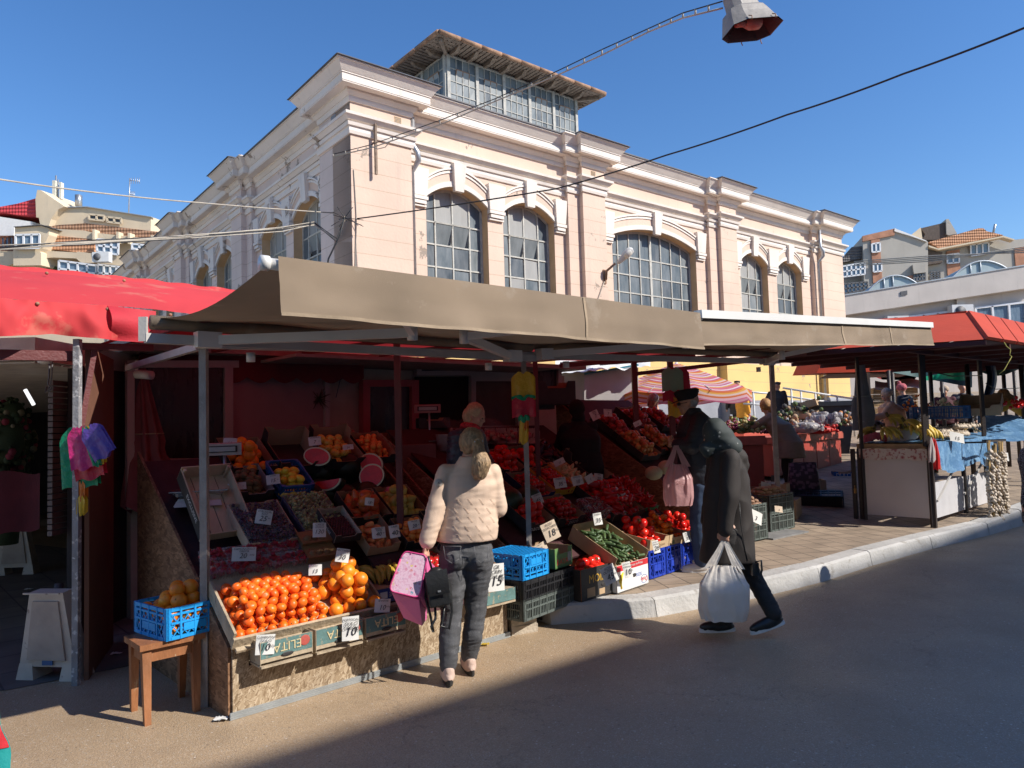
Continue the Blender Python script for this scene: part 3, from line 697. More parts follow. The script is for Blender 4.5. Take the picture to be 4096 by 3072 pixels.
# flowerpots on the white recessed balcony
b = MB()
for x, y in ((180, 1175), (255, 1160), (525, 1160), (610, 1170), (520, 1205), (625, 1220)):
  p = D(*fc(x, y), Y0 + .45); b.ball(p, .13, 8, 0); b.lathe([(.07, -.25), (.12, -.08)], 8, c=tuple(p), mi=1)
b.build('flowerpot', [mat('pot_leaves', (.06, .1, .03), .8), mat('terracotta', (.4, .12, .06), .8)], lb)
b = MB()
for x0, x1, y0, y1 in ((577, 612, 197, 385), (655, 675, 215, 400)):
  P = [D(*fc(*p), Y0 + 1) for p in ((x0, y0), (x1, y0), (x1, y1), (x0, y1))]; b.prism(P, (0, .3, 0), 0)
b.tube([D(*fc(620, 145), Y0 + 1.2), D(*fc(624, 470), Y0 + 1.2)], .05, 6, 1)
b.tube([D(*fc(645, 190), Y0 + 1.2), D(*fc(640, 450), Y0 + 1.2)], .04, 6, 1)
for y in range(220, 440, 30): b.bar(D(*fc(612, y), Y0 + 1.2), D(*fc(650, y + 12), Y0 + 1.2), .05, mi=1)
b.build('cell_antenna', [mat('antenna_cream', (.62, .6, .5), .5), m_pipe], lb)
b = MB(); b.tube([D(*fc(1436, 175), Y0 + 1.2), D(*fc(1424, 555), Y0 + 1.2)], .035, 6)
for y, x1 in ((198, 1545), (350, 1490)):
  b.tube([D(*fc(1430, y), Y0 + 1.2), D(*fc(x1, y + 8), Y0 + 1.2)], .025, 5)
  for k in range(1, 6): xx = 1430 + (x1 - 1430) * k / 5; b.tube([D(*fc(xx, y - 30), Y0 + 1.2), D(*fc(xx, y + 36), Y0 + 1.2)], .015, 4)
b.tube([D(*fc(870, 360), Y0 + 1), D(*fc(870, 485), Y0 + 1)], .22, 4)
b.build('tv_antenna', m_pipe, lb)
# ---- right: apartment block and long concrete building
def fr(x, y): return (1782 + x / 5.12, 432 + y / 5.12)
Y1 = 62
rb = thing('apartment_building', 'grey and terracotta apartment block with tiled roof and wooden attic at right', 'building', D(*fr(1100, 1000), Y1))
m_gr = plaster('grey_render_wall', (.42, .39, .34), lines=False, peel=.66)
m_terr = mat('terracotta_brick', (.42, .2, .12), .85, .2, 2, .4, 8)
m_tim = mat('dark_timber', (.11, .085, .07), .9, .4, 5, .5, stretch=(6, 6, .6))
def pr(name, pts, Y, dep, m): b = MB(); slab(b, [fr(*p) for p in pts], Y, dep); return b.build(name, m, rb)
pr('wall', [(186, 690), (470, 640), (1140, 520), (1260, 530), (1970, 400), (2090, 440), (2300, 420), (2300, 900), (1150, 1000), (200, 1150)], Y1 + 1, 8, m_gr)
pr('block', [(418, 400), (770, 318), (950, 382), (1140, 462), (1140, 1000), (440, 1100)], Y1, 6, m_gr)
pr('brick_band', [(416, 398), (770, 315), (770, 388), (420, 458)], Y1 - .15, .3, m_terr)
pr('brick_strip', [(510, 440), (560, 412), (606, 430), (636, 900), (534, 920)], Y1 - .12, .3, m_terr)
pr('fascia', [(770, 312), (1120, 448), (1130, 462), (940, 395), (770, 345)], Y1 - .2, .3, m_wht)
pr('dark_roof', [(182, 655), (295, 520), (425, 510), (440, 640), (186, 692)], Y1 + .4, 2, rooftile('dark_roof_tiles', (.06, .055, .06), (.16, .14, .13)))
pr('attic', [(1060, 312), (1342, 245), (1352, 400), (1250, 440), (1080, 440), (1110, 380)], Y1 + 1, 3, m_tim)
pr('fin', [(1340, 212), (1368, 210), (1462, 372), (1370, 390), (1345, 380)], Y1 + .8, 2, m_gr)
pr('attic_side', [(955, 385), (1060, 302), (1080, 440), (1060, 425)], Y1 + .6, 1, m_beige)
pr('tiled_roof', [(1150, 465), (1700, 312), (1752, 312), (1790, 345), (1975, 388), (1260, 532)], Y1 + .2, .6, m_tile2)
pr('eave', [(1150, 500), (1250, 535), (1975, 395), (2100, 435), (2090, 448), (1970, 412), (1260, 552), (1150, 520)], Y1 - .1, .8, m_beige)
pr('loggia', [(985, 590), (1090, 570), (1300, 575), (1300, 690), (1115, 720), (985, 700)], Y1 + .4, .8, m_tim)
pr('balcony_wall', [(970, 715), (1110, 692), (1110, 800), (985, 815)], Y1 - .4, 1, m_gr)
pr('brick_panel', [(1345, 570), (1490, 545), (1490, 595), (1345, 605)], Y1 + .9, .3, m_terr); pr('brick_panel', [(1350, 715), (1495, 695), (1500, 830), (1360, 850)], Y1 + .9, .3, m_terr)
pr('brick_panel', [(2095, 530), (2300, 500), (2300, 720), (2110, 730)], Y1 + .9, .3, m_terr)
pr('brick_panel', [(860, 850), (980, 828), (985, 900), (890, 905)], Y1 - .15, .3, m_terr)
for q, mu in (([(518, 487), (608, 472), (612, 568), (522, 578)], (2, 1)), ([(535, 705), (625, 697), (628, 785), (538, 797)], (2, 1)), ([(1610, 500), (1808, 470), (1812, 590), (1616, 618)], (3, 1)), ([(1348, 608), (1482, 590), (1485, 690), (1354, 702)], (2, 1)),
       ([(190, 735), (440, 690), (442, 820), (196, 852)], (5, 2)), ([(205, 930), (470, 905), (472, 985), (215, 1035)], (6, 2)), ([(982, 818), (1108, 800), (1110, 885), (985, 900)], (4, 2)), ([(1160, 800), (1270, 790), (1272, 868), (1166, 880)], (3, 3))):
  wq(rb, [fr(*p) for p in q], Y1 + (-.1 if q[0][0] < 1000 else .9), m_wf if q[0][0] not in (205, 982, 1160) else m_roofdark, m_gl, mull=mu, fw=.06)
b = MB(); b.tube([D(*fr(1883, 270), Y1 + 2), D(*fr(1862, 362), Y1 + 2)], .1, 6); b.build('flue', m_pipe, rb)
Y2 = 44
lg = thing('long_building', 'long weathered white concrete hall with arched skylights behind the red canopies', 'building', D(*fr(1200, 1400), Y2))
m_cw = plaster('weathered_white_concrete', (.60, .54, .48), lines=False, peel=.7)
def pl_(name, pts, Y, dep, m): b = MB(); slab(b, [fr(*p) for p in pts], Y, dep); return b.build(name, m, lg)
pl_('fascia_band', [(150, 1062), (2400, 690), (2400, 950), (150, 1282)], Y2, 6, m_cw)
pl_('wall', [(150, 1270), (2400, 940), (2400, 2600), (150, 2600)], Y2 + .6, 4, m_cw)
pl_('cap', [(150, 1056), (2400, 683), (2400, 695), (150, 1068)], Y2 - .06, 6, m_gut)
pl_('pier', [(1455, 1080), (1545, 1068), (1560, 1400), (1480, 1400)], Y2 + .4, .5, m_cw)
pl_('wall_grille', [(838, 1012), (910, 1000), (912, 1045), (840, 1056)], Y2 - .05, .1, m_roofdark)
for q in ([(930, 1292), (1400, 1232), (1400, 1420), (930, 1420)], [(1660, 1195), (2400, 1110), (2400, 1380), (1690, 1400)], [(420, 1362), (700, 1330), (700, 1400), (420, 1400)]):
  wq(lg, [fr(*p) for p in q], Y2 + .6, m_wf, m_gl, mull=(3 if q[0][0] < 1600 else 4, 1), fw=.13)
for x, y in ((1500, 1235), (790, 1360)):
  b = MB(); p = D(*fr(x, y), Y2 + .2); b.boxm(TR(*p), 1.3, .5, .8); b.tube([p + Vector((-.15, -.26, 0)), p + Vector((-.15, -.29, 0))], .32, 14, 1); b.build('air_conditioner', [m_ac, m_roofdark], lg)
for x0, x1, yb0, yb1, yt in ((430, 1045, 1008, 903, 800), (1362, 2045, 852, 738, 650)):
  A, Bp = D(*fr(x0, yb0), Y2 + .8), D(*fr(x1, yb1), Y2 + .8); A.z -= .3; Bp.z -= .3
  h = .95; n = 20; P = []
  for i in range(n + 1):
    t_ = i / n; p = A.lerp(Bp, t_); p.z += h * (1 - (2 * t_ - 1) ** 2) ; P.append(p)
  b = MB(); f_ = MB()
  for i in range(n): b.add([P[i], P[i + 1], P[i + 1] + Vector((2, 9, 0)), P[i] + Vector((2, 9, 0))], [(0, 1, 2, 3)], 0)
  b.add(P + [Bp, A], [tuple(range(n + 3))], 0)
  sk = b.build('skylight', glass('skylight_plastic', (.33, .40, .40), .4, .3), lg)
  f_.tube([p + Vector((0, -.05, 0)) for p in P], .055, 6)
  for t_ in (.36, .52): p = A.lerp(Bp, t_); f_.tube([p + Vector((0, -.05, 0)), p + Vector((0, -.05, h * (1 - (2 * t_ - 1) ** 2)))], .045, 6)
  f_.build('skylight_frame', m_gut, sk)
# ================================================================== AWNINGS AND STALL FRAME
uS, vS, OS = frame(49, (-1.96, 4.66, 0))
m_taupe = mat('taupe_canvas', (.265, .20, .138), .88, .16, 1.6, .3, 420, transl=.06, rgb2=(.31, .245, .18), thr=.60)
m_bar = mat('white_aluminium', (.72, .71, .68), .35, .05, 3, .05)
m_barg = mat('grey_white_steel', (.50, .48, .45), .45, .12, 5, .1)
m_post = mat('grey_post_paint', (.30, .27, .25), .55, .2, 9, .3, rgb2=(.45, .44, .42), thr=.66)
m_redf = mat('red_canvas', (.60, .045, .05), .6, .1, 1.5, .25, 40, transl=.24)
m_redw = mat('sunbleached_red_canvas', (.60, .045, .05), .8, .1, .9, .12, 7, transl=.12, rgb2=(.62, .13, .10), thr=.56)
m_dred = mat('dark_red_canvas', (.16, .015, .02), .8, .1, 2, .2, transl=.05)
def awning(label, ra, rb, fa, fb, drop, sag, seam, showbar, group='taupe awnings over the produce stalls'):
  ra, rb, fa, fb = map(Vector, (ra, rb, fa, fb))
  t = thing('awning', label, 'awning', (ra + rb) / 2, group)
  b = MB()
  def fabric(u, v):
    p = ra.lerp(rb, u).lerp(fa.lerp(fb, u), v); p.z -= sag * math.sin(math.pi * v) * (1 + .4 * math.cos(6.28 * u)) - .03 + .008 * math.sin(u * 21 + v * 3); return p
  b.sheet(fabric, 30, 14, 0); b.build('fabric', m_taupe, t)
  b = MB(); out = (fa - ra); out.z = 0; out.normalize()
  def val(u, v):
    p = fa.lerp(fb, u) + out * (.035 + .02 * v); p.z += .03 - (drop + .03) * v
    k = v * v
    p += out * k * (.010 * math.sin(u * 26) + .006 * math.sin(u * 61 + 1)) ; p.z += k * .003 * math.sin(u * 17)
    n = noise.noise(Vector((u * 11, v * 3, 2))); p += out * .015 * n * v
    return p
  b.sheet(val, 90, 8, 0)
  b.sheet(lambda u, v: val(u, .94 + .06 * v) + out * .004, 90, 1, 1)
  for s_ in seam: b.sheet(lambda u, v: val(s_ + .006 * u, v) + out * .005, 1, 8, 1)
  b.build('valance', [m_taupe, mat('canvas_hem', (.33, .25, .17), .85)], t)
  d = (fb - fa).normalized()
  b = MB(); b.tube([fa - d * .06, fb + d * .05], .026, 12)
  if showbar:
    b.bar(fa + out * .03 + Vector((0, 0, .03)), fb + out * .03 + Vector((0, 0, .03)), .07, .06);
  b.tube([fa - d * .065, fa - d * .03], .034, 12)
  b.build('front_bar', m_bar, t)
  b = MB(); b.tube([ra - d * .05, rb], .045, 12, 0); b.build('roller', m_taupe, t)
  for e, s_ in ((ra, 1), (rb, -1)):
    sh = e + d * s_ * .3 + out * .06 - Vector((0, 0, .1)); el = sh + d * s_ * 1.05 + out * .72 + Vector((0, 0, .03)); fr_ = fa if s_ == 1 else fb
    end = fr_ + d * s_ * .55 - Vector((0, 0, .03))
    b = MB(); b.bar(sh, el, .045, .06); b.bar(el, end, .04, .05); b.tube([el - Vector((0, 0, .05)), el + Vector((0, 0, .05))], .035, 10); b.bar(sh - d * s_ * .1, sh + d * s_ * .05, .09, .1)
    b.tube([sh + Vector((0, 0, -.13)) + d * s_ * .25, sh + Vector((0, 0, -.07)) + d * s_ * .25], .03, 8)
    b.build('folding_arm', m_bar, t)
  b = MB(); b.bar(ra - Vector((0, 0, .1)) - d * .08, rb - Vector((0, 0, .1)) + d * .05, .05, .06); b.bar(ra - d * .09 + Vector((0, 0, .03)), ra - d * .09 - Vector((0, 0, .12)), .02, .05)
  b.build('torsion_bar', m_barg, t)
  return t
A1R0 = (-2.18, 4.48, 2.40); A1R1 = (.18, 6.53, 2.40); A1F0 = tuple(D(594, 571, 3.16)); A1F1 = tuple(D(1504, 686, 5.23))
awning('first taupe awning with plain deep valance over the orange display', A1R0, A1R1, A1F0, A1F1, .235, .05, (.61,), False)
A2F0 = tuple(D(1500, 689, 5.25)); A2F1 = tuple(D(2003, 709, 8.24))
awning('second taupe awning with white front bar above its valance', (.05, 6.42, 2.42), (3.55, 9.75, 2.55), A2F0, A2F1, .20, .04, (.5, .74), True)
t = thing('canopy_frame', 'grey steel posts and dark red rails carrying the awnings over the stalls', 'stall frame', (-1.98, 4.66, 0))
m_dpost = mat('dark_red_post_paint', (.13, .03, .03), .5, .15, 6, .2)
def vpost(x, y, top, w_=.06, m=m_post, base=0): b = MB(); b.box(x - w_ / 2, x + w_ / 2, y - w_ / 2, y + w_ / 2, base, top); return b.build('post', m, t)
vpost(-1.98, 4.66, 2.32, .045); vpost(.11, 6.5, 2.34, .045, base=.15); vpost(3.80, 10.6, 2.62, .06, base=.15)
q = D(857, 740, 5.95); vpost(q.x, q.y, 2.5, .05, m_dpost); q = D(1155, 760, 7.8); vpost(q.x, q.y, 2.45, .05, m_dpost)
for x in (1369, 1447): q = D(x, 780, 9.6); vpost(q.x, q.y, 2.75, .07, m_dpost, .15)
q = D(265, 1318, 7.25); vpost(-3.89, 7.25, 2.6, .07)
b = MB(); b.bar((-2.0, 4.66, 2.28), (3.52, 9.72, 2.44), .05, .05); b.bar((3.5, 9.7, 2.44), (3.8, 10.6, 2.56), .05, .05); b.bar(D(275, 795, 6.4), D(430, 748, 4.8), .04, .05); b.build('rail', m_barg, t)
b = MB()
p1, p2 = D(1369, 812, 9.6), D(1690, 776, 9.6)
b.bar(D(1210, 790, 9.0), D(1500, 768, 9.6), .05, .05); b.bar(D(1369, 808, 9.6), D(1660, 775, 9.8), .05, .05)
b.build('cross_rail', m_dpost, t)
# red canvas roof over the stalls
rr = thing('red_tarp_roof', 'red canvas roof glowing with sunlight behind the taupe awnings', 'tarp', (0, 8, 2.5))
b = MB(); U, Vv, O_ = frame(48, (-2.05, 4.85, 0))
def rfab(u, v):
  p = O_ + U * (u * 7.7 - .1) + Vv * (v * 3.6 - .47); p.z = 2.475 + .10 * v + .16 * u + .02 * math.sin(u * 40) * math.sin(v * 3.1); return p
b.sheet(rfab, 60, 8); b.build('fabric', m_redf, rr)
b = MB()
for k in range(9): p = rfab(k / 8, 0); q = rfab(k / 8, 1); b.bar(p - Vector((0, 0, .05)), q - Vector((0, 0, .05)), .03, .04)
b.build('rafter', m_dpost, rr)
# scalloped dark valance
b = MB();
def scal(u, v):
  p0 = D(300, 760, 7.0); p1 = D(785, 775, 8.2); p = p0.lerp(p1, u); ph = (u * 9) % 1; p.z = 2.5 - v * (.22 + .06 * math.sin(math.pi * ph)); p.y += .01 * math.sin(u * 40); return p
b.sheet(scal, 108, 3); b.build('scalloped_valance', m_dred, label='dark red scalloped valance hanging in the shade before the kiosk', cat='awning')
# ---- big red canopy at left (over the flower shop)
rc = thing('red_canopy', 'sun bleached red canvas canopy over the flower shop at left', 'canopy', (-3.3, 5.2, 2.3))
P0 = Vector((-3.06, 5.10, 0)); vB = frame(47, (0, 0, 0))[1]
def cpt(x, y, off): return VPL(x, y, P0 + vB * off, 47)
hem = [(-260, 625), (0, 644), (110, 652), (231, 660), (333, 668), (403, 677), (480, 690)]
top = [(-260, 555), (0, 583), (110, 590), (231, 603), (333, 613), (430, 625), (520, 634)]
def li(L, u):
  k = u * (len(L) - 1); i = min(int(k), len(L) - 2); f_ = k - i; return (L[i][0] * (1 - f_) + L[i + 1][0] * f_, L[i][1] * (1 - f_) + L[i + 1][1] * f_)
def roofc(u, v):
  a = cpt(*li(hem, u), 0); c = cpt(*li(top, u), 1.9); p = a.lerp(c, v); p.z += .05 * math.sin(v * math.pi) + .003 * noise.noise(Vector((u * 20, v * 3, 0))) + .01 * math.sin(v * 9); return p
b = MB(); b.sheet(roofc, 60, 16);
b.sheet(lambda u, v: roofc(u, 1) + Vector((0, 0, .02 * math.sin(u * 50) * v)) + Vector((-.3, .35, .02)) * v * .3 + Vector((0, 0, .05 * math.sin(v * 3.1))), 60, 3)
b.build('roof_fabric', m_redw, rc)
hem2 = [(-260, 625), (0, 644), (110, 652), (231, 660), (333, 668)]
bot = [(-260, 722), (0, 727), (110, 722), (231, 733), (333, 741)]
def valc(u, v):
  a = cpt(*li(hem2, u), -.01); c = cpt(*li(bot, u), -.05 + .05 * math.sin(u * 15)); p = a.lerp(c, v)
  p += vB * (-.03 * math.sin(math.pi * v) + .02 * v * math.sin(u * 34) + .03 * noise.noise(Vector((u * 14, v * 2, 5)))); return p
b = MB(); b.sheet(lambda u, v: valc(u * .81, v), 60, 10); b.build('valance', m_redw, rc)
b = MB()   # loose flap curling at the end
def flap(u, v):
  a = cpt(232 + 105 * u, 660 + 12 * u, -.02); c = cpt(236 + 98 * u, 735 + 6 * u, -.04); p = a.lerp(c, v); p -= vB * (.10 * math.sin(math.pi * min(1, v * 1.1)) * (1 - u)); return p
b.sheet(flap, 12, 10); b.build('loose_flap', mat('red_canvas_inner', (.55, .03, .045), .7, .1, transl=.2), rc)
b = MB()
for x, y in ((81, 656), (232, 668), (368, 680), (101, 590), (268, 606)): p = cpt(x, y, -.03 if y > 640 else 1.2); b.ball(p, .014, 8)
b.build('screw_head', m_rust, rc)
b = MB(); b.bar(cpt(-60, 765, .1), cpt(170, 770, .1), .05, .07); b.bar(cpt(172, 748, .05), cpt(330, 752, .05), .04, .05); b.build('rail', m_dpost, rc)
b = MB(); b.box(-3.09, -3.048, 5.1, 5.142, 0, 2.4); b.build('post', mat('flaking_grey_post', (.24, .24, .25), .7, .2, 8, .6, 20, rgb2=(.5, .5, .5), thr=.55), rc)
b = MB(); b.bar(cpt(174, 930, .05), cpt(205, 750, .05), .022, .035); b.build('strut', m_dpost, rc)
# ---- brown board and flower shop
m_board = mat('brown_board', (.17, .075, .045), .75, .2, 2, .2, 20)
b = MB(); p, q = G(181, 1470), G(236, 1392); M = mat4((q - p).normalized(), Vector(((q - p).y, -(q - p).x, 0)).normalized(), ZZ, p); b.M = M; b.box(0, (q - p).length, 0, .03, 0, 2.35)
b.build('board_partition', m_board, label='tall brown board standing beside the flaking grey post', cat='board')
fs = thing('flower_shop', 'dark open flower shop with ribbed ceiling and shuttered windows at left', 'shop', (-4.5, 6.5, 0))
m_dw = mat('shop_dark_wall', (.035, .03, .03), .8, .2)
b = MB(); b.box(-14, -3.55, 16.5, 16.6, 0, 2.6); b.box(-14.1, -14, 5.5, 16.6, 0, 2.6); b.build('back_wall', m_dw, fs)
b = MB()
for i in range(88): b.box(-14, -3.75, 5.7 + i * .12, 5.79 + i * .12, 2.30, 2.315)
b.box(-14, -3.72, 5.65, 16.6, 2.32, 2.5); b.build('ribbed_ceiling', mat('ceiling_cream', (.55, .50, .45), .6), fs)
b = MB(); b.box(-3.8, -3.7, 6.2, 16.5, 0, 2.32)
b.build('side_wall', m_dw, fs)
b = MB(); m_ff = mat('shop_frame_brown', (.22, .17, .13), .6)
for y in (6.6, 7.4, 8.2, 9.0): b.box(-3.86, -3.8, y, y + .07, 0, 2.1)
b.box(-3.86, -3.8, 6.6, 9.07, 2.03, 2.1); b.box(-3.86, -3.8, 6.6, 9.07, .9, .97); b.build('door_frame', m_ff, fs)
b = MB(); b.box(-3.83, -3.81, 6.67, 9.0, .2, 2.03); b.build('glass_door', m_pane[1], fs)
b = MB()
for i in range(26): b.box(-3.87, -3.83, 6.05, 6.5, .9 + i * .05, .94 + i * .05)
b.build('roller_shutter', mat('shutter_grey', (.14, .11, .10), .6), fs)
b = MB(); p = D(66, 858, 6.6); b.tube([p + Vector((-.05, 0, .07)), p + Vector((.03, 0, -.07))], .016, 8); b.build('tube_lamp', mat('lit_tube', (.9, .92, .95), emit=1.0), label='lit white fluorescent tube hanging in the flower shop', cat='lamp')
b = MB(); p = D(97, 766, 5.3); b.lathe([(.05, .0), (.055, -.03), (.045, -.06), (.02, -.07)], 14, c=tuple(p)); b.build('dome_camera', m_bar, label='small white dome camera under the red canopy', cat='camera')
b = MB(); p = D(295, 808, 6.5); b.tube([p, p + Vector((.16, -.05, -.02))], .04, 12); b.bar(p, p + Vector((0, 0, .12)), .02); b.build('security_camera', m_bar, label='white tube security camera by the dark steel post', cat='camera')
b = MB(); pts = [D(108, 770, 5.4), D(106, 815, 5.4), D(103, 830, 5.4), D(112, 838, 5.4), D(98, 848, 5.4), D(101, 835, 5.4)]; b.tube(pts, .006, 5); b.tube([p + Vector((.02, 0, 0)) for p in pts], .004, 5)
b.build('hanging_cable', m_roofdark, label='tangled dark cable dangling in the flower shop', cat='cable')
# bouquets inside the shop
rnd2 = random.Random(11)
fl_m = [mat('cream_petals', (.20, .17, .11), .8), mat('leaf_dark', (.03, .05, .02), .8), mat('dark_red_petals', (.2, .02, .04), .8)]
for i, (x, y, Y, r_) in enumerate(((25, 905, 7.5, .2), (8, 950, 7.0, .25), (40, 960, 7.8, .2), (15, 1010, 7.2, .22))):
  b = MB(); c = D(x, y, Y); b.ball(c, (r_ * .8, r_ * .6, r_ * 1.0), 8, 1); b.tube([c, c - Vector((0, 0, .7))], .03, 6, 1)
  for k in range(70):
    d_ = Vector((rnd2.uniform(-1, 1), rnd2.uniform(-1, 1), rnd2.uniform(-1, 1))).normalized(); d_ = Vector((d_.x * r_ * .85, d_.y * r_ * .65, d_.z * r_ * 1.05)); b.ball(c + d_, rnd2.uniform(.015, .04), 6, rnd2.choice((0, 1, 1, 2)))
  b.lathe([(.1, -.75), (.13, -.4), (.12, -.3)], 10, c=tuple(c), mi=1)
  b.build('bouquet', fl_m, label=('cream and green bouquet highest in the dark flower shop', 'dark bouquet at the left edge of the flower shop', 'leafy bouquet nearest the shop door', 'lowest bouquet wrapped in dark green in the flower shop')[i], cat='bouquet', group='bouquets in the flower shop')
b = MB(); p = D(12, 1060, 6.2)
b.sheet(lambda u, v: p + Vector((-.5 + u * .78, .04 * math.sin(u * 9), .15 - v * (.62 - .15 * u) + .02 * math.sin(u * 12))), 14, 8); b.build('tablecloth', mat('burgundy_cloth', (.09, .012, .02), .9, transl=.1), label='burgundy cloth draped over a shop table', cat='cloth')
# white plastic barrier feet
def plastic_base(M, label):
  m_p = mat('dirty_cream_plastic', (.50, .43, .36), .55, .15, 5, .15, rgb2=(.25, .2, .17), thr=.63)
  t_ = thing('sign_base', label, 'plastic base', M.to_translation(), 'cream plastic sign bases')
  b = MB(M); b.frus((-.22, .22, -.07, .07), (-.13, .13, -.05, .05), .1, .62, 0); b.frus((-.24, -.1, -.09, .09), (-.22, -.12, -.07, .07), 0, .12, 0); b.frus((.1, .24, -.09, .09), (.12, .22, -.07, .07), 0, .12, 0)
  b.box(-.14, .14, -.1, -.085, .62, .63, 0); b.build('shell', m_p, t_)
  b = MB(M); b.frus((-.15, .15, -.085, -.06), (-.1, .1, -.066, -.045), .15, .56); b.build('recess', mat('cream_plastic_inner', (.38, .31, .26), .6), t_)
  return t_
t1 = plastic_base(TR(*G(120, 1462)) @ RZ(-8) @ RX(4), 'cream plastic sign base with blue sticker standing by the grey post')
b = MB(WM[t1.name] @ RZ(-8)); b.box(-.03, .05, -.092, -.085, .11, .15, 0); b.box(-.05, .03, -.082, -.075, .3, .42, 1); b.build('sticker', [mat('blue_label', (.03, .1, .25), .5), mat('worn_paper', (.5, .5, .5), .8)], t1)
b = MB(); p = G(120, 1435); b.tube([p, p + Vector((.01, .02, .6))], .032, 8); b.build('sign_pole', mat('dark_pipe', (.06, .05, .05), .5), t1)
plastic_base(TR(*G(38, 1240, 0)) @ RZ(5) @ RX(3), 'cream plastic sign base in the shade beneath the burgundy cloth')
# folded burgundy parasol with dark bundle under it
pa = thing('folded_parasol', 'folded burgundy parasol tied with cord standing before the kiosk window', 'parasol', (-3.1, 7.2, 0))
b = MB(); top = D(305, 790, 6.9); bt = Vector((top.x + .05, top.y, .0))
def fold(u, v):
  a = 2 * math.pi * u; r_ = .03 + .21 * v ** 1.1 * (1 if v < .75 else 1) ; r_ *= 1 + .22 * math.sin(a * 8);
  if abs(v - .62) < .06: r_ *= .85
  return Vector((top.x + .1 * v + r_ * math.cos(a), top.y + r_ * math.sin(a) * .7, top.z - 1.35 * v + .04 * math.sin(a * 8) * v))
b.sheet(fold, 96, 20); b.build('fabric', mat('burgundy_canvas', (.22, .07, .075), .85, .15), pa)
b = MB(); b.tube([top, (top.x + .12, top.y, 0)], .02, 8); b.build('pole', m_pipe, pa)
b = MB(); cc = top + Vector((.065, 0, -.65)); b.tube([cc + Vector((.14 * math.cos(k * .6), .1 * math.sin(k * .6), 0)) for k in range(12)], .006, 5); b.build('cord', mat('cord_tan', (.4, .3, .2), .8), pa)
# ================================================================== KIOSK BEHIND THE STALL
kz = thing('kiosk', 'shaded kiosk with red tinted window frames behind the fruit display', 'kiosk', (-1.5, 8.5, 0))
uK, vK, _ = frame(47, (0, 0, 0)); OK_ = Vector((-1.72, 4.43, 0)) + vK * 3.05
def kp(x, y): return VPL(x, y, OK_, 47)
def kq(b, x0, y0, x1, y1, d0=0, d1=.06, mi=0):   # block on the wall plane from sight lines
  P = [kp(x0, y0), kp(x1, y0), kp(x1, y1), kp(x0, y1)]
  b.prism([p - vK * d1 for p in P], vK * (d1 - d0), mi)
m_kw = mat('kiosk_pvc', (.44, .36, .34), .5, .05); m_kp = mat('kiosk_panel', (.34, .20, .2), .6, .05); m_kwall = mat('kiosk_cream', (.48, .41, .32), .8, .1)
m_kg = glass('kiosk_dark_glass', (.02, .016, .02), .15, .15)
A_ = kp(240, 1300); B_ = kp(1215, 1100)
b = MB(mat4(uK, vK, ZZ, OK_)); b.box(.28, 6.3, .02, 2.4, 0, 2.42); b.build('wall', m_kwall, kz)
b = MB(mat4(uK, vK, ZZ, OK_)); b.box(.2, 6.5, -.25, 2.5, 2.5, 2.56); b.box(1.5, 5.3, -.9, -.0, 2.43, 2.46); b.build('roof_slab', mat('roof_soffit', (.33, .29, .26), .7), kz)
b = MB(); kq(b, 285, 790, 492, 1050, 0, .03); b.build('window', m_kg, kz)
b = MB(); kq(b, 492, 800, 700, 1100, 0, .03); b.build('panel', m_kp, kz)
b = MB(); kq(b, 270, 780, 720, 795, 0, .07); kq(b, 480, 795, 498, 1100, 0, .07); kq(b, 696, 795, 706, 1100, 0, .07); kq(b, 270, 780, 286, 1100, 0, .07); kq(b, 286, 990, 480, 1002, 0, .06); b.build('window_frame', m_kw, kz)
def win(x0, y0, x1, y1, w_=10, glass_=m_kg):
  b = MB(); kq(b, x0, y0, x1, y0 + w_, 0, .08); kq(b, x0, y1 - w_, x1, y1, 0, .08); kq(b, x0, y0 + w_, x0 + w_, y1 - w_, 0, .08); kq(b, x1 - w_, y0 + w_, x1, y1 - w_, 0, .08)
  f_ = b.build('window', m_kw, kz); b = MB(); kq(b, x0 + w_, y0 + w_, x1 - w_, y1 - w_, 0, .03); b.build('pane', glass_, f_)
m_kr = mat('red_kiosk_frame', (.42, .07, .08), .5, .1)  # plain red for the door frame and drain
win(893, 783, 1010, 812); win(1008, 786, 1115, 814)
b = MB(); kq(b, 775, 822, 895, 836, 0, .1); kq(b, 775, 836, 790, 1180, 0, .1); kq(b, 880, 836, 895, 1180, 0, .1); d_ = b.build('door', m_kr, kz)
b = MB(); kq(b, 790, 836, 880, 1180, 0, .04); b.build('pane', m_kg, d_)
b = MB(); kq(b, 895, 814, 1010, 1180, 0, .02); b.build('doorway', mat('dark_void', (.012, .01, .01), .9), kz)
win(1010, 814, 1120, 930, 10, mat('brown_paper_window', (.12, .07, .06), .7)); win(1120, 790, 1205, 860, 7)
b = MB(); kq(b, 700, 780, 708, 1180, 0, .03); b.build('drain', m_kr, kz)
b = MB(); pts = [kp(740, 800) - vK * .1, kp(735, 815) - vK * .1, kp(725, 822) - vK * .1, kp(716, 860) - vK * .1]; b.tube(pts, .006, 5); b.build('wire', m_roofdark, label='thin wire hanging down the cream kiosk wall', cat='wire')
b = MB(); c = kp(683, 862) - vK * .06
for k in range(40): d_ = Vector((rnd2.uniform(-.12, .14), rnd2.uniform(-.02, .02), rnd2.uniform(-.12, .12))); b.tube([c, c + d_], [.006, .002], 4)
b.build('dried_herbs', mat('dried_brown', (.06, .035, .02), .9), label='bunch of dried herbs hung on the kiosk panel', cat='herbs')
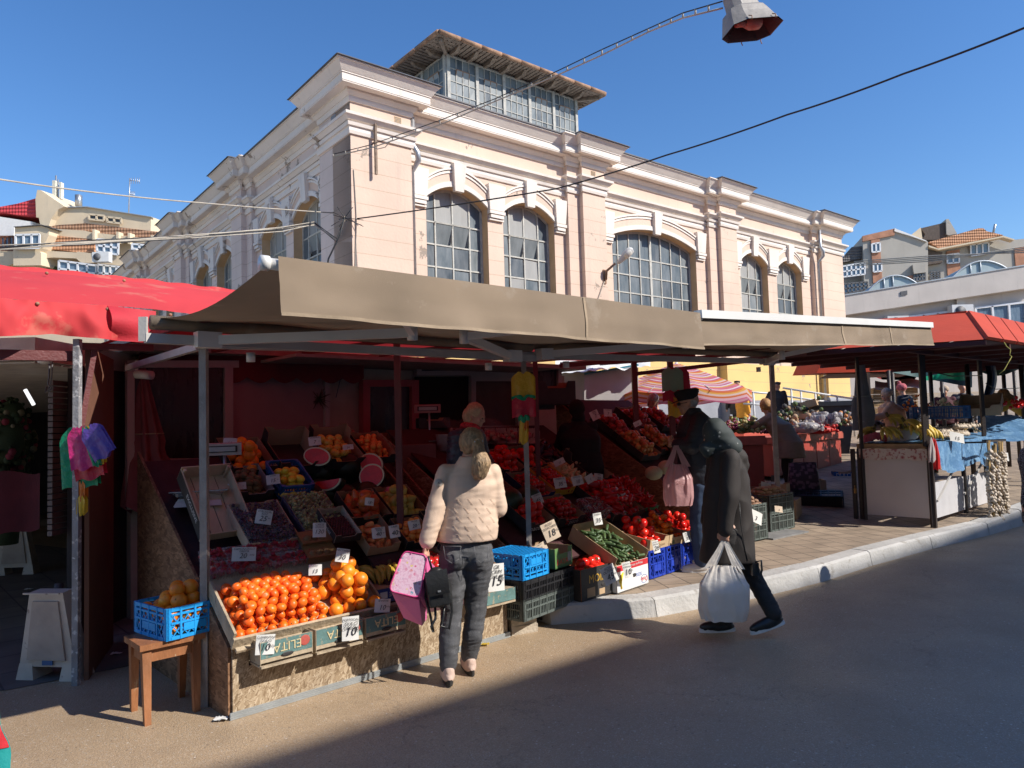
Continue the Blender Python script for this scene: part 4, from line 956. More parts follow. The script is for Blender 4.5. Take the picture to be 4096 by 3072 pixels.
# cream kiosk, white panels behind the right stall
ck = thing('cream_kiosk', 'cream and white closed kiosk with a crumpled tarp on its roof', 'kiosk', D(1300, 900, 12.5))
b = MB(); P = [D(x, y, 12.5) for x, y in ((1205, 790), (1285, 786), (1285, 960), (1205, 960))]; b.prism(P, (.2, 1.5, 0)); b.build('wall', mat('cream_board', (.62, .54, .42), .7, .06), ck)
b = MB(); P = [D(x, y, 12.3) for x, y in ((1262, 808), (1372, 790), (1379, 795), (1379, 960), (1262, 960))]; b.prism(P, (.2, 1.2, 0)); b.build('white_panel', mat('grey_white_board', (.58, .57, .56), .7, .05), ck)
b = MB()
def tp(u, v):
  p = D(1200 + 205 * u, 806 - 14 * u - (52 - 10 * u) * v, 12.1 + 2.2 * v); p.z += .07 * noise.noise(Vector((u * 9, v * 5, 1))) ; p.y += .06 * noise.noise(Vector((u * 11, v * 9, 4))); return p
b.sheet(tp, 40, 14); b.build('roof_tarp', mat('white_tarp', (.72, .70, .66), .7, .08, 3, .6, 6), ck)
b = MB(); b.bar(D(1262, 808, 12.25), D(1379, 788, 12.25), .03, .03); b.build('edge_trim', mat('teal_trim', (.05, .22, .28), .6), ck)
# ================================================================== WIRES AND HANGING LAMP
def wire(name, pts, r_, m, label, cat='cable', n=24, sag=0):
  b = MB(); P = [Vector(p) for p in pts]; out = []
  for i in range(len(P) - 1):
    for k in range(n):
      t_ = k / n; out.append(P[i].lerp(P[i + 1], t_) - Vector((0, 0, sag * 4 * t_ * (1 - t_))))
  out.append(P[-1]); b.tube(out, r_, 6); return b.build(name, m, label=label, cat=cat)
m_blk = mat('black_cable', (.02, .02, .022), .6, bmp=0); m_crm = mat('cream_cable', (.42, .38, .31), .6, bmp=0)
hk = MR @ Vector((.55, .13, 7.6)); LP = D(1575, -2, 9.0)
ta = [D(x, y, Y) for x, y, Y in ((720, 333, 15.5), (800, 313, 15.3), (950, 260, 14.3), (1070, 213, 13.3), (1190, 160, 12.3), (1300, 107, 11.4), (1400, 62, 10.6), (1475, 28, 9.8), (1560, 3, 9.1))]
wire('suspension_cable', ta, .009, m_blk, 'black steel cable running from the hall corner to the street lamp', n=6)
tb = [p - Vector((0, 0, .05 + .02 * (i % 3))) for i, p in enumerate(ta)]
b = MB(); b.tube(tb, .012, 6)
for i in range(len(ta) - 1):
  for k in range(3): t_ = k / 3; p = ta[i].lerp(ta[i + 1], t_); q = tb[i].lerp(tb[i + 1], t_); b.tube([p, q], .014, 5)
b.tube([D(800, 315, 15.3), D(815, 322, 15.2), D(832, 318, 15.1), D(845, 303, 15.0)], .01, 5)
b.build('lamp_cable', m_crm, label='grey supply cable clipped along the black steel cable', cat='cable')
wire('overhead_cable', [MR @ Vector((.1, .05, 6.3)), D(1200, 408, 14), D(1440, 335, 12.5), D(1700, 248, 11), D(1950, 160, 9.6), D(2290, 28, 8)], .014, m_blk, 'long black cable crossing the sky to the upper right', n=8, sag=.02)
wire('upper_left_cable', [D(-60, 378, 10), D(200, 415, 12), D(420, 437, 14), ML @ Vector((.75, .05, 6.6))], .014, m_crm, 'taut pale cable reaching the hall corner from the left', n=8, sag=.01)
b = MB(); ends = [D(-40, 542, 11), D(180, 528, 12), D(400, 514, 13.5), D(610, 497, 15), D(680, 486, 16), ML @ Vector((.55, .1, 5.9)), ML @ Vector((.1, .12, 6.3))]
for k in range(5): b.tube([e + Vector((0, 0, .03 * math.sin(i * 1.7 + k * 2) + .012 * k)) for i, e in enumerate(ends)], .011, 5, k % 2)
b.build('cable_bundle', [m_crm, m_blk], label='sagging bundle of pale and black cables meeting the hall corner', cat='cable')
b = MB(); c = ML @ Vector((.05, .15, 6.3))
b.tube([c, c + Vector((-.1, -.05, -.4)), c + Vector((-.35, -.05, -.9)), c + Vector((-.45, 0, -1.4))], .02, 6)
for k in range(14): b.tube([c, c + Vector((rnd2.uniform(-.3, .5), rnd2.uniform(-.1, .1), rnd2.uniform(-.25, .25)))], .008, 4)
b.build('cable_knot', m_blk, label='tangle of cable ends tied to the hall corner', cat='cable')
wire('corner_cable', [MR @ Vector((.06, .02, 7.4)), MR @ Vector((.1, .02, 6.4)), MR @ Vector((.05, .02, 5.0)), MR @ Vector((.1, .02, 4.2))], .012, m_crm, 'thin cable running down the pink hall corner', n=4)
wire('wall_lamp_cable', [MR @ Vector((7.8, .04, 5.7)), MR @ Vector((7.5, .03, 5.1)), MR @ Vector((7.0, -.1, 4.2))], .012, m_crm, 'pale cable slanting down from the wall lamp', n=4)
b = MB()
for i in range(4): b.tube([D(1845, 565 + i * 3, 43), D(2020, 552 + i * 4, 40), D(2230, 545 - i * 5, 36)], .03, 5)
b.build('far_cables', m_crm, label='pale cables strung before the grey apartment block', cat='cable')
# hanging street lamp
Lc = D(1614, 38, 9.0)
hl = thing('hanging_street_lamp', 'old grey metal street lamp hanging from the steel cable at the top', 'street lamp', Lc)
lw = 1.0
M = TR(*Lc) @ RZ(22) @ RY(-14) @ RX(-13) @ Matrix.Scale(1.1, 4)
m_lg = mat('aged_lamp_metal', (.27, .25, .225), .55, .2, 6, .2, 20); m_ld = mat('lamp_inside', (.10, .05, .045), .8)
b = MB(M)
def ring_(z, a, c): return [(-a, -c * .6, z), (-a * .6, -c, z), (a * .6, -c, z), (a, -c * .6, z), (a, c * .6, z), (a * .6, c, z), (-a * .6, c, z), (-a, c * .6, z)]
levels = [(-.17, .37, .2), (-.15, .36, .19), (-.02, .31, .155), (.07, .27, .14), (.10, .2, .12), (.3, .17, .11), (.34, .1, .07)]
vs = sum((ring_(*l) for l in levels), []); fs = [(i * 8 + j, i * 8 + (j + 1) % 8, i * 8 + 8 + (j + 1) % 8, i * 8 + 8 + j) for i in range(len(levels) - 1) for j in range(8)] + [tuple(range((len(levels) - 1) * 8, len(levels) * 8))]
b.add(vs, fs, 0); vs2 = sum((ring_(z - .0, a - .015, c - .015) for z, a, c in levels[:4]), []); b.add(vs2, [(i * 8 + j, i * 8 + (j + 1) % 8, i * 8 + 8 + (j + 1) % 8, i * 8 + 8 + j) for i in range(3) for j in range(8)] + [tuple(range(24, 32))], 1)
b.build('housing', [m_lg, m_ld], hl)
b = MB(M); b.tube([(-.2, 0, -.07), (-.08, 0, -.07)], .045, 10, 0); b.tube([(-.08, 0, -.07), (.0, 0, -.07), (.12, 0, -.07), (.17, 0, -.07)], [.05, .085, .085, .04], 12, 0); b.build('bulb', mat('reddish_bulb', (.50, .20, .15), .4), hl)
b = MB(M); b.tube([(0, 0, .33), (0, 0, .6)], .02, 6); b.tube([(-.17, 0, .28), (-.3, 0, .3), (-.38, 0, .42)], .012, 6)
for x, y in ((-.2, -.2), (.15, -.2), (.3, .2), (0, .2)): b.tube([(x, y, -.13), (x + .01, y * 1.15, -.16), (x, y * 1.1, -.2)], .006, 5)
b.build('clip', m_rust, hl)
# ================================================================== PROTOTYPES: crates, boxes, cards, fruit
def crate(M, L, W, H, m, label, group=None, style='slot', name='crate', bottom_up=False, dark=None):
  """plastic crate, M at the centre of its base; long side along X"""
  b = MB(M @ (TR(0, 0, H) @ RX(180)) if bottom_up else M); t = .012
  nd = 7 if style == 'diamond' else 0
  b.box(-L / 2 + t, L / 2 - t, -W / 2 + t, W / 2 - t, .006, .012)
  if bottom_up or style == 'diamond':
    pass
  for sx in (-1, 1):
    for sy in (-1, 1):
      b.box(min(sx * L / 2, sx * (L / 2 - .035)), max(sx * L / 2, sx * (L / 2 - .035)), min(sy * W / 2, sy * (W / 2 - .02)), max(sy * W / 2, sy * (W / 2 - .02)), 0, H)
      b.box(min(sx * L / 2, sx * (L / 2 - .02)), max(sx * L / 2, sx * (L / 2 - .02)), min(sy * W / 2, sy * (W / 2 - .035)), max(sy * W / 2, sy * (W / 2 - .035)), .002, H - .002)
  def side(P, Q):
    P = Vector(P); Q = Vector(Q); d = Q - P; l = d.length; d = d / l; n = Vector((0, 0, 1)).cross(d)
    MM = b.M; b.M = MM @ mat4(d, n, ZZ, P)
    b.box(.03, l - .03, -.004, .008, H - .022, H); b.box(.03, l - .03, -.004, .008, 0, .02); b.box(.03, l - .03, -.006, .008, H * .48, H * .48 + .012)
    if style == 'slot':
      b.box(.03, l - .03, -.004, .008, H * .78, H * .78 + .012)
      k = int(l / .1)
      for i in range(1, k): x = l * i / k; b.box(x - .006, x + .006, -.008, .008, 0, H)
      n2 = int(l / .022)
      for i in range(2, n2 - 1): x = l * i / n2; b.box(x - .0035, x + .0035, -.002, .006, .02, H * .78)
    else:
      b.box(.03, l - .03, -.004, .008, H * .75, H * .75 + .012)
      k = 4
      for i in range(1, k): x = l * i / k; b.box(x - .006, x + .006, -.008, .008, 0, H)
      s_ = .045; n2 = int(l / s_) + 4; z0, z1 = .02, H * .75
      for i in range(-4, n2):
        for sg in (1, -1):
          x0 = i * s_; x1 = x0 + sg * (z1 - z0) * .8;
          lo, hi = max(.03, min(x0, x1)), min(l - .03, max(x0, x1))
          if hi - lo < .01: continue
          za = z0 + (z1 - z0) * ((lo if sg > 0 else hi) - x0) / (x1 - x0); zb = z0 + (z1 - z0) * ((hi if sg > 0 else lo) - x0) / (x1 - x0)
          b.bar((lo if sg > 0 else hi, .002, za), (hi if sg > 0 else lo, .002, zb), .005, .006)
      b.box(l * .3, l * .7, -.006, .003, H * .22, H * .46)
    b.M = MM
  hx, hy = L / 2, W / 2
  side((-hx, -hy, 0), (hx, -hy, 0)); side((hx, hy, 0), (-hx, hy, 0)); side((hx, -hy, 0), (hx, hy, 0)); side((-hx, hy, 0), (-hx, -hy, 0))
  if bottom_up:  # lattice floor seen from above
    for i in range(-12, 22):
      for sg in (1, -1):
        x0 = -hx + i * .04; a = Vector((x0, -hy, .004)); c = Vector((x0 + sg * W * .8, hy, .004))
        if a.x > c.x: a, c = c, a
        t0 = max(0, (-hx - a.x) / (c.x - a.x)); t1 = min(1, (hx - a.x) / (c.x - a.x))
        if t1 - t0 > .02: b.bar(a.lerp(c, t0), a.lerp(c, t1), .005, .006)
    # drop the solid floor made above
    b.v[:8] = [b.v[0]] * 8
  return b.build(name, m, label=label, cat='crate', group=group)
m_card = mat('cardboard', (.42, .29, .17), .85, .12, 6, .1); m_cardi = mat('cardboard_inner', (.38, .25, .15), .85, .1); m_kdark = mat('black_printed_card', (.03, .028, .028), .6, .3)
def cbox(M, L, W, H, mo, label, group=None, mi_=None, name='cardboard_box', dips=True, t=.006, marks=None, hole=True, backh=None):
  """open cardboard tray, M at centre of base; front is -Y. marks: list of fn(b) adding printed marks, material list"""
  mi_ = mi_ or m_cardi; b = MB(M); hx, hy = L / 2, W / 2; bh = backh or H
  b.box(-hx, hx, -hy, hy, 0, t, 0)
  def wall(p, q, h0, h1, mid):   # wall with raised corners and cut-down middle
    p = Vector(p); q = Vector(q); d = (q - p); l = d.length; d /= l; n = Vector((0, 0, 1)).cross(d)
    MM = b.M; b.M = MM @ mat4(d, n, ZZ, p)
    f_ = .2
    P = [(0, 0, 0), (l, 0, 0), (l, 0, h1)] + ([(l * (1 - f_), 0, h1), (l * (1 - f_ - .06), 0, mid), (l * (f_ + .06), 0, mid), (l * f_, 0, h0)] if dips and mid < min(h0, h1) else []) + [(0, 0, h0)]
    b.prism(P, (0, t * .5, 0), 0); b.prism([(x, t * .5, z) for x, _, z in P], (0, t * .5, 0), 1)
    b.M = MM
  md = H * .7 if dips else H
  wall((-hx, -hy, 0), (hx, -hy, 0), H, H, md); wall((hx, hy, 0), (-hx, hy, 0), bh, bh, bh if not dips else bh * .85)
  wall((hx, -hy + t, 0), (hx, hy - t, 0), H - .002, bh - .002, min(H, bh) - .003); wall((-hx, hy - t, 0), (-hx, -hy + t, 0), bh - .002, H - .002, min(H, bh) - .003)
  o = b.build(name, [mo, mi_], label=label, cat='box', group=group)
  return o
def onto(parent, M, fn, name, mats):
  """printed marks or writing laid on a thing, in the frame M"""
  b = MB(M); fn(b); W = WM[parent.name]; me = b.mesh(name, mats, W.inverted())
  o = bpy.data.objects.new(name, me); COL.objects.link(o); o.parent = parent; return o
m_paper = mat('white_card_paper', (.64, .63, .60), .8, .04, 3, .1, 40); m_ink = mat('black_marker', (.015, .015, .02), .6, bmp=0); m_paperb = mat('kraft_card_paper', (.52, .42, .32), .85, .06)
CARDS = []
def pcard(x, y, Y, w_, h_, big, top, label, roll=0, az=150, tilt=-12, paper=None, unit='lei/kg', hang=0):
  c = D(x, y, Y) if not isinstance(Y, Vector) else Y
  M = TR(*c) @ RZ(180 - az) @ RX(tilt) @ RY(roll)
  b = MB(M @ RX(90)); n = 8
  b.sheet(lambda u, v: (w_ * (u - .5), h_ * (v - .5), .006 * math.sin(u * 3.1) + .008 * (v - .5) ** 2), n, 3)
  o = b.build('price_card', paper or m_paper, label=label, cat='price card')
  def wr(b):
    b.text(big, TR(-w_ * .04, -h_ * .14, .012), h_ * .52 if len(big) < 3 else h_ * .42)
    if unit: b.text(unit, TR(w_ * .33, -h_ * .06, .012), h_ * .16)
    for i, l in enumerate(top): b.text(l, TR(0, h_ * (.36 - .17 * i), .012), min(h_ * .2, w_ * 1.7 / max(4, len(l))))
  onto(o, M @ RX(90), wr, 'writing', m_ink)
  return o
# fruit meshes -------------------------------------------------------------
def fruit(name, prof, mats, n=16, stem=None, sq=(1, 1), lobes=0, la=.04, seed=1):
  b = MB(); b.lathe(prof, n, mi=0, sc=sq)
  if lobes:
    for i, p in enumerate(b.v):
      a = math.atan2(p.y, p.x); k = 1 + la * math.cos(a * lobes); b.v[i] = Vector((p.x * k, p.y * k, p.z))
  if stem: stem(b)
  me = b.mesh(name, mats); me.polygons.foreach_set('use_smooth', [True] * len(me.polygons)); return me
def sph(r, fl=1.0, dt=0, db=0, k=9):
  out = []
  for i in range(k + 1):
    a = math.pi * i / k; s_ = math.sin(a); c_ = -math.cos(a)
    z = c_ * r * fl + (dt * r * -math.exp(-(s_ / .35) ** 2) if c_ > 0 else db * r * math.exp(-(s_ / .3) ** 2)); out.append((max(1e-4, r * s_), z))
  return out
def m_fruit(name, c1, c2, rough=.35, pore=.3, bs=180, sss=.0, vs=3, spec=None):
  m, t, b = nodes_mat(name); oi = t.nodes.new('ShaderNodeObjectInfo'); co = objco(t)
  n1 = tex(t, 'TexNoise', co, vs / .1, i_Detail=3.0)
  f_ = mth(t, 'ADD', mth(t, 'MULTIPLY', n1, .6), mth(t, 'MULTIPLY', oi.outputs['Random'], .45))
  t.links.new(ramp(t, f_, [(.35, c1), (.8, c2)]), b.inputs['Base Color']); b.inputs['Roughness'].default_value = rough
  if sss: b.inputs['Subsurface Weight'].default_value = sss; b.inputs['Subsurface Scale'].default_value = .01
  if pore: bump(t, b, tex(t, 'TexNoise', co, bs * 2), pore, .002)
  return m
mf_or = m_fruit('orange_peel', (.85, .22, .012), (.95, .34, .02), .38, .4, sss=.1)
mf_cl = m_fruit('clementine_peel', (.86, .13, .012), (.93, .21, .015), .35, .4, sss=.1)
mf_tom = m_fruit('tomato_skin', (.62, .015, .012), (.78, .04, .02), .18, 0); mf_tomd = m_fruit('dark_tomato_skin', (.38, .012, .012), (.58, .025, .02), .2, 0)
mf_app = m_fruit('red_apple_skin', (.36, .02, .03), (.62, .12, .08), .28, 0); mf_appy = m_fruit('yellow_apple_skin', (.62, .42, .06), (.78, .58, .10), .3, 0); mf_appb = m_fruit('blush_apple_skin', (.48, .16, .05), (.68, .36, .10), .3, 0)
mf_pear = m_fruit('yellow_pear_skin', (.50, .36, .06), (.64, .50, .12), .45, .1); mf_pearr = m_fruit('red_pear_skin', (.50, .06, .02), (.66, .22, .04), .4, .1)
mf_lem = m_fruit('lemon_peel', (.78, .50, .03), (.88, .62, .05), .4, .4); mf_kiw = m_fruit('kiwi_skin', (.15, .085, .035), (.25, .15, .07), .9, .4)
mf_pea = m_fruit('peach_skin', (.72, .22, .08), (.86, .48, .18), .8, .1); mf_apr = m_fruit('apricot_skin', (.85, .22, .04), (.90, .40, .08), .6, .1)
mf_mel = m_fruit('watermelon_rind', (.012, .02, .012), (.03, .05, .02), .35, 0); mf_per = m_fruit('persimmon_skin', (.75, .14, .01), (.85, .30, .02), .25, 0)
mf_pot = m_fruit('potato_skin', (.42, .26, .13), (.58, .40, .22), .9, .4); mf_potd = m_fruit('earthy_potato_skin', (.24, .14, .09), (.38, .24, .16), .9, .4)
mf_pep = m_fruit('red_pepper_skin', (.42, .008, .012), (.62, .02, .02), .16, 0); mf_cuc = m_fruit('cucumber_skin', (.035, .075, .025), (.09, .15, .05), .5, .5, 60)
mf_ban = m_fruit('banana_skin', (.52, .36, .05), (.68, .49, .09), .5, .1); mf_cab = m_fruit('cabbage_leaf', (.45, .48, .3), (.62, .62, .48), .6, .3, 30)
mf_chr = m_fruit('cherry_skin', (.045, .004, .008), (.10, .008, .015), .12, 0); mf_gar = m_fruit('garlic_skin', (.42, .34, .25), (.60, .51, .41), .6, .2)
mf_zuc = m_fruit('pale_zucchini_skin', (.48, .42, .2), (.6, .55, .3), .5, .1); m_stem = mat('fruit_stem', (.08, .10, .03), .8, bmp=0)
m_calyx = mat('green_calyx', (.06, .14, .03), .7, bmp=0)
def st(r, h, w_=.003, mi=1): return lambda b: b.tube([(0, 0, h), (r * .1, 0, h + r * .25)], w_, 5, mi)
FR = {}
def FK(k, *me): FR[k] = me
FK('orange', fruit('orange', sph(.041, .97, .05), [mf_or, m_stem], stem=lambda b: b.ball((0, 0, .037), .004, 6, 1)), fruit('orange', sph(.039, 1.0, .08, .05), [mf_or, m_stem], stem=lambda b: b.ball((0, 0, .035), .004, 6, 1)))
FK('clementine', fruit('clementine', sph(.031, .8, .12), [mf_cl, m_stem], stem=lambda b: b.ball((0, 0, .021), .0035, 6, 1), lobes=9, la=.008), fruit('clementine', sph(.029, .84, .15, .1), [mf_cl, m_stem], stem=lambda b: b.ball((0, 0, .021), .003, 6, 1), lobes=7, la=.015))
FK('tomato', fruit('tomato', sph(.042, .84, .2, .1), [mf_tom, m_calyx], stem=lambda b: [b.bar((0, 0, .031), (.016 * math.cos(k * 1.25), .016 * math.sin(k * 1.25), .033), .003, mi=1) for k in range(5)], lobes=5, la=.03), fruit('tomato', sph(.038, .9, .15), [mf_tom, m_calyx], lobes=4, la=.02))
FK('vine', fruit('tomato', sph(.030, .93, .1), [mf_tomd, m_calyx], stem=lambda b: [b.bar((0, 0, .026), (.014 * math.cos(k * 1.25), .014 * math.sin(k * 1.25), .028), .002, mi=1) for k in range(5)]))
FK('plumt', fruit('tomato', sph(.026, 1.45, .1), [mf_tomd, m_calyx]))
FK('apple', fruit('apple', sph(.037, .9, .3, .2), [mf_app, m_stem], stem=st(.037, .022), lobes=5, la=.015)); FK('yapple', fruit('apple', sph(.037, .88, .3, .2), [mf_appy, m_stem], stem=st(.037, .022), lobes=5, la=.015)); FK('bapple', fruit('apple', sph(.037, .88, .3, .2), [mf_appb, m_stem], stem=st(.037, .022), lobes=5, la=.015))
pp = [(1e-4, -.04), (.018, -.038), (.032, -.025), (.036, -.008), (.032, .012), (.022, .03), (.014, .045), (.009, .055), (1e-4, .058)]
FK('pear', fruit('pear', pp, [mf_pear, m_stem], stem=lambda b: b.tube([(0, 0, .055), (.006, 0, .08)], .002, 5, 1))); FK('rpear', fruit('pear', pp, [mf_pearr, m_stem], stem=lambda b: b.tube([(0, 0, .055), (.006, 0, .08)], .002, 5, 1)))
FK('lemon', fruit('lemon', [(1e-4, -.045), (.008, -.04), (.02, -.03), (.029, -.012), (.03, .005), (.025, .022), (.014, .036), (.006, .042), (1e-4, .044)], [mf_lem])); FK('kiwi', fruit('kiwi', sph(.026, 1.25), [mf_kiw]))
FK('flatpeach', fruit('peach', sph(.036, .62, .45, .2), [mf_pea], lobes=0)); FK('apricot', fruit('apricot', sph(.024, .95, .1), [mf_apr], lobes=0)); FK('cherry', fruit('cherry', sph(.012), [mf_chr], n=8))
FK('persimmon', fruit('persimmon', sph(.036, .75, .15), [mf_per, m_stem], stem=lambda b: [b.bar((0, 0, .024), (.014 * math.cos(k * 1.57), .014 * math.sin(k * 1.57), .026), .008, .002, mi=1) for k in range(4)], lobes=4, la=.03))
FK('melon', fruit('watermelon', sph(.125, .92), [mf_mel], n=24)); FK('cabbage', fruit('cabbage', sph(.105, .8), [mf_cab], n=20, lobes=7, la=.02))
FK('potato', fruit('potato', sph(.032, 1.6), [mf_pot], sq=(1, .8)), fruit('potato', sph(.03, 1.35), [mf_pot], sq=(.9, .8), lobes=2, la=.06)); FK('dpotato', fruit('potato', sph(.028, 1.4), [mf_potd], sq=(1, .85)))
def curved(name, L, r, m, bend, n=8, tip=.4, k=9, mi_end=None):
  b = MB(); P = []; rr_ = []
  for i in range(k + 1):
    t_ = i / k; a = (t_ - .5) * bend; P.append(((L / bend) * math.sin(a), 0, (L / bend) * (1 - math.cos(a)))); rr_.append(r * (max(.02, math.sin(math.pi * min(1, max(0, t_))) ** tip)))
  b.tube(P, rr_, n); me = b.mesh(name, m if isinstance(m, list) else [m]); return me
FK('pepper', fruit('pepper', [(1e-4, -.075), (.01, -.07), (.02, -.05), (.028, -.02), (.032, .01), (.03, .025), (.016, .03), (1e-4, .022)], [mf_pep, m_calyx], stem=lambda b: b.tube([(0, 0, .022), (.004, 0, .05)], .004, 5, 1), lobes=3, la=.1))
FK('longpep', curved('long_pepper', .2, .016, [mf_pep], .5)); FK('cucumber', curved('cucumber', .11, .017, [mf_cuc], .35, tip=.3), curved('cucumber', .10, .018, [mf_cuc], .15, tip=.3)); FK('zucchini', curved('zucchini', .2, .025, [mf_zuc], .25, tip=.3))
FK('eggplant', curved('eggplant', .2, .035, [m_fruit('eggplant_skin', (.02, .006, .015), (.05, .01, .03), .15, 0)], .3, tip=.4))
RF = random.Random(21)
GK = dict(orange=1.2, clementine=1.13, tomato=1.22, vine=1.18, plumt=1.1, pepper=1.3, longpep=1.2, apple=1.12, bapple=1.1, yapple=1.15, pear=1.12, rpear=1.2, lemon=1.1, flatpeach=1.08, apricot=1.15, kiwi=1.1, persimmon=1.15, potato=1.1, dpotato=1.1)
def heap(F, a0, a1, b0, b1, kind, r, layers, name, label, cat, group, up=.75, lie=False, jit=.12, slope=0.0, rise=None, cap=None, zoff=0):
  """fruit stacked in layers on the sloping plane F (4x4: x along, y up the slope, z out); a/b in plane metres"""
  gk = GK.get(kind, 1); r = r * gk; n = 0; dx = 2 * r; dy = dx * .87; out = []
  for L in range(layers):
    i0a, i1a, i0b, i1b = a0 + r + L * r * .9, a1 - r - L * r * .9, b0 + r + L * r * .9, b1 - r - L * r * .9
    if i1a <= i0a or i1b < i0b - .5 * r: break
    row = 0; y = i0b + (dy * .33 if L % 2 else 0)
    while y <= i1b + 1e-6:
      x = i0a + (r if (row + L) % 2 else 0)
      while x <= i1a + 1e-6:
        z = r * .85 + L * r * 2 * up + RF.uniform(-.06, .06) * r + zoff
        p = F @ Vector((x + RF.uniform(-jit, jit) * r, y + RF.uniform(-jit, jit) * r, z))
        out.append(p); x += dx
      y += dy; row += 1
  if cap: out = out[:cap]
  for p in out:
    me = RF.choice(FR[kind]); s_ = RF.uniform(.9, 1.08) * gk
    if lie: rot = Euler((RF.uniform(1.2, 1.9), 0, RF.uniform(0, 6.28))).to_matrix().to_4x4()
    else: rot = Euler((RF.uniform(-1.2, 1.2), RF.uniform(-1.2, 1.2), RF.uniform(0, 6.28))).to_matrix().to_4x4()
    place(me, name, TR(*p) @ rot @ Matrix.Scale(s_, 4), label, cat, group)
  return len(out)
# ================================================================== RIGHT STALLS
uQ, vQ, OQ = frame(48, (5.65, 9.91, .15)); MQ = mat4(uQ, vQ, ZZ, OQ)
m_cred = mat('orange_red_painted_sheet', (.44, .042, .012), .85, .1, 2, .15, 20, rgb2=(.5, .12, .06), thr=.66)
m_cund = mat('canopy_underside_shade', (.09, .02, .02), .7, .1)  # darker copy of the roof sheet: shade below put into the colour
rcn = thing('red_canopy', 'orange red ribbed sheet canopy over the banana and garlic stall', 'canopy', OQ)
def C5(x, y): return ((3400 + x / 3.178) / S, (1250 + y / 3.178) / S)
zb_, zt_ = 2.55, 3.05
Kb = [G(*C5(1720, 340), zb_), G(*C5(1905, 371), zb_), G(*C5(2112, 402), zb_)]
Kt = [G(*C5(1480, 5), zt_), G(*C5(1690, 55), zt_), G(*C5(1890, 95), zt_)]
du, dt_ = (Kb[2] - Kb[0]) / 2, (Kt[2] - Kt[0]) / 2
E_ = G(1742, 757, zb_); TE = E_ + (Kt[0] - Kb[0]) * .9 + uQ * .2 - vQ * .3; TE.z = zt_
b = MB(); b.poly([Kb[0], Kt[0], TE, E_]);
NS = 11; back = vQ * 2.9
for i in range(NS):
  a0, a1 = Kb[0] + du * i, Kb[0] + du * (i + .93); t0, t1 = Kt[0] + dt_ * i, Kt[0] + dt_ * (i + .93); o_ = Vector((0, 0, .03)) + (-vQ) * .03
  b.prism([a0, a1, t1, t0], o_); b.prism([t0, t1, t1 + vQ * 1.4, t0 + vQ * 1.4], (0, 0, .03)); b.poly([t0 + vQ * 1.4, t1 + vQ * 1.4, a1 + back, a0 + back])
L0, L1 = Kb[0], Kb[0] + du * NS; T0_, T1_ = Kt[0], Kt[0] + dt_ * NS
b.poly([L0, L1, T1_, T0_]); b.poly([T0_, T1_, T1_ + vQ * 1.4, T0_ + vQ * 1.4]); b.poly([T0_, T0_ + vQ * 1.4, TE + vQ * .4, TE])
b.build('roof_sheet', m_cred, rcn)
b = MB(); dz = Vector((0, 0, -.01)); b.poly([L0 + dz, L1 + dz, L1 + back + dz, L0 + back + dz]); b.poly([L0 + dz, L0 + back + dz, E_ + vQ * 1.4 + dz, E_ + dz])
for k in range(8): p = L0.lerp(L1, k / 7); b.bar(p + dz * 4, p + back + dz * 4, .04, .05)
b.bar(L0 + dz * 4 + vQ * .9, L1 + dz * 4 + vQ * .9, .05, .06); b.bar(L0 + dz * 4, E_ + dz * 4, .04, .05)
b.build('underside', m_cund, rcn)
m_bp = mat('black_brown_post', (.035, .025, .022), .5, .2, 9, .2)
for (u_, v_) in ((-.02, .9), (-.18, 0), (-.02, 0.02), (2.36, 0), (2.48, .02), (4.6, 2.6), (4.9, 0)):
  p = OQ + uQ * u_ + vQ * v_; b = MB(); b.box(p.x - .021, p.x + .021, p.y - .021, p.y + .021, .15 if u_ > -.1 or v_ > .5 else 1.25, 2.56); b.build('post', m_bp, rcn)
# counter
m_wp = mat('off_white_board', (.60, .53, .49), .6, .06, 2, .1, rgb2=(.4, .33, .3), thr=.7)
ct = thing('market_counter', 'white boarded market counter carrying bananas and garlic under a blue sheet', 'counter', OQ)
b = MB(MQ); b.box(-.012, 0, .03, .93, .12, .96); b.build('end_panel', m_wp, ct)
b = MB(MQ); b.box(.03, 2.7, 0.0, .012, .12, .60); b.build('side_panel', mat('grey_board', (.50, .49, .5), .6, .06), ct)
b = MB(MQ); b.box(0, 2.75, .0, .98, 1.06, 1.13); b.build('table_top', mat('ply_edge', (.42, .26, .13), .7, .15), ct)
for u_, v_ in ((0, .95), (.0, 0.0), (1.3, 0), (2.7, 0), (2.7, .95), (-.05, 1.02)): b = MB(MQ); b.box(u_ - .025, u_ + .025, v_ - .025, v_ + .025, 0, 1.06); b.build('leg', m_bp, ct)
b = MB(MQ); b.bar((.12, -.01, .35), (1.25, -.01, .95), .02, .03); b.bar((1.25, -.01, .35), (2.6, -.01, .95), .02, .03); b.build('brace', m_barg, ct)
b = MB(MQ)
b.sheet(lambda u, v: (-.035 - .012 * math.sin(u * 17) * v, .02 + .92 * u, 1.06 - v * (.15 + .012 * math.sin(u * 11))), 30, 3)
def floral():
  m, t, bb = nodes_mat('floral_oilcloth'); co = objco(t)
  v_ = tex(t, 'TexVoronoi', co, 9); n_ = tex(t, 'TexNoise', co, 26, i_Detail=2.0)
  c = ramp(t, v_, [(.12, (.30, .05, .06)), (.2, (.55, .32, .28)), (.34, (.62, .52, .45))]); c = mixc(t, ramp(t, n_, [(.56, (0, 0, 0)), (.6, (1, 1, 1))]), c, (.42, .18, .16))
  t.links.new(c, bb.inputs['Base Color']); bb.inputs['Roughness'].default_value = .35; return m
b.build('floral_oilcloth', floral(), ct)
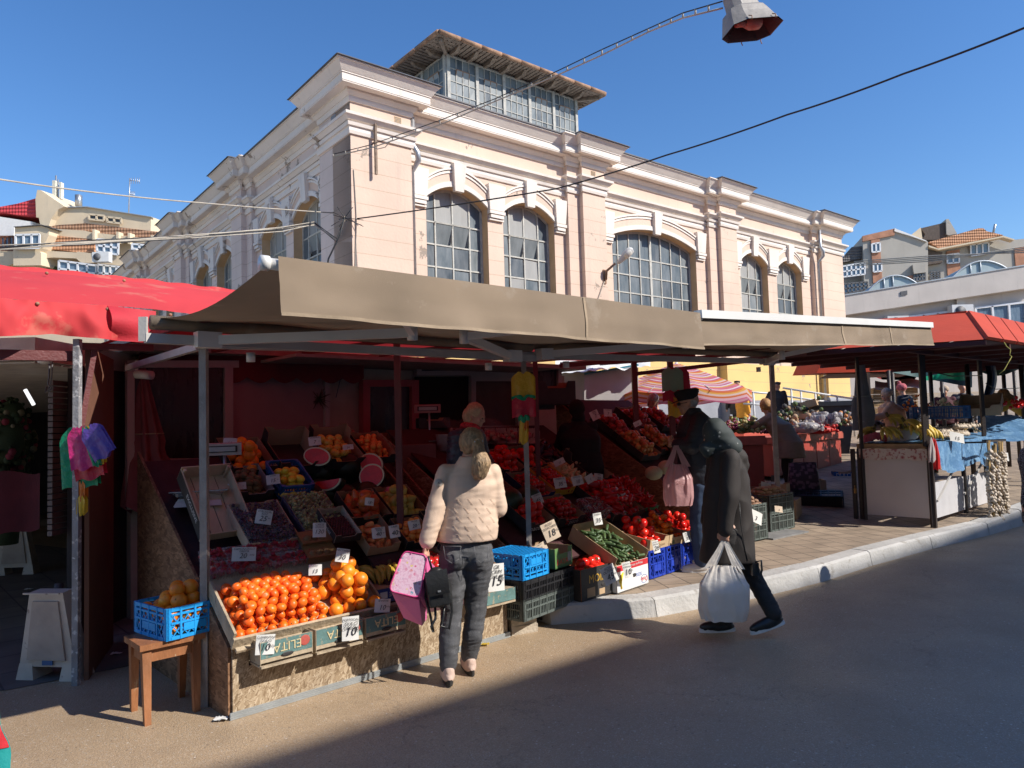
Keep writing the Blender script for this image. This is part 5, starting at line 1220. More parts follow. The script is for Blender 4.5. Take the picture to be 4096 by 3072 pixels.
b = MB(MQ); b.bar((1.1, -.36, 1.12), (2.05, -.36, 1.10), .025); [b.bar((x, .0, 1.10), (x, -.37, 1.11), .025) for x in (1.1, 2.05)]; b.build('hanging_bar', m_bp, ct)
m_blu = mat('blue_tarpaulin', (.10, .23, .42), .45, .18, 3, .6, 22, rgb2=(.17, .33, .52), thr=.5, transl=.1)
def nz(x, y, s_=1): return noise.noise(Vector((x * s_, y * s_, 3.3)))
b = MB(MQ)
def tarp(u, v):
  x = -.03 + 2.85 * u; y = 1.05 * v - .06; z = 1.135 + .03 * nz(x * 5, y * 5) + .015; return (x, y, z + (.16 * max(0, u - .55) * 2.2 * v))
b.sheet(tarp, 60, 24)
def drape(u, v):
  x = .05 + 2.75 * u; L = .34 + .10 * max(0, math.sin(u * 5 + .4)) + (.35 * max(0, u - .6) / .4); z = 1.15 - v * L; y = -.06 - .03 * v - .03 * math.sin(x * 9) * v - .04 * nz(x * 4, v * 2) * v; return (x, y, z + .02 * nz(x * 6, 1))
b.sheet(drape, 70, 10)
b.build('blue_tarp', m_blu, label='crumpled blue tarpaulin spread over the white counter and hanging down its side', cat='tarp')
b = MB();
def mound(u, v):
  p = D(2112 + 130 * u, 950 - 57 * v + 6 * u, 11.6 + 1.4 * v); k = math.sin(min(1, v * 1.1) * 1.6); p.z += .05 * nz(p.x * 4, p.y * 4) - .0; return p
b.sheet(mound, 30, 24); b.build('blue_tarp', m_blu, label='blue tarpaulin mound behind the garlic at the right edge', cat='tarp')
# bananas
def banana_hand(M, n, label, mi=mf_ban):
  b = MB(M)
  for k in range(n):
    a = (k - (n - 1) / 2) * .24; P = []; rr_ = []
    for i in range(9):
      t_ = i / 8; th = -.25 + t_ * 1.5; P.append((math.sin(a) * (.02 + .16 * math.sin(th * .9 + .2)) + a * .03, -(.02 + .15 * math.sin(th * .9 + .2)) * math.cos(a), .09 * math.cos(th * 1.15) - .09 + .02 * (k % 2))); rr_.append([.008, .012, .018, .02, .02, .019, .016, .01, .004][i])
    b.tube(P, rr_, 6)
  b.tube([(0, 0, .0), (0, .03, .035)], .014, 6, 1)
  return b.build('banana_bunch', [mi, mat('banana_tip', (.12, .09, .03), .8)], label=label, cat='bananas', group='banana bunches on the blue tarp')
spots = [(.10, .35, .2, 20, 7), (.02, .62, .12, -20, 7), (.20, .60, .26, 60, 6), (.28, .30, .16, -35, 6), (.05, .18, .12, 5, 7), (.36, .48, .12, 80, 6), (.42, .16, .10, -60, 5), (.18, .80, .12, 150, 5)]
lb_ = ['banana bunch topping the pile beside the black post', 'banana bunch hanging over the left table edge', 'banana bunch at the back top of the pile', 'banana bunch leaning on the black post', 'banana bunch lowest at the front of the pile', 'banana bunch behind the post on the right', 'single small banana bunch nearest the garlic', 'banana bunch at the far left back beside the plastic bag']
for (u_, v_, z_, a_2, n_), l_ in zip(spots, lb_): banana_hand(MQ @ TR(u_ + .02, v_, 1.19 + z_ * 1.25) @ RZ(a_2) @ RX(10) @ Matrix.Scale(1.45, 4), n_, l_)
# garlic braids
m_straw = mat('garlic_straw', (.36, .24, .10), .9, .3, 12, .3)
def bulbs(b, p, r, n, rad, rr_):
  for k in range(n):
    a = rr_.uniform(0, 6.28); q = p + Vector((math.cos(a) * rad, math.sin(a) * rad * .7, rr_.uniform(-.01, .01))); s_ = r * rr_.uniform(.85, 1.15)
    b.lathe([(1e-4, -s_ * .8), (s_ * .7, -s_ * .7), (s_, -s_ * .1), (s_ * .8, s_ * .5), (s_ * .25, s_ * .95), (s_ * .1, s_ * 1.5)], 8, c=tuple(q), mi=0)
rg = random.Random(5)
for k, (u_, v_, z0, z1) in enumerate(((1.22, -.36, 1.0, .05), (1.36, -.40, .95, .04), (1.50, -.34, .92, .03), (1.64, -.40, .97, .10), (1.80, -.35, .9, .06), (1.95, -.33, .98, .14))):
  b = MB(MQ); z = z0; rk = []
  while z > z1: bulbs(b, Vector((u_ + .012 * math.sin(z * 9), v_, z - .04)), .029, 4, .052, rg); z -= .043
  for j in range(7): b.tube([(u_ + rg.uniform(-.03, .03), v_ + rg.uniform(-.02, .02), z0 + .13), (u_ + rg.uniform(-.04, .04), v_, z0 - .2), (u_ + rg.uniform(-.03, .03), v_ + rg.uniform(-.03, .03), z1)], .008, 5, 1)
  b.build('garlic_braid', [mf_gar, m_straw], label='garlic braid hanging at the roadside end of the counter, %s' % ('nearest the blue drape', 'second from the blue drape', 'third from the blue drape', 'fourth, behind the price card', 'fifth from the blue drape', 'nearest the right edge')[k], cat='garlic', group='garlic braids hanging from the counter')
for k, (u0, v_, u1, vv) in enumerate(((.62, .02, 1.75, .06), (.75, .2, 1.9, .16), (1.0, .36, 2.2, .30), (1.5, .1, 2.6, .14))):
  b = MB(MQ); n_ = 22
  for i in range(n_): t_ = i / n_; bulbs(b, Vector((u0 + (u1 - u0) * t_, v_ + (vv - v_) * t_, 1.215 + .035 * k)), .033, 4, .05, rg)
  for j in range(8): b.tube([(u0 - .1, v_ + rg.uniform(-.05, .05), 1.2), ((u0 + u1) / 2, v_ + rg.uniform(-.05, .05), 1.24 + .03 * k), (u1, vv + rg.uniform(-.05, .05), 1.22)], .006, 4, 1)
  b.build('garlic_braid', [mf_gar, m_straw], label='garlic braid lying on the blue tarp, %s' % ('front row by the tarp edge', 'second row behind the price card', 'back row beside the dark box', 'at the hanging corner')[k], cat='garlic', group='garlic braids lying on the counter')
# dark box with garlic, blue crate, bags, cards
Mx = MQ @ TR(1.35, .62, 1.18) @ RZ(-18) @ RX(16)
bx = cbox(Mx, .58, .34, .12, m_kdark, 'black printed box of small garlic bulbs tilted on the blue tarp')
onto(bx, Mx @ TR(0, -.172, .055) @ RX(90), lambda b: b.text('EXCLUSIV', TR(-.02, 0, 0), .085, 0, 0), 'writing', m_paper)
b = MB(Mx)
for k in range(90): bulbs(b, Vector((rg.uniform(-.26, .26), rg.uniform(-.14, .14), .06 + rg.uniform(0, .06))), .02, 1, 0, rg)
b.build('garlic_heap', mf_gar, label='small loose garlic bulbs heaped in the black box', cat='garlic', kind='stuff')
m_bcr = mat('blue_plastic', (.02, .12, .36), .4, .1); m_bcl = mat('bright_blue_plastic', (.015, .30, .72), .4, .08)
crate(TR(*D(2030, 905, 11.6)) @ RZ(-22) @ RX(0), .8, .4, .2, m_bcr, 'blue plastic crate turned over behind the bananas')
b = MB(); c = D(1893, 938, 10.6)
b.sheet(lambda u, v: c + Vector((.1 + .62 * u, .1 * math.sin(u * 7), -.06 + .36 * u * (1 - .2 * v) - .2 * v + .04 * nz(u * 6, v * 6) + .05 * math.sin(v * 3.1))), 20, 12)
pb = b.build('plastic_bag', mat('thin_white_plastic', (.62, .55, .53), .4, .1, 4, .4, 14, transl=.35), label='white carrier bag with black print lying beside the bananas', cat='bag')
onto(pb, TR(*(c + Vector((.42, -.12, .14)))) @ RZ(0) @ RX(80) @ RZ(28), lambda b: b.text('DUTY LINE', Matrix(), .085), 'writing', m_ink)
b = MB(); c2 = D(1880, 945, 10.6); b.sheet(lambda u, v: c2 + Vector((.35 * u - .1, .03 * math.sin(u * 9), .02 - .12 * v + .06 * math.sin(u * 3.1) + .03 * nz(u * 8, v * 8))), 14, 8); b.build('plastic_bag', mat('thin_pink_plastic', (.62, .10, .16), .4, .1, 4, .4, 14, transl=.35), label='pink plastic bag crumpled at the left counter corner', cat='bag')
pcard(2067, 945, 10.25, .2, .15, '15', [], 'cream price card reading 15 among the garlic on the blue tarp', roll=15, az=175, tilt=-25, unit='')
pcard(2160, 985, 11.2, .32, .13, '20', [], 'price card reading 20 LEI above the hanging garlic', roll=8, az=165, unit='LEI F')
# red and white bags tied to the post
b = MB(MQ)
def hang(b, x, y, z, w_, L, mi, tw=0, k=6, dep=.05):
  def f_(u, v):
    a = 2 * math.pi * u; q = .12 + .88 * min(1, v * 1.7) ** .8; rr_ = w_ * q * (1 + .25 * math.sin(a * k + v * 3)); return (x + rr_ * math.cos(a), y + dep * q * math.sin(a), z - L * v + .02 * math.sin(a * 3) * v)
  b.sheet(f_, 48, 12, mi)
hang(b, -.16, -.07, 1.22, .07, .32, 1, dep=.04); hang(b, -.10, -.1, 1.2, .055, .40, 0, dep=.04); hang(b, -.05, -.06, 1.22, .05, .22, 0, dep=.03)
b.build('bag_bundle', [mat('thin_red_plastic', (.65, .03, .03), .4, .1, 4, .4, 14, transl=.35), mat('thin_white_plastic', (.6, .6, .6))], label='red and white plastic bags tied round the black post', cat='bags')
# padlock
b = MB(MQ); b.box(-.1, -.05, .99, 1.01, .42, .49); b.tube([(-.09, 1.0, .49), (-.09, 1.0, .53), (-.06, 1.0, .53), (-.06, 1.0, .49)], .006, 6); b.build('padlock', mat('brass', (.55, .3, .1), .35, metal=.8), label='small brass padlock on the dark counter post', cat='padlock')
# folded grey parasol tied up beside the counter
fp = thing('folded_parasol', 'grey folded parasol standing tied behind the banana stall post', 'parasol', G(1860, 930, 1.0))
top = D(1858, 778, 11.6)
b = MB(); b.sheet(lambda u, v: top + Vector(((.05 + .10 * v + (.03 if .5 < v < .8 else 0)) * math.cos(6.283 * u) * (1 + .2 * math.sin(u * 63)), (.05 + .1 * v) * math.sin(6.283 * u), -1.12 * v)), 80, 14); b.build('fabric', mat('grey_canvas', (.24, .24, .24), .8, .1), fp)
b = MB(); b.tube([top, (top.x, top.y, .25)], .02, 8); b.build('pole', m_pipe, fp)
for k, zz in enumerate((.58, .98)): b = MB(); c = top + Vector((0, 0, -zz)); b.tube([c + Vector((.13 * math.cos(j * .6), .13 * math.sin(j * .6), 0)) for j in range(12)], .01, 5); b.build('cord', mat('cord_grey', (.35, .36, .34), .8), fp)
# ---- red canopies, tarps behind
c2_ = thing('red_canopy', 'lower orange red canopy seen behind the grey folded parasol', 'canopy', D(1850, 790, 17))
b = MB()
P = [D(x, y, Y) for x, y, Y in ((1765, 805, 17), (1778, 775, 18), (1990, 783, 19), (2060, 792, 19), (1985, 796, 17.5))]
b.prism([D(x, y, 17) for x, y in ((1764, 806), (1778, 774), (1850, 777), (1990, 785), (2075, 795), (1985, 802), (1880, 803))], (.4, 2.5, .1))
for k in range(4): a = D(1992 + 24 * k, 790 + k, 18.5); b.boxm(TR(*a) @ RZ(-40), .5, .8, .08)
b.build('roof_sheet', m_cred, c2_)
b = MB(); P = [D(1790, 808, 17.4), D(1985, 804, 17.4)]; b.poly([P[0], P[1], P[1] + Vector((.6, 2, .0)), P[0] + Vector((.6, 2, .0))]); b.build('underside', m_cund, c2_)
for x in (1919, 1927): b = MB(); p = D(x, 800, 17); b.tube([p, (p.x, p.y, gz(17))], .045, 6); b.build('post', m_bp, c2_)
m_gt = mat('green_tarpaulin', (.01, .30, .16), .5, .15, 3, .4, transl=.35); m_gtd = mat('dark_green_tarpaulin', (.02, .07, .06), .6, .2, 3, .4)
b = MB(); b.sheet(lambda u, v: D(1992 + 98 * u, 812 - 12 * u + (8 + 12 * u) * v + 2 * math.sin(u * 9), 15 + .3 * math.sin(u * 6)), 20, 6); b.build('green_tarp', m_gt, label='bright green tarp sheet hung between the red canopies', cat='tarp')
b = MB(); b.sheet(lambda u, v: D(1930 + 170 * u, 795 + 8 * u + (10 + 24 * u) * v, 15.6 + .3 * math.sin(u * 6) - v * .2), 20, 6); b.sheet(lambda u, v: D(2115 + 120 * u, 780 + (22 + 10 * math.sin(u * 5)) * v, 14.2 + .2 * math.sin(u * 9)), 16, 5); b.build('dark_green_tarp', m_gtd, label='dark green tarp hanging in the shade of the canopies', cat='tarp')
b = MB(); b.sheet(lambda u, v: D(2128 + 22 * u + 4 * math.sin(v * 4), 790 + 65 * v, 12.6 + .1 * math.sin(u * 7)), 10, 10); b.build('blue_sheet', mat('dark_blue_sheet', (.02, .05, .12), .5, .2, 3, .4), label='dark blue plastic sheet hanging behind the right post', cat='tarp')
b = MB()
for x, y0, y1, Y in ((2009, 800, 930, 14.5), (2087, 770, 875, 12.5), (2167, 800, 860, 15), (2203, 760, 880, 12.8), (2190, 800, 850, 16), (2034, 820, 865, 16)):
  a = D(x, y0, Y); p = MB(); p.tube([a, (a.x, a.y, gz(Y))], .04, 6); p.build('post', m_bp, label={2009: 'dark canopy post beside the pink hat', 2087: 'dark canopy post right of the bright green tarp', 2167: 'dark canopy post behind the yellow jacket', 2203: 'dark canopy post at the right edge of the photo', 2190: 'thin far post near the yellow jacket', 2034: 'dark post below the green tarp'}[x], cat='post', group='dark posts of the far canopies')
# wire and yellow string
b = MB(); b.tube([D(2010, 918, 11), D(2060, 922, 11), D(2100, 925, 10.9)], .006, 4); b.tube([D(*C5(870, 720), 9.8), D(*C5(1300, 810), 10.2), D(*C5(1680, 800), 11)], .008, 4); b.tube([D(*C5(1730, 900), 11), D(*C5(1850, 975), 11.5), D(*C5(2150, 960), 12.5)], .008, 4)
b.build('wire', m_blk, label='thin wires slung between the black stall posts', cat='wire')
b = MB(); b.tube([D(*C5(x, y), 8.9) for x, y in ((1960, 380), (1990, 430), (2040, 470), (2030, 540), (2055, 560), (2010, 640), (1960, 730), (1900, 780))], .006, 5); b.build('yellow_string', mat('yellow_cord', (.55, .5, .12), .7), label='yellow string dangling from the canopy edge', cat='string')
# ---- red counters
m_cr = mat('red_counter_paint', (.34, .05, .035), .5, .12, 3, .1); m_crt = mat('red_counter_top', (.42, .09, .06), .5, .15, 5)
def rcounter(A, B, dep, label, zt):
  A = Vector(A); B = Vector(B); d = Vector((B.x - A.x, B.y - A.y, 0)).normalized(); n = Vector((-d.y, d.x, 0)); L = Vector((B.x - A.x, B.y - A.y, 0)).length
  M = mat4(d, n, ZZ, Vector((A.x, A.y, 0))); z0 = gz(A.y) + .1; t_ = thing('red_counter', label, 'counter', (A.x, A.y, gz(A.y)), 'red market counters')
  b = MB(M); b.box(0.03, L - .03, .02, dep, z0, zt - .13); b.build('body', m_cr, t_)
  b = MB(M); b.box(-.02, L + .02, -.04, dep + .04, zt - .12, zt); b.box(-.02, L + .02, dep - .04, dep, zt, zt + .08); b.box(0, L, -.03, .0, zt, zt + .03); b.build('top', m_crt, t_)
  b = MB(M); k = max(1, int(L / .65))
  for i in range(k): x0 = .05 + (L - .1) * i / k; x1 = .05 + (L - .1) * (i + 1) / k - .03; b.box(x0, x1, -.002, .02, z0 + .04, zt - .17)
  b.build('door_panel', m_cr, t_)
  for x, y in ((.04, .04), (L - .04, .04), (.04, dep - .04), (L - .04, dep - .04)): b = MB(M); b.box(x - .03, x + .03, y - .03, y + .03, z0 - .12, z0 + .02); b.build('foot', m_bp, t_)
  return M
p = D(1572, 947, 12.2); q = D(1652, 947, 12.2); zt1 = p.z; MC1 = rcounter(p, q, 1.2, 'red market counter in front of the bending woman', zt1)
p = D(1668, 945, 14.0); q = D(1818, 938, 16.3); zt2 = p.z; MC2 = rcounter(p, q, .9, 'long red counter with twin doors behind the bending woman', zt2)
# produce on them
def clump(name, c, r, n, mats, label, cat, sz=(.02, .05), flat=.5, seed=1, kind=None, group=None):
  rr_ = random.Random(seed); b = MB()
  if kind is None and name not in ('plastic_bag', 'red_net_bag', 'cauliflower', 'garlic_bag', 'egg_sack'): kind = 'stuff'
  for k in range(int(n * 2.2)):
    d_ = Vector((rr_.gauss(0, .42) * r[0], rr_.gauss(0, .42) * r[1], abs(rr_.gauss(0, .45)) * r[2])); b.ball(Vector(c) + d_, rr_.uniform(*sz) * .6, 7, rr_.randrange(len(mats)))
  if kind != 'stuff': b.ball(Vector(c) + Vector((0, 0, r[2] * .2)), (r[0] * .75, r[1] * .75, r[2] * .55), 14); b.f = [f for f in b.f]
  if kind != 'stuff':
    cz = Vector(c); kp_ = [(p - cz) for p in b.v]; b.v = [cz + Vector((max(-r[0] * .8, min(r[0] * .8, q.x)), max(-r[1] * .8, min(r[1] * .8, q.y)), min(r[2] * .9, q.z))) for q in kp_]
  return b.build(name, mats, label=label, cat=cat, kind=kind, group=group)
m_leafy = mat('pale_green_leaves', (.30, .32, .12), .8, .3); m_leaf2 = mat('dull_green_leaves', (.10, .15, .05), .8, .3); m_pw = mat('milky_plastic', (.48, .45, .45), .35, .1, 6, .6, 20, transl=.3, alpha=.75); m_pr = mat('red_net', (.6, .04, .03), .5, .2, transl=.3)
clump('leek_pile', D(1610, 932, 12.4) , (.4, .2, .22), 60, [m_leafy, m_leaf2, mat('dry_stalk', (.42, .36, .16), .8)], 'pale green leafy vegetables piled on the red counter', 'vegetables', (.03, .08), seed=3)
clump('onion_heap', D(1655, 935, 12.9), (.2, .2, .1), 26, [mat('purple_onion', (.22, .03, .08), .4)], 'small heap of purple onions on the red counter', 'onions', (.03, .04), seed=4, kind=None)
clump('onion_heap', D(1582, 928, 12.3), (.18, .15, .14), 26, [mat('purple_onion', (.22, .03, .08), .4)], 'purple onions at the left end of the red counter beside the headscarf', 'onions', (.03, .04), seed=5)
clump('garlic_bag', D(1742, 928, 14.8), (.4, .25, .22), 45, [m_pw, mf_gar], 'clear bag of white garlic on the long red counter', 'bag', (.03, .08), seed=6)
clump('red_net_bag', D(1768, 932, 15.2), (.5, .25, .16), 50, [m_pr], 'flat red net bag beside the white garlic bag', 'bag', (.04, .08), seed=7)
clump('plastic_bag', D(1782, 915, 15.4), (.45, .25, .28), 40, [m_pw], 'crumpled clear bags above the red net', 'bag', (.05, .12), seed=8)
clump('vegetable_heap', D(1832, 918, 15.6), (.7, .3, .25), 60, [m_pw, m_leaf2, mat('carrot', (.55, .2, .05), .6), mf_gar], 'mixed bagged vegetables at the right end of the red counter', 'vegetables', (.04, .09), seed=9)
clump('egg_sack', D(1893, 924, 12.8), (.2, .15, .15), 40, [mat('pale_pink_potato', (.45, .30, .27), .8)], 'net sack of pale potatoes in front of the woman in peach', 'sack', (.04, .055), seed=10)
# wheeled bin
wb = thing('wheeled_bin', 'dark grey wheeled bin standing before the ramp railing', 'bin', D(1776, 925, 17.2))
c = D(1776, 925, 17.2); b = MB(TR(c.x, c.y, gz(17.2)) @ RZ(-15)); b.frus((-.5, .5, -.35, .35), (-.66, .66, -.5, .5), .1, 1.2); b.build('body', mat('bin_grey', (.06, .065, .07), .5), wb)
b = MB(TR(c.x, c.y, gz(17.2)) @ RZ(-15)); b.box(-.72, .72, -.55, .55, 1.2, 1.26); b.bar((-.72, -.5, 1.28), (.72, -.5, 1.28), .05); b.build('rim', mat('bin_grey2', (.05, .055, .06), .5), wb)
for i, (x, y, Y, a2, l_) in enumerate(((1760, 893, 16.9, 20, 'torn cardboard box piled on the grey bin'), (1742, 903, 16.5, -30, 'flattened cardboard box leaning left of the grey bin'), (1752, 880, 16.8, 60, 'upper tilted box on the heap left of the bin'))):
  cbox(TR(*D(x, y, Y)) @ RZ(a2) @ RX(25 - 20 * i), .5, .35, .16, m_card, l_, 'discarded boxes by the bin')
clump('rubbish_heap', D(1725, 915, 16.6), (.6, .4, .4), 70, [m_leaf2, mat('dark_rubbish', (.05, .05, .05), .8), m_cardi], 'dark heap of plant waste left of the grey bin', 'rubbish', (.05, .12), seed=12)
# under the old woman's counter: black crate, purple bag, blue box
m_blkp = mat('black_plastic', (.018, .018, .02), .4, .1)
pM = TR(*G(1765, 1075, .42)) @ RZ(-25) @ RX(-68); crate(pM @ TR(0, .25, 0), .75, .55, .2, m_blkp, 'black plastic crate leaning against the long red counter')
cbox(TR(*(G(1745, 1058, .4))) @ RZ(-10), .55, .35, .18, mat('printed_beige_card', (.35, .26, .2), .8), 'printed beige box under the leaning black crate')
b = MB(); c = G(1737, 1072, .4); b.M = TR(c.x, c.y, gz(c.y)) @ RZ(-15)
b.sheet(lambda u, v: ((.27 - .06 * v) * math.copysign(abs(math.cos(6.283 * u)) ** .5, math.cos(6.283 * u)), (.16 - .05 * v) * math.copysign(abs(math.sin(6.283 * u)) ** .5, math.sin(6.283 * u)) + .02 * math.sin(v * 7), .02 + .62 * v), 40, 12); b.box(-.24, .24, -.13, .13, 0, .02)
def purple():
  m, t, bb = nodes_mat('purple_patterned_bag'); co = objco(t); v_ = N(t, 'TexVoronoi', distance='CHEBYCHEV'); v_.inputs['Scale'].default_value = 14; t.links.new(co, v_.inputs['Vector'])
  t.links.new(ramp(t, v_.outputs[0], [(.25, (.16, .09, .16)), (.4, (.03, .015, .04))]), bb.inputs['Base Color']); bb.inputs['Roughness'].default_value = .6; return m
b.build('shopping_bag', purple(), label='dark purple patterned bag standing on the paving by the bending woman', cat='bag')
bb_ = cbox(TR(*G(1822, 1033, .45)) @ RZ(-15), .4, .3, .14, mat('blue_printed_card', (.02, .10, .30), .6), 'small blue box on the ground beside the long red counter')
onto(bb_, WM[bb_.name] @ RZ(-15) @ TR(0, -.153, .07) @ RX(90), lambda b: b.text('DULCE', Matrix(), .1, 0, 0), 'writing', m_paper)
# ---- potato crates on the paving
m_gcr = mat('grey_green_plastic', (.10, .12, .11), .6, .15)
p1, p2 = G(1668, 1153, .15), G(1726, 1141, .15); d_ = (p2 - p1).normalized(); az_c = math.degrees(math.atan2(d_.x, d_.y))
Mc = lambda p, a: TR(*p) @ RZ(90 - a)
for k in range(2): crate(Mc(p1 + d_ * .3 + Vector((-d_.y, d_.x, 0)) * .22 + Vector((0, 0, .02 + .245 * k)), az_c), .6, .4, .24, m_gcr, ('lower', 'upper')[k] + ' grey crate of the potato stack nearest the grey awning post', 'grey potato crates')
pc = Mc(p1 + d_ * .3 + Vector((-d_.y, d_.x, 0)) * .22 + Vector((0, 0, .455)), az_c)
heap(pc, -.28, .28, -.18, .18, 'potato', .034, 3, 'potato', 'large pale potato in the crate beside the grey post', 'potato', 'pale potatoes', up=.55, lie=True, jit=.3)
heap(pc @ TR(.05, .12, 0.02), -.2, .25, -.1, .18, 'potato', .034, 2, 'potato', 'large pale potato in the crate beside the grey post', 'potato', 'pale potatoes', up=.55, lie=True, jit=.3)
p3 = G(1632, 1172, .15)
for k in range(2): crate(Mc(p3 + d_ * .02 + Vector((-d_.y, d_.x, 0)) * .22 + Vector((0, 0, .02 + .225 * k)), az_c), .6, .4, .22, m_gcr, ('lower', 'upper')[k] + ' grey crate of the potato stack behind the walking person', 'grey potato crates')
pc = Mc(p3 + d_ * .02 + Vector((-d_.y, d_.x, 0)) * .22 + Vector((0, 0, .42)), az_c)
heap(pc, -.28, .28, -.18, .18, 'dpotato', .03, 3, 'potato', 'earthy brown potato in the crate behind the walking person', 'potato', 'earthy potatoes', up=.6, lie=True, jit=.3)
heap(pc @ TR(.0, .12, .02), -.22, .22, -.1, .18, 'dpotato', .03, 2, 'potato', 'earthy brown potato in the crate behind the walking person', 'potato', 'earthy potatoes', up=.6, lie=True, jit=.3)
b = MB(); c = G(1665, 1150, .15) + Vector((-.02, .05, 0)); b.sheet(lambda u, v: c + Vector((.05 * math.cos(6.28 * u), .1 * math.sin(6.28 * u), .02 + .34 * v + .02 * math.sin(u * 20))), 16, 6); b.build('red_net_sack', m_pr, label='red net sack squeezed between the two potato stacks', cat='sack')
b = MB(); c = G(1700, 1158, .15); b.M = Mc(c, az_c); b.box(-.4, .45, -.05, .5, .0, .02) ; b.build('pallet', mat('grey_pallet', (.2, .2, .2), .8), label='grey board under the potato crates', cat='pallet')
cb = D(1625, 1060, 10.9); bo = cbox(TR(cb.x, cb.y, .5) @ RZ(-30), .4, .3, .2, m_card, 'brown cardboard box behind the potatoes, left of its price card', 'boxes behind the potatoes'); cbox(TR(cb.x + .42, cb.y + .25, .5) @ RZ(-30), .4, .3, .2, m_card, 'brown cardboard box with a blue written card behind the potatoes', 'boxes behind the potatoes')
b = MB(TR(cb.x + .2, cb.y + .15, .15) @ RZ(-30)); b.box(-.5, .5, -.2, .3, 0, .34); b.build('support_box', m_cardi, label='low support beneath the two brown boxes behind the potatoes', cat='box')
pcard(1655, 1057, 10.7, .2, .2, '2', [], 'white card with a large 2 on the brown box behind the potatoes', roll=15, az=150, unit='50')
pcard(1633, 1117, 9.0, .2, .15, '3', [], 'white price card reading 3 on the potato crate by the dark coat', roll=25, az=150, unit='')
pcard(1682, 1100, 9.5, .14, .08, '4', [], 'small kraft card tucked in the pale potatoes', roll=10, az=150, unit='', paper=m_paperb)
# ---- striped parasol
m, t_, bb = nodes_mat('striped_canvas'); co = t_.nodes.new('ShaderNodeTexCoord').outputs['UV']
ln = t_.nodes.new('ShaderNodeSeparateXYZ'); t_.links.new(co, ln.inputs[0])
fr_ = mth(t_, 'FRACT', mth(t_, 'MULTIPLY', ln.outputs[0], 2.6))
rp = t_.nodes.new('ShaderNodeValToRGB'); rp.color_ramp.interpolation = 'CONSTANT'; t_.links.new(fr_, rp.inputs[0])
cols = [(0, (.62, .16, .22)), (.12, (.72, .60, .62)), (.2, (.55, .12, .2)), (.28, (.7, .2, .05)), (.38, (.75, .42, .08)), (.44, (.7, .55, .5)), (.52, (.6, .16, .05)), (.6, (.66, .42, .48)), (.7, (.5, .14, .24)), (.78, (.7, .62, .64)), (.86, (.72, .35, .06)), (.93, (.6, .18, .2))]
while len(rp.color_ramp.elements) < len(cols): rp.color_ramp.elements.new(.5)
for e, (p_, c_) in zip(rp.color_ramp.elements, cols): e.position = p_; e.color = rgba(c_)
t_.links.new(rp.outputs[0], bb.inputs['Base Color']); bb.inputs['Roughness'].default_value = .7
tr = t_.nodes.new('ShaderNodeBsdfTranslucent'); t_.links.new(rp.outputs[0], tr.inputs[0]); mx = t_.nodes.new('ShaderNodeMixShader'); mx.inputs[0].default_value = .35; t_.links.new(bb.outputs[0], mx.inputs[1]); t_.links.new(tr.outputs[0], mx.inputs[2]); t_.links.new(mx.outputs[0], t_.nodes['Material Output'].inputs[0])
m_str = m
pc_ = D(1462, 812, 13.0); sp = thing('striped_parasol', 'big parasol striped pink, orange and yellow beside the white kiosk', 'parasol', (pc_.x, pc_.y, .4))
b = MB(); n8 = 8; RR = 1.32; uvs = []
def par(u, v):
  a = 2 * math.pi * u + .2; g = abs(math.sin(a * n8 / 2)); r_ = RR * v * (1 - .05 * g); return (pc_.x + r_ * math.cos(a), pc_.y + r_ * math.sin(a), 2.72 - .52 * v ** 1.15 - .05 * g * v)
def val_(u, v):
  p = par(u, 1); return (p[0], p[1], p[2] - .17 * v)
b.sheet(par, 64, 14); k1 = len(b.v); b.sheet(val_, 64, 3)
o = b.build('canopy', m_str, sp); me = o.data; uvl = me.uv_layers.new(name='UVMap')
for l_ in me.loops:
  co_ = b.v[l_.vertex_index]; rr_ = math.hypot(co_.x - pc_.x, co_.y - pc_.y); ex = 0 if l_.vertex_index < k1 else (par(0, 1)[2] - co_.z)
  uvl.data[l_.index].uv = ((rr_ / (1 if l_.vertex_index < k1 else 1) + max(0, ex)) , 0)
b = MB(); b.tube([(pc_.x, pc_.y, 2.74), (pc_.x, pc_.y, .4)], .025, 8); b.build('pole', m_bar, sp)
b = MB()
for k in range(8): a = k * math.pi / 4 + .2; b.tube([(pc_.x, pc_.y, 2.66), (pc_.x + RR * math.cos(a), pc_.y + RR * math.sin(a), 2.17)], .008, 4)
b.build('rib', m_barg, sp)
# crates stacked far behind the woman in peach
rr_ = random.Random(4); m_wc = mat('pale_wood_crate', (.55, .36, .18), .8, .2)
for i in range(3):
  for j in range(5):
    c = D(1903 + 26 * i, 850 + 14.5 * j, 17.5); b = MB(TR(*c) @ RZ(rr_.uniform(-8, 8))); L, W, H = .46, .3, .13
    for z in (0, .05, .1): b.box(-L / 2, L / 2, -W / 2, -W / 2 + .01, z, z + .035)
    for x in (-L / 2, L / 2 - .01): b.box(x, x + .01, -W / 2, W / 2, 0, H)
    b.box(-L / 2, L / 2, -W / 2, W / 2, -.01, 0); b.box(-L / 2, L / 2, W / 2 - .01, W / 2, 0, H)
    b.build('wooden_crate', m_wc, label='pale wooden crate in the stack behind the woman in peach, %s column, %s row' % (('left', 'middle', 'right')[i], ('top', 'second', 'third', 'fourth', 'bottom')[j]), cat='crate', group='wooden crates stacked at the back')
b = MB(); b.sheet(lambda u, v: D(1890 + 110 * u, 822 + 18 * v + 4 * math.sin(u * 7), 18.2 - v), 16, 5); b.build('tarp_roof', mat('dusty_pink_tarp', (.5, .38, .34), .8, .1, 3, .4), label='dusty pale tarp roof above the stacked wooden crates', cat='tarp')
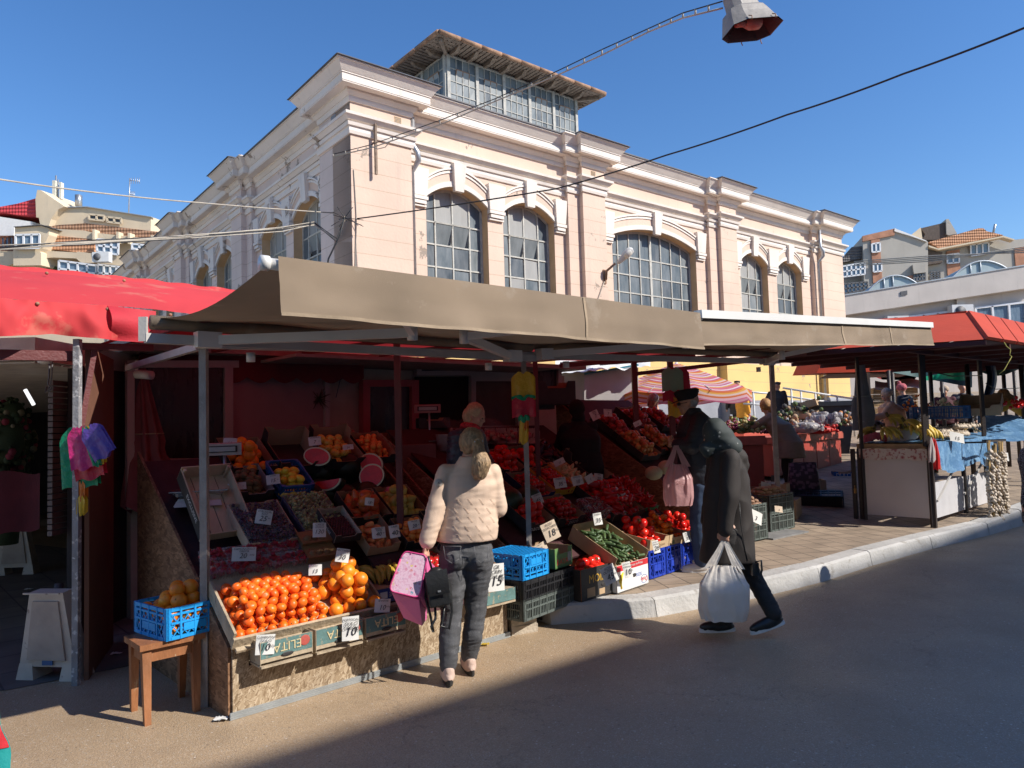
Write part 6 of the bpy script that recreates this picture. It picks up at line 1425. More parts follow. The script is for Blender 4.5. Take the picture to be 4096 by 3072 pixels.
b = MB(); b.poly([D(1898, 806, 20), D(1935, 800, 20), D(1985, 805, 20), D(1975, 822, 20), D(1905, 820, 20)]); b.prism([D(1898, 806, 20), D(1935, 800, 20), D(1985, 805, 20), D(1975, 822, 20), D(1905, 820, 20)], (.3, 2, .4)); b.build('pink_tent', mat('pink_red_canvas', (.7, .06, .12), .6), label='small pink red tent roof far behind the market', cat='tent')
for i, (x, y, Y, c_, l_) in enumerate(((2050, 893, 13.5, mf_cab, 'pile of green cabbages'), (2025, 898, 13.2, mf_gar, 'pale onions left of the green cabbages'), (1982, 890, 13.6, mf_per, 'orange carrots and onions below the pink hat'), (2075, 905, 12.6, mf_gar, 'pale root vegetables beside the blue crate'))):
  clump('vegetable_heap', D(x, y, Y), (.35, .2, .25), 26, [c_], l_, 'vegetables', (.05, .1) if i == 0 else (.03, .05), seed=30 + i, group='vegetable heaps under the far canopy')
clump('tomato_heap', D(2205, 880, 12), (.3, .2, .16), 22, [mf_tom], 'red tomatoes at the far right edge', 'tomatoes', (.04, .05), seed=40)
cbox(TR(*D(2120, 885, 12.2)) @ RZ(-40) @ RX(30), .6, .4, .2, m_cardi, 'brown cardboard box tilted behind the blue crate')
# ================================================================== PRODUCE STANDS
def plane(az, O, z0, s):
  u, v, o = frame(az, O); y = (v + Vector((0, 0, s))).normalized(); n = u.cross(y);
  if n.z < 0: n = -n
  return mat4(u, y, n, o + Vector((0, 0, z0)))
def hit(PL, x, y, h=0):   # sight line meets the plane raised by h; returns local a,b
  d = ray(x, y); n = Vector((PL[0][2], PL[1][2], PL[2][2])); o = PL @ Vector((0, 0, h)); t = (o - CAM).dot(n) / d.dot(n)
  q = PL.inverted() @ (CAM + d * t); return q.x, q.y
def on(PL, a, b_, h=0, rz=0): return PL @ TR(a, b_, h) @ RZ(rz)
def pc_on(PL, x, y, h, *a, **k):
  q = hit(PL, x, y, h); p = PL @ Vector((q[0], q[1], h)); return pcard(0, 0, p, *a, **k)
PA = plane(47, (-1.72, 4.43, 0), .42, .66); FA_ = 1.198
PB = plane(42, (.52, 6.42, 0), .36, .6); FB_ = 1.166
PC = plane(42, (.52, 6.42, 0), .46, .70); FC_ = 1.22
MA = mat4(*frame(47, (-1.72, 4.43, 0))[:2], ZZ, Vector((-1.72, 4.43, 0)))
MBf = mat4(*frame(42, (.52, 6.42, 0))[:2], ZZ, Vector((.52, 6.42, 0)))
m_osb = osb(); m_osbr = osb('osb_reddish', (.75, .42, .36)); m_cloth = mat('dark_red_lining', (.06, .02, .022), .85, .2)  # m_osbr is the chipboard toned darker and redder
# --- stand A
sa = thing('display_stand', 'chipboard display stand holding the oranges and other fruit', 'produce stand', (-1.72, 4.43, 0))
b = MB(MA); b.box(0, 2.22, 0, .018, .035, .29); b.box(0, .1, 0, .018, .29, .41); b.box(1.16, 2.22, 0, .018, .29, .34); b.build('front_panel', m_osb, sa)
b = MB(MA); b.prism([(0, .02, 0), (0, 1.8, 0), (0, 1.8, 1.58), (0, .02, .42)], (-.02, 0, 0)); b.build('side_panel', osb('osb_shade_tone', (.62, .42, .32)), sa)  # chipboard copy darkened and warmed: the side's shade is put into its colour
b = MB(MA); b.prism([(2.22, .02, 0), (2.22, 1.9, 0), (2.22, 1.9, 1.62), (2.22, .02, .38)], (.02, 0, 0)); b.prism([(1.95, .9, .8), (1.95, 1.9, 1.4), (1.95, 1.9, 1.7), (1.95, .9, 1.08)], (.02, 0, 0)); b.build('side_panel', m_osbr, sa)
b = MB(MA); b.prism([(0, 0.02, .30), (2.2, .02, .30), (2.2, 1.8, 1.50), (0, 1.8, 1.50)], (0, 0, -.02)); b.prism([(0, 1.8, 0), (2.2, 1.8, 0), (2.2, 1.8, 1.5), (0, 1.8, 1.5)], (0, .02, 0)); b.build('sloping_shelf', m_cloth, sa)
b = MB(MA)
for i in range(7): b.box(-.02, 2.24, -.012 - .002 * (i % 2), -.0, .002 + i * .006, .0065 + i * .006)
b.build('kick_strip', mat('ribbed_aluminium', (.42, .45, .46), .45, .1, metal=.5), sa)
# wooden printed crates under the front tray (upside down print)
m_old = mat('old_grey_wood', (.40, .32, .22), .85, .25, 9, .4, 50, rgb2=(.16, .12, .09), thr=.62); m_grn = mat('faded_green_print', (.10, .19, .18), .7, .2, 14, .2, rgb2=(.35, .28, .18), thr=.58)
for i, (a0, a1) in enumerate(((.11, .44), (.47, .80), (.83, 1.14))):
  b = MB(MA); zt = .452; zb = .30
  b.box(a0, a1, -.15, -.14, zb + .03, zt, 0); b.box(a0, a1, -.152, -.14, zb + .055, zt - .002, 1) ; b.box(a0, a1, .25, .26, zb, zt, 0)
  b.box(a0, a1, -.155, .26, zb, zb + .012, 0); b.box(a0 - .004, a0, -.15, .26, zb + .02, zt, 0); b.box(a1, a1 + .004, -.15, .26, zb + .02, zt, 0)
  b.v = [p for p in b.v]
  o = b.build('wooden_crate', [m_old, m_grn], label='upturned wooden fruit crate under the front tray, %s' % ('behind the clementine card', 'with green print fully visible', 'nearest the blue box')[i], cat='crate', group='upturned printed wooden crates')
  def wr(b, a0=a0, a1=a1):
    b.text('ELITA', TR((a0 + a1) / 2, -.156, (zb + zt) / 2 + .03) @ RX(90) @ RZ(180), .075, 0, 0)
    b.ball((a1 - .05, -.154, (zb + zt) / 2 + .035), (.035, .002, .032), 12, 1); b.ball(((a0 + a1) / 2, -.156, (zb + zt) / 2 - .02), (.04, .002, .013), 10, 2)
  onto(o, MA, wr, 'printed_mark', [mat('cream_print', (.55, .46, .26), .7), mat('red_print', (.42, .08, .06), .7), m_kdark])
# front tray
b = MB(MA @ TR(0, 0, 0)); T0 = PA
b = MB(PA); b.box(-.01, 1.05, .0, .62, .02, .035, 0); b.box(-.02, 1.28, -.03, -.012, .02, .095, 0); b.box(-.02, -.005, -.012, .45, .03, .13, 0); b.box(1.05, 1.065, -.012, .35, .03, .07, 0); b.box(.0, 1.28, -.06, -.03, .012, .03, 0)
b.build('wooden_tray', m_old, label='long weathered wooden tray holding clementines and oranges', cat='tray')
F_ = on(PA, 0, 0, .03)
heap(F_, .0, .66, -.01, .47, 'clementine', .0305, 3, 'clementine', 'clementine heaped in the left part of the sunlit front tray', 'clementine', 'clementines in the front tray', up=.78)
heap(on(PA, 0, 0, .14), .12, .5, .20, .44, 'clementine', .0305, 1, 'clementine', 'clementine heaped in the left part of the sunlit front tray', 'clementine', 'clementines in the front tray', up=.78)
heap(F_, .64, 1.05, .0, .46, 'orange', .041, 3, 'orange', 'large orange piled in the right part of the sunlit front tray', 'orange', 'oranges in the front tray', up=.78)
heap(on(PA, 0, 0, .155), .72, .96, .16, .42, 'orange', .041, 1, 'orange', 'large orange piled in the right part of the sunlit front tray', 'orange', 'oranges in the front tray', up=.78)
# blue printed box turned over with bananas
m_bpc = mat('royal_blue_printed_card', (.015, .04, .22), .45, .1)
b = MB(MA); b.box(1.08, 1.44, .1, .5, .46, .56, 0); b.box(1.075, 1.445, .095, .505, .56, .565, 1)
o = b.build('blue_box', [m_bpc, m_cardi], label='royal blue printed box turned over under the bananas', cat='box')
onto(o, MA, lambda b: (b.text('CUM LAUDE', TR(1.3, .098, .515) @ RX(90) @ RZ(180), .045, 0, 0), b.box(1.1, 1.16, .0975, .1, .49, .535, 0)), 'printed_mark', m_paper)
for i, (a, b_, z, rz, l_) in enumerate(((1.10, .42, .66, 60, 'banana bunch left of the price card on the blue box'), (1.22, .36, .66, 15, 'banana bunch in the middle on the blue box'), (1.32, .30, .67, -20, 'banana bunch hanging over the front of the blue box'), (1.40, .38, .66, -45, 'banana bunch rightmost on the blue box'))):
  banana_hand(MA @ TR(a, b_, z) @ RZ(rz) @ RX(8), 5, l_).data.materials[0] = mf_ban
for o in list(COL.objects)[-4:]: o['group'] = 'banana bunches on the blue box'
# strawberries in punnets
m_clear = mat('clear_plastic', (.8, .8, .82), .12, .02, alpha=.16, bmp=0); m_straw2 = mat('strawberry_red', (.36, .012, .025), .3, .3, 30, .5, 200)
rs = random.Random(9)
def berry(b, p, r, mi=0):
  R_ = Euler((rs.uniform(0, 6), rs.uniform(0, 6), 0)).to_matrix().to_4x4(); o_ = b.M; b.M = o_ @ TR(*p) @ R_
  b.lathe([(1e-4, -r * 1.3), (r * .5, -r * .9), (r * .95, 0), (r * .85, r * .5), (r * .3, r * .8), (1e-4, r * .7)], 8, mi=mi)
  b.add([(-r * .8, 0, r * .75), (0, -r * .3, r * .78), (r * .8, 0, r * .75), (0, r * .3, r * .8)], [(0, 1, 2, 3)], 1); b.M = o_
def punnet(M, label, group, mb, r=.017, L=.17, W=.11, H=.065, n=34, nm='strawberry_punnet', cat='punnet'):
  t_ = thing(nm, label, cat, M.to_translation(), group)
  b = MB(M); b.frus((-L / 2 + .012, L / 2 - .012, -W / 2 + .012, W / 2 - .012), (-L / 2, L / 2, -W / 2, W / 2), 0, H);
  for k in range(9): x = -L / 2 + L * (k + .5) / 9; b.box(x - .002, x + .002, -W / 2 - .002, -W / 2, .004, H)
  b.build('clear_tub', m_clear, t_)
  b = MB(M)
  for k in range(n): berry(b, (rs.uniform(-L / 2 + r, L / 2 - r), rs.uniform(-W / 2 + r, W / 2 - r), r + rs.uniform(0, H * .9)), r * rs.uniform(.85, 1.15))
  o = b.build('fruit', [mb, m_calyx], t_); o['kind'] = 'stuff'
k = 0
for j in range(2):
  for i in range(5):
    punnet(on(PA, .10 + .145 * i, .60 + .125 * j, .03), 'strawberry punnet in the %s row, %s from the left post' % (('front', 'rear')[j], ('nearest', 'second', 'third', 'fourth', 'fifth')[i]), 'strawberry punnets', m_straw2)
for i in range(2):
  M = on(PA, .82, .60 + .12 * i, .03 + .03 * i); b = MB(M); b.frus((-.1, .1, -.05, .05), (-.12, .12, -.065, .065), 0, .08); b.build('kiwi_tray', mat('brown_film', (.26, .16, .07), .35, .15, alpha=.9), label='brown %s tray of kiwis' % ('front', 'rear')[i], cat='tray', group='kiwi trays')
  heap(M, -.1, .1, -.05, .05, 'kiwi', .026, 2, 'kiwi', 'kiwi in the brown trays under the cherries', 'kiwi', 'kiwis in brown trays', zoff=.045)
# generic tray of fruit on a stand
def ftray(PL, a, b_, L, W, kind, r, layers, box_label, fl, cat, H=.09, mo=None, h=.03, rz=0, up=.7, lie=False, name=None, fname=None, mi_=None, backh=None, fill=1.0, fgroup=None):
  M = on(PL, a, b_, h, rz)
  if box_label: o = cbox(M, L, W, H, mo or m_kdark, box_label, 'fruit boxes on the stands', mi_=mi_, backh=backh)
  else: o = None
  if kind: heap(M @ TR(0, 0, .006), -L / 2 + .01, L / 2 - .01, -W / 2 + .01, (-W / 2 + .01) + (W - .02) * fill, kind, r, layers, fname or kind, fl, cat, fgroup or ('%s in one box' % (fname or kind)), up=up, lie=lie)
  return o
# tilted empty wooden crate with black printed side, scale on top
m_fresh = mat('pale_fresh_wood', (.60, .43, .28), .8, .12, 7, .2, 30, stretch=(3, .6, 1))
q0 = hit(PA, 455, 1135, .08); M = on(PA, .27, 1.26, .07, 2) @ RX(14)
t_ = thing('wooden_crate', 'empty pale wooden crate tilted up behind the left post with black printed side', 'crate', M.to_translation())
b = MB(M);
for i in range(4): b.box(-.17 + i * .087, -.09 + i * .087, -.28, .28, 0, .008)
for x in (-.18, .172): b.box(x, x + .008, -.28, .28, 0, .11)
b.box(-.18, .18, -.288, -.28, 0, .07); b.box(-.18, .18, .28, .288, 0, .13)
for x in (-.17, .15):
  for y in (-.27, .25): b.box(x, x + .02, y, y + .02, 0, .13)
b.build('slats', m_fresh, t_)
b = MB(M); b.box(-.184, -.18, -.28, .28, .005, .105); b.build('printed_side', m_kdark, t_)
o = t_.children[1]; b = MB(M); b.text('EXCLUSIVE', TR(-.1855, -.05, .07) @ RZ(-90) @ RX(90), .05, 0, 0); me = b.mesh('writing', m_paper, WM[t_.name].inverted()); w_ = bpy.data.objects.new('writing', me); COL.objects.link(w_); w_.parent = o
def scale_(base, az, label, disp, mst):
  t_ = thing('scale', label, 'scale', base); M = TR(*base) @ RZ(-az + 180)
  b = MB(M); b.frus((-.17, .17, -.14, .14), (-.14, .14, -.12, .12), 0, .05); b.frus((-.16, .16, -.22, -.14), (-.15, .15, -.18, -.14), 0, .035); b.build('base', mat('scale_beige', (.52, .47, .42), .5), t_)
  b = MB(M); b.frus((-.15, .15, -.11, .11), (-.19, .19, -.14, .14), .065, .1); b.box(-.2, .2, -.15, .15, .1, .106); b.build('pan', mat('stainless_steel', (.6, .6, .6), .25, .05, metal=1), t_)
  b = MB(M); b.tube([(.17, .13, .03), (.17, .13, disp)], .012, 8); b.build('column', m_pipe, t_)
  b = MB(M); b.boxm(TR(.15, .12, disp + .04) @ RX(8), .29, .05, .09); h_ = b.build('display', mst, t_)
  b = MB(M @ TR(.15, .0925, disp + .04) @ RX(8)); b.box(-.115, .115, -.004, 0, -.025, .025, 0); b.box(-.1, .1, -.006, -.004, -.018, .018, 1); me = b.mesh('screen', [m_kdark, mat('pale_lcd', (.45, .47, .44), .3)], WM[t_.name].inverted()); o2 = bpy.data.objects.new('screen', me); COL.objects.link(o2); o2.parent = h_
m_beig = mat('scale_beige', (.52, .47, .42), .5)
sb_ = D(432, 1082, 5.5); scale_(Vector((sb_.x, sb_.y, sb_.z - .02)), 160, 'beige electronic scale with steel pan beside the left post', .36, m_beig)
# boxes of stand A : (pixel centre) -> plane
def at_(PL, x, y, h=.05): return hit(PL, x, y, h)
m_pur = mat('purple_grapes_in_film', (.085, .02, .06), .3, .4, 14, 1.0, 40);
def grapes(M, L, W, H, m, label, r=.0135, n=520, film=True):
  b = MB(M)
  for k in range(n): b.ball((rs.uniform(-L / 2, L / 2), rs.uniform(-W / 2, W / 2), rs.uniform(.01, H) ), r * rs.uniform(.8, 1.2), 6)
  b.build('grapes', m, label=label, cat='grapes', kind='stuff')
  if film:
    b = MB(M); b.sheet(lambda u, v: ((u - .5) * (L + .06), (v - .5) * (W + .06), H + .02 + .03 * nz(u * 7, v * 7) - .06 * (max(abs(u - .5), abs(v - .5)) * 2) ** 6), 24, 20)
    b.build('film', m_film, label='crinkled clear film covering ' + label, cat='film')
m_film = mat('crinkled_clear_film', (.55, .50, .50), .22, .02, 5, .8, 30, alpha=.10)
ftray(PA, .54, .98, .38, .46, None, 0, 0, 'pale wooden tray with grapes under film', '', '', .09, m_fresh, mi_=m_fresh)
grapes(on(PA, .54, .98, .04), .34, .40, .10, mat('purple_grape', (.06, .012, .035), .3, .5, bmp=0), 'purple grapes in the pale tray')
ftray(PA, .62, 1.50, .27, .36, 'kiwi', .026, 3, 'black box of kiwis lined with clear film', 'kiwi in the black box lined with film', 'kiwi', .10, mi_=mat('grey_liner', (.35, .33, .33), .7), lie=True, fgroup='kiwis in the black box')
crate(on(PA, .95, 1.50, .03), .28, .36, .12, m_bcr, 'dark blue plastic crate of lemons', name='crate')
heap(on(PA, .95, 1.46, .04), -.13, .13, -.16, .16, 'lemon', .03, 3, 'lemon', 'lemon in the dark blue crate below the watermelons', 'lemon', 'lemons in the blue crate', up=.7, lie=True)
ftray(PA, .97, 1.03, .36, .44, None, 0, 0, 'dark box with green grapes under film', '', '', .09, mat('dark_blue_card', (.02, .03, .08), .6))
grapes(on(PA, .97, 1.05, .04), .32, .40, .10, mat('green_grape', (.36, .36, .13), .3, .35, bmp=0), 'green grapes in the dark box')
o = ftray(PA, 1.05, .80, .22, .34, None, 0, 0, 'black printed box of dark cherries, tilted over the grapes', '', '', .07, h=.12, mi_=mat('pale_card_inner', (.5, .4, .3), .8))
onto(o, on(PA, 1.05, .80, .12), lambda b: (b.text('Cherries', TR(-.112, 0, .035) @ RZ(-90) @ RX(90), .05, 0, .2)), 'writing', m_paper)
heap(on(PA, 1.05, .80, .13), -.1, .1, -.16, .10, 'cherry', .0115, 2, 'cherry', 'dark cherry in the small black printed box', 'cherry', 'cherries in the small box', up=.8)
ftray(PA, 1.34, .72, .28, .36, 'flatpeach', .036, 2, 'brown box of flat peaches with striped paper', 'flat peach in the brown box behind the bananas', 'peach', .09, m_card, fname='flat_peach', fgroup='flat peaches')
ftray(PA, 1.68, .68, .28, .30, 'apricot', .024, 4, 'black box of apricots, half in the sun', 'apricot in the black box beside the woman in the beige jacket', 'apricot', .09, fgroup='apricots')
ftray(PA, 1.42, 1.06, .34, .36, 'rpear', .034, 3, 'dark box of red pears', 'red blushed pear in the box below the watermelons', 'pear', .09, fname='red_pear', fgroup='red pears')
ftray(PA, 1.78, 1.06, .34, .38, 'pear', .034, 3, 'dark box of yellow pears beside the red pears', 'yellow pear in the box beside the red pears', 'pear', .09, fgroup='yellow pears')
ftray(PA, .72, 1.85, .36, .44, 'orange', .044, 3, 'black box of large oranges at the top left of the stand', 'large orange in the black box at the top left of the stand', 'orange', .10, fgroup='oranges at the top of the stand')
ftray(PA, 1.12, 1.85, .38, .44, None, 0, 0, 'empty black striped box at the top of the stand', '', '', .12, backh=.2)
ftray(PA, 1.55, 1.87, .38, .44, 'yapple', .037, 2, 'black striped box of yellow fruit behind the cut watermelon', 'yellow apple in the black striped box behind the cut watermelon', 'apple', .12, fname='yellow_apple', backh=.2, fgroup='yellow apples behind the watermelon')
ftray(PA, 1.95, 1.9, .32, .4, 'apricot', .028, 3, 'box of small brown red fruit beside the red door frame', 'small brown red fruit in the box by the red door frame', 'fruit', .1, fname='plum', fgroup='small fruit by the door')
b = MB(on(PA, 1.55, .32, .05)); b.box(-.35, .6, -.3, .2, -.03, -.01); b.build('shelf_lining', m_cloth, label='dark lining on the right front of the fruit stand', cat='lining')
ftray(PA, 1.62, .30, .3, .3, 'vine', .026, 2, 'dark tray of plums in the shade behind the pink bag', 'dark plum in the tray behind the pink bag', 'plum', .07, fname='plum', fgroup='plums behind the bags')
ftray(PA, 1.98, .30, .36, .34, 'apple', .036, 2, 'box of red apples behind the woman in jeans', 'red apple in the box behind the woman in jeans', 'apple', .09, fgroup='apples behind the woman')
ftray(PA, 2.02, .72, .3, .34, 'vine', .026, 2, 'dark box of plums with a price card reading 20', 'dark plum in the box with the card reading 20', 'plum', .08, fname='plum', fgroup='plums by the card')
# watermelons
def melon(x, y, Y, s_, l_):
  p = D(x, y, Y); place(FR['melon'][0], 'watermelon', TR(*p) @ Euler((rs.uniform(-.5, .5), rs.uniform(-.5, .5), 0)).to_matrix().to_4x4() @ Matrix.Scale(s_ * 1.14, 4), l_, 'watermelon', 'whole watermelons')
for x, y, Y, s_, l_ in ((683, 1018, 6.45, 1.05, 'dark watermelon at the back left of the pile under the cut half'), (748, 1012, 6.6, 1.05, 'dark watermelon at the back right of the pile'), (692, 1068, 6.2, 1.0, 'dark watermelon in front on the left of the pile'), (742, 1076, 6.3, .95, 'dark watermelon in front on the middle of the pile'), (795, 1068, 6.4, .9, 'dark watermelon with a sunlit yellow patch')): melon(x, y, Y, s_, l_)
for x, y, Y, s_, l_ in ((1098, 1082, 7.0, 1.0, 'large dark watermelon behind the beige jacket on the vegetable stand'), (1140, 1075, 7.3, .95, 'large dark watermelon behind the awning post')): melon(x, y, Y, s_, l_)
m_flesh = mat('watermelon_flesh', (.66, .02, .015), .35, .2, 12, .2); m_rim = mat('watermelon_rim', (.62, .66, .42), .5, .1); m_rind = mat('watermelon_green', (.02, .045, .02), .35, .3)
def cut(x, y, Y, rx, rz_, roll, label, slice_=False):
  rx *= 1.12; rz_ *= 1.08
  p = D(x, y, Y); M = TR(*p) @ RZ(-12) @ RX(-15) @ RY(roll)
  t_ = thing('cut_watermelon', label, 'watermelon', p, 'cut watermelons')
  b = MB(M); n = 28
  if not slice_:
    b.ball((0, .01, 0), (rx, .1, rz_), 20, 0); b.v = [Vector(v) for v in b.v]
    Mi = M.inverted(); b.v = [M @ Vector((q.x, max(q.y, 0.0), q.z)) for q in (Mi @ v for v in b.v)]
    b.build('rind', m_rind, t_)
    b = MB(M); b.prism([(rx * math.cos(k * 6.2832 / n), -.001, rz_ * math.sin(k * 6.2832 / n)) for k in range(n)], (0, -.004, 0)); b.build('rim', m_rim, t_)
    b = MB(M); b.prism([((rx - .014) * math.cos(k * 6.2832 / n), -.006, (rz_ - .014) * math.sin(k * 6.2832 / n)) for k in range(n)], (0, -.004, 0)); b.build('flesh', m_flesh, t_)
  else:
    arc = lambda r1, r2, y_: [(r1 * math.cos(-math.pi * k / 14), y_, r2 * math.sin(-math.pi * k / 14)) for k in range(15)]
    b.prism(arc(rx, rz_, 0), (0, .09, 0)); b.build('rind', m_rind, t_)
    b = MB(M); b.prism(arc(rx - .006, rz_ - .006, -.001), (0, -.004, 0)); b.build('rim', m_rim, t_)
    b = MB(M); b.prism(arc(rx - .018, rz_ - .018, -.006), (0, -.004, 0)); b.build('flesh', m_flesh, t_)
cut(685, 986, 6.25, .115, .075, 12, 'oval watermelon half facing out at the top of the pile')
cut(802, 1003, 6.55, .108, .09, 30, 'upper right watermelon half behind the lower one')
cut(803, 1028, 6.4, .105, .10, 0, 'round watermelon half with its lower edge in the sun')
cut(708, 1038, 6.1, .11, .085, -8, 'watermelon wedge on the middle of the pile', True)
cut(833, 1053, 6.35, .115, .085, -8, 'watermelon wedge at the right of the pile', True)
# --- cards on stand A
pcard(573, 1392, 4.42, .11, .115, '10', ['CLEMENTINE', 'DULCI'], 'white price card reading CLEMENTINE DULCI 10 lei on the front tray', roll=6, az=150, tilt=-6)
pcard(757, 1357, 4.75, .11, .15, '10', ['PORTOCALE', 'DULCI', 'GRECIA'], 'white price card reading PORTOCALE DULCI GRECIA 10 lei below the oranges', roll=3, az=150, tilt=-4)
pcard(826, 1308, 5.0, .11, .09, '10', ['BANANE'], 'white price card reading 10 lei under the blue box', roll=8, az=150, tilt=-4)
pcard(527, 1197, 4.85, .15, .09, '20', ['CAPSUNI DULCI', 'GRECIA'], 'white price card reading CAPSUNI DULCI GRECIA 20 lei above the strawberries', roll=4, az=160)
pcard(681, 1231, 4.9, .085, .07, '13', ['KIWI'], 'white price card reading KIWI 13 behind the oranges', roll=3, az=160, unit='')
pcard(740, 1200, 5.0, .09, .09, '30', ['NECTARINE'], 'white price card reading 30 beside the banana bunches', roll=12, az=160, unit='')
for a in ((690, 1145, 5.5, .09, .1, '130', ['CIRESE', 'DULCI'], 'white price card reading CIRESE DULCI 130 lei in the cherry box', 3), (570, 1117, 5.55, .11, .10, '25', ['STRUGURI', 'ROZ'], 'translucent price card on the film over the purple grapes', 12), (512, 1051, 5.85, .13, .055, '15', ['KIWI'], 'white price card reading KIWI 15 on the black kiwi box', -4), (590, 1036, 6.0, .1, .075, '15', ['LAMAI'], 'white price card reading LAMAI 15 over the lemons', -5), (497, 956, 6.05, .1, .07, '10', [], 'white price card reading 10 over the large oranges', 4), (680, 953, 6.45, .1, .075, '7', ['GRAPEFRUIT'], 'white price card reading 7 lei above the cut watermelon', -4), (752, 966, 6.7, .09, .045, '34', [], 'small card leaning on the box by the red door frame', -5), (818, 1151, 5.8, .1, .08, '40', ['PIERSICI', 'PLATE'], 'grey price card reading 40 by the flat peaches', -3), (852, 1148, 5.7, .075, .09, '40', ['CAISE'], 'sunlit white price card reading 40 in the apricots', -6), (895, 1134, 5.85, .09, .07, '20', ['PRUNE'], 'white price card reading PRUNE 20 left of the beige jacket', -8), (798, 1084, 6.1, .07, .06, '18', [], 'small card between the yellow watermelon and the red pears', 10)):
  pcard(a[0], a[1], a[2] - .28, a[3] * 1.02, a[4] * 1.02, a[5], a[6], a[7], roll=a[8], az=160, tilt=-15, unit='lei' if len(a[5]) < 3 else '')
pcard(1071, 1247, 5.5, .15, .2, '15', ['GR', 'CRIM', 'DULCE', ''], 'large white price card reading 15 lei behind the woman in jeans', roll=3, az=145, tilt=-5, unit='kg')
b = MB(MA); b.box(1.9, 2.2, -.13, -.12, .33, .42, 1); b.box(1.9, 2.2, -.13, .2, .31, .325, 0); b.box(1.9, 2.2, -.12, .2, .33, .42, 0); b.build('wooden_crate', [m_old, m_grn], label='green edged wooden crate at the right front corner of the fruit stand', cat='crate')
# --- left extras: stool with blue crate of oranges
def pt3(x, y, z=0): return G(x, y, z)
f1, f2, f3, f4 = G(318, 1566), G(289, 1535), G(424, 1536), G(392, 1505)
cc = (f1 + f2 + f3 + f4) / 4; ux = (f3 - f1).normalized(); uy = Vector((-ux.y, ux.x, 0)); MS = mat4(ux, uy, ZZ, Vector((cc.x, cc.y, 0)))
so_ = thing('stool', 'worn brown wooden stool carrying a blue crate of oranges', 'stool', cc)
m_sw = mat('worn_brown_wood', (.27, .11, .045), .5, .25, 7, .3, 30, rgb2=(.42, .3, .19), thr=.62, stretch=(2, 2, .5))
tp_ = [Vector((sx * .145, sy * .11, .42)) for sx in (-1, 1) for sy in (-1, 1)]; Mi = MS.inverted()
ft_ = [Mi @ f2, Mi @ f4, Mi @ f1, Mi @ f3]
legs = sorted([(Mi @ f) for f in (f1, f2, f3, f4)], key=lambda p: (p.x, p.y))
for f_ in legs:
  tpt = min(tp_, key=lambda t_: (t_.x - f_.x) ** 2 + (t_.y - f_.y) ** 2); tp_.remove(tpt)
  b = MB(MS); w0, w1 = .018, .026
  b.frus((f_.x - w0, f_.x + w0, f_.y - w0, f_.y + w0), (tpt.x - w1, tpt.x + w1, tpt.y - w1, tpt.y + w1), 0, .43); b.build('leg', m_sw, so_)
b = MB(MS); b.box(-.19, .19, -.16, .16, .43, .465); b.build('seat', m_sw, so_)
b = MB(MS); b.box(-.14, .14, -.125, -.105, .35, .43); b.box(-.14, .14, .105, .125, .35, .43); b.box(-.155, -.135, -.1, .1, .35, .43); b.box(.135, .155, -.1, .1, .35, .43); b.build('apron', m_sw, so_)
cn = G(357, 1386, .465); c2q = G(452, 1362, .465); dxc = (c2q - cn).normalized(); azq = math.degrees(math.atan2(dxc.x, dxc.y)); ny = Vector((-dxc.y, dxc.x, 0))
Mq = TR(*(cn + dxc * .18 + ny * .20)) @ RZ(90 - azq)
crate(Mq, .36, .42, .19, m_bcl, 'bright blue lattice crate full of oranges on the brown stool', style='diamond')
heap(Mq @ TR(0, 0, .02), -.165, .165, -.195, .195, 'orange', .036, 1, 'orange', 'orange in the bright blue crate on the stool', 'orange', 'oranges in the blue crate')
heap(Mq @ TR(0, 0, .10), -.17, .17, -.20, .20, 'orange', .037, 3, 'orange', 'orange in the bright blue crate on the stool', 'orange', 'oranges in the blue crate', up=.72)
# --- stand B (vegetables)
sB = thing('display_stand', 'chipboard stand of tomatoes, peppers and other vegetables', 'produce stand', (.52, 6.42, .15))
b = MB(MBf); b.prism([(-.32, .45, .15), (-.32, 2.3, .15), (-.32, 2.3, 1.66), (-.32, .45, .58)], (-.02, 0, 0)); b.build('side_panel', m_osb, sB)
b = MB(PB); b.box(-.3, 2.3, .25, 2.6, -.03, -.01); b.build('sloping_shelf', m_cloth, sB)
b = MB(MBf); b.box(-.3, 2.3, 2.3, 2.32, .15, 1.66); b.box(-.3, 2.3, .4, .42, .15, .55); b.build('board', m_osbr, sB)
TL = 'the vegetable stand'
o = ftray(PB, .12, .82, .38, .38, 'tomato', .038, 3, 'black printed box of tomatoes nearest the awning post', 'tomato in the black box nearest the awning post', 'tomato', .11, fgroup='tomatoes in the box by the post')
o2 = ftray(PB, .56, .80, .42, .38, 'vine', .031, 3, 'black printed box of vine tomatoes beside the green box', 'vine tomato in the black printed box', 'tomato', .11, fgroup='vine tomatoes')
for a, oo in ((.02, o), (.60, o2)):
  onto(oo, PB, lambda b, a=a: (b.text('paco', TR(a, .80 - .193, .085) @ RX(90), .075, 0, 0), [b.ball((a - .12 + .022 * i, .605, .07 + .022 * j), (.009, .002, .009), 8, 1) for i in (0, 1) for j in (0, 1)]), 'printed_mark', [m_paper, mat('red_dot_print', (.6, .03, .03), .6)])
q = (1.18, .72)
m_rasp = mat('raspberry_red', (.22, .01, .02), .3, .3, 30, .5)
for i in range(3):
  for j in range(2):
    for k in range(2): punnet(on(PB, .93 + .12 * i, .66 + .13 * j, .02 + .07 * k), 'clear punnet of small red tomatoes, %s column, %s row, %s layer' % (('left', 'middle', 'right')[i], ('front', 'rear')[j], ('lower', 'upper')[k]), 'punnets of cherry tomatoes', m_rasp, r=.013, L=.11, W=.11, H=.065, n=26, nm='tomato_punnet')
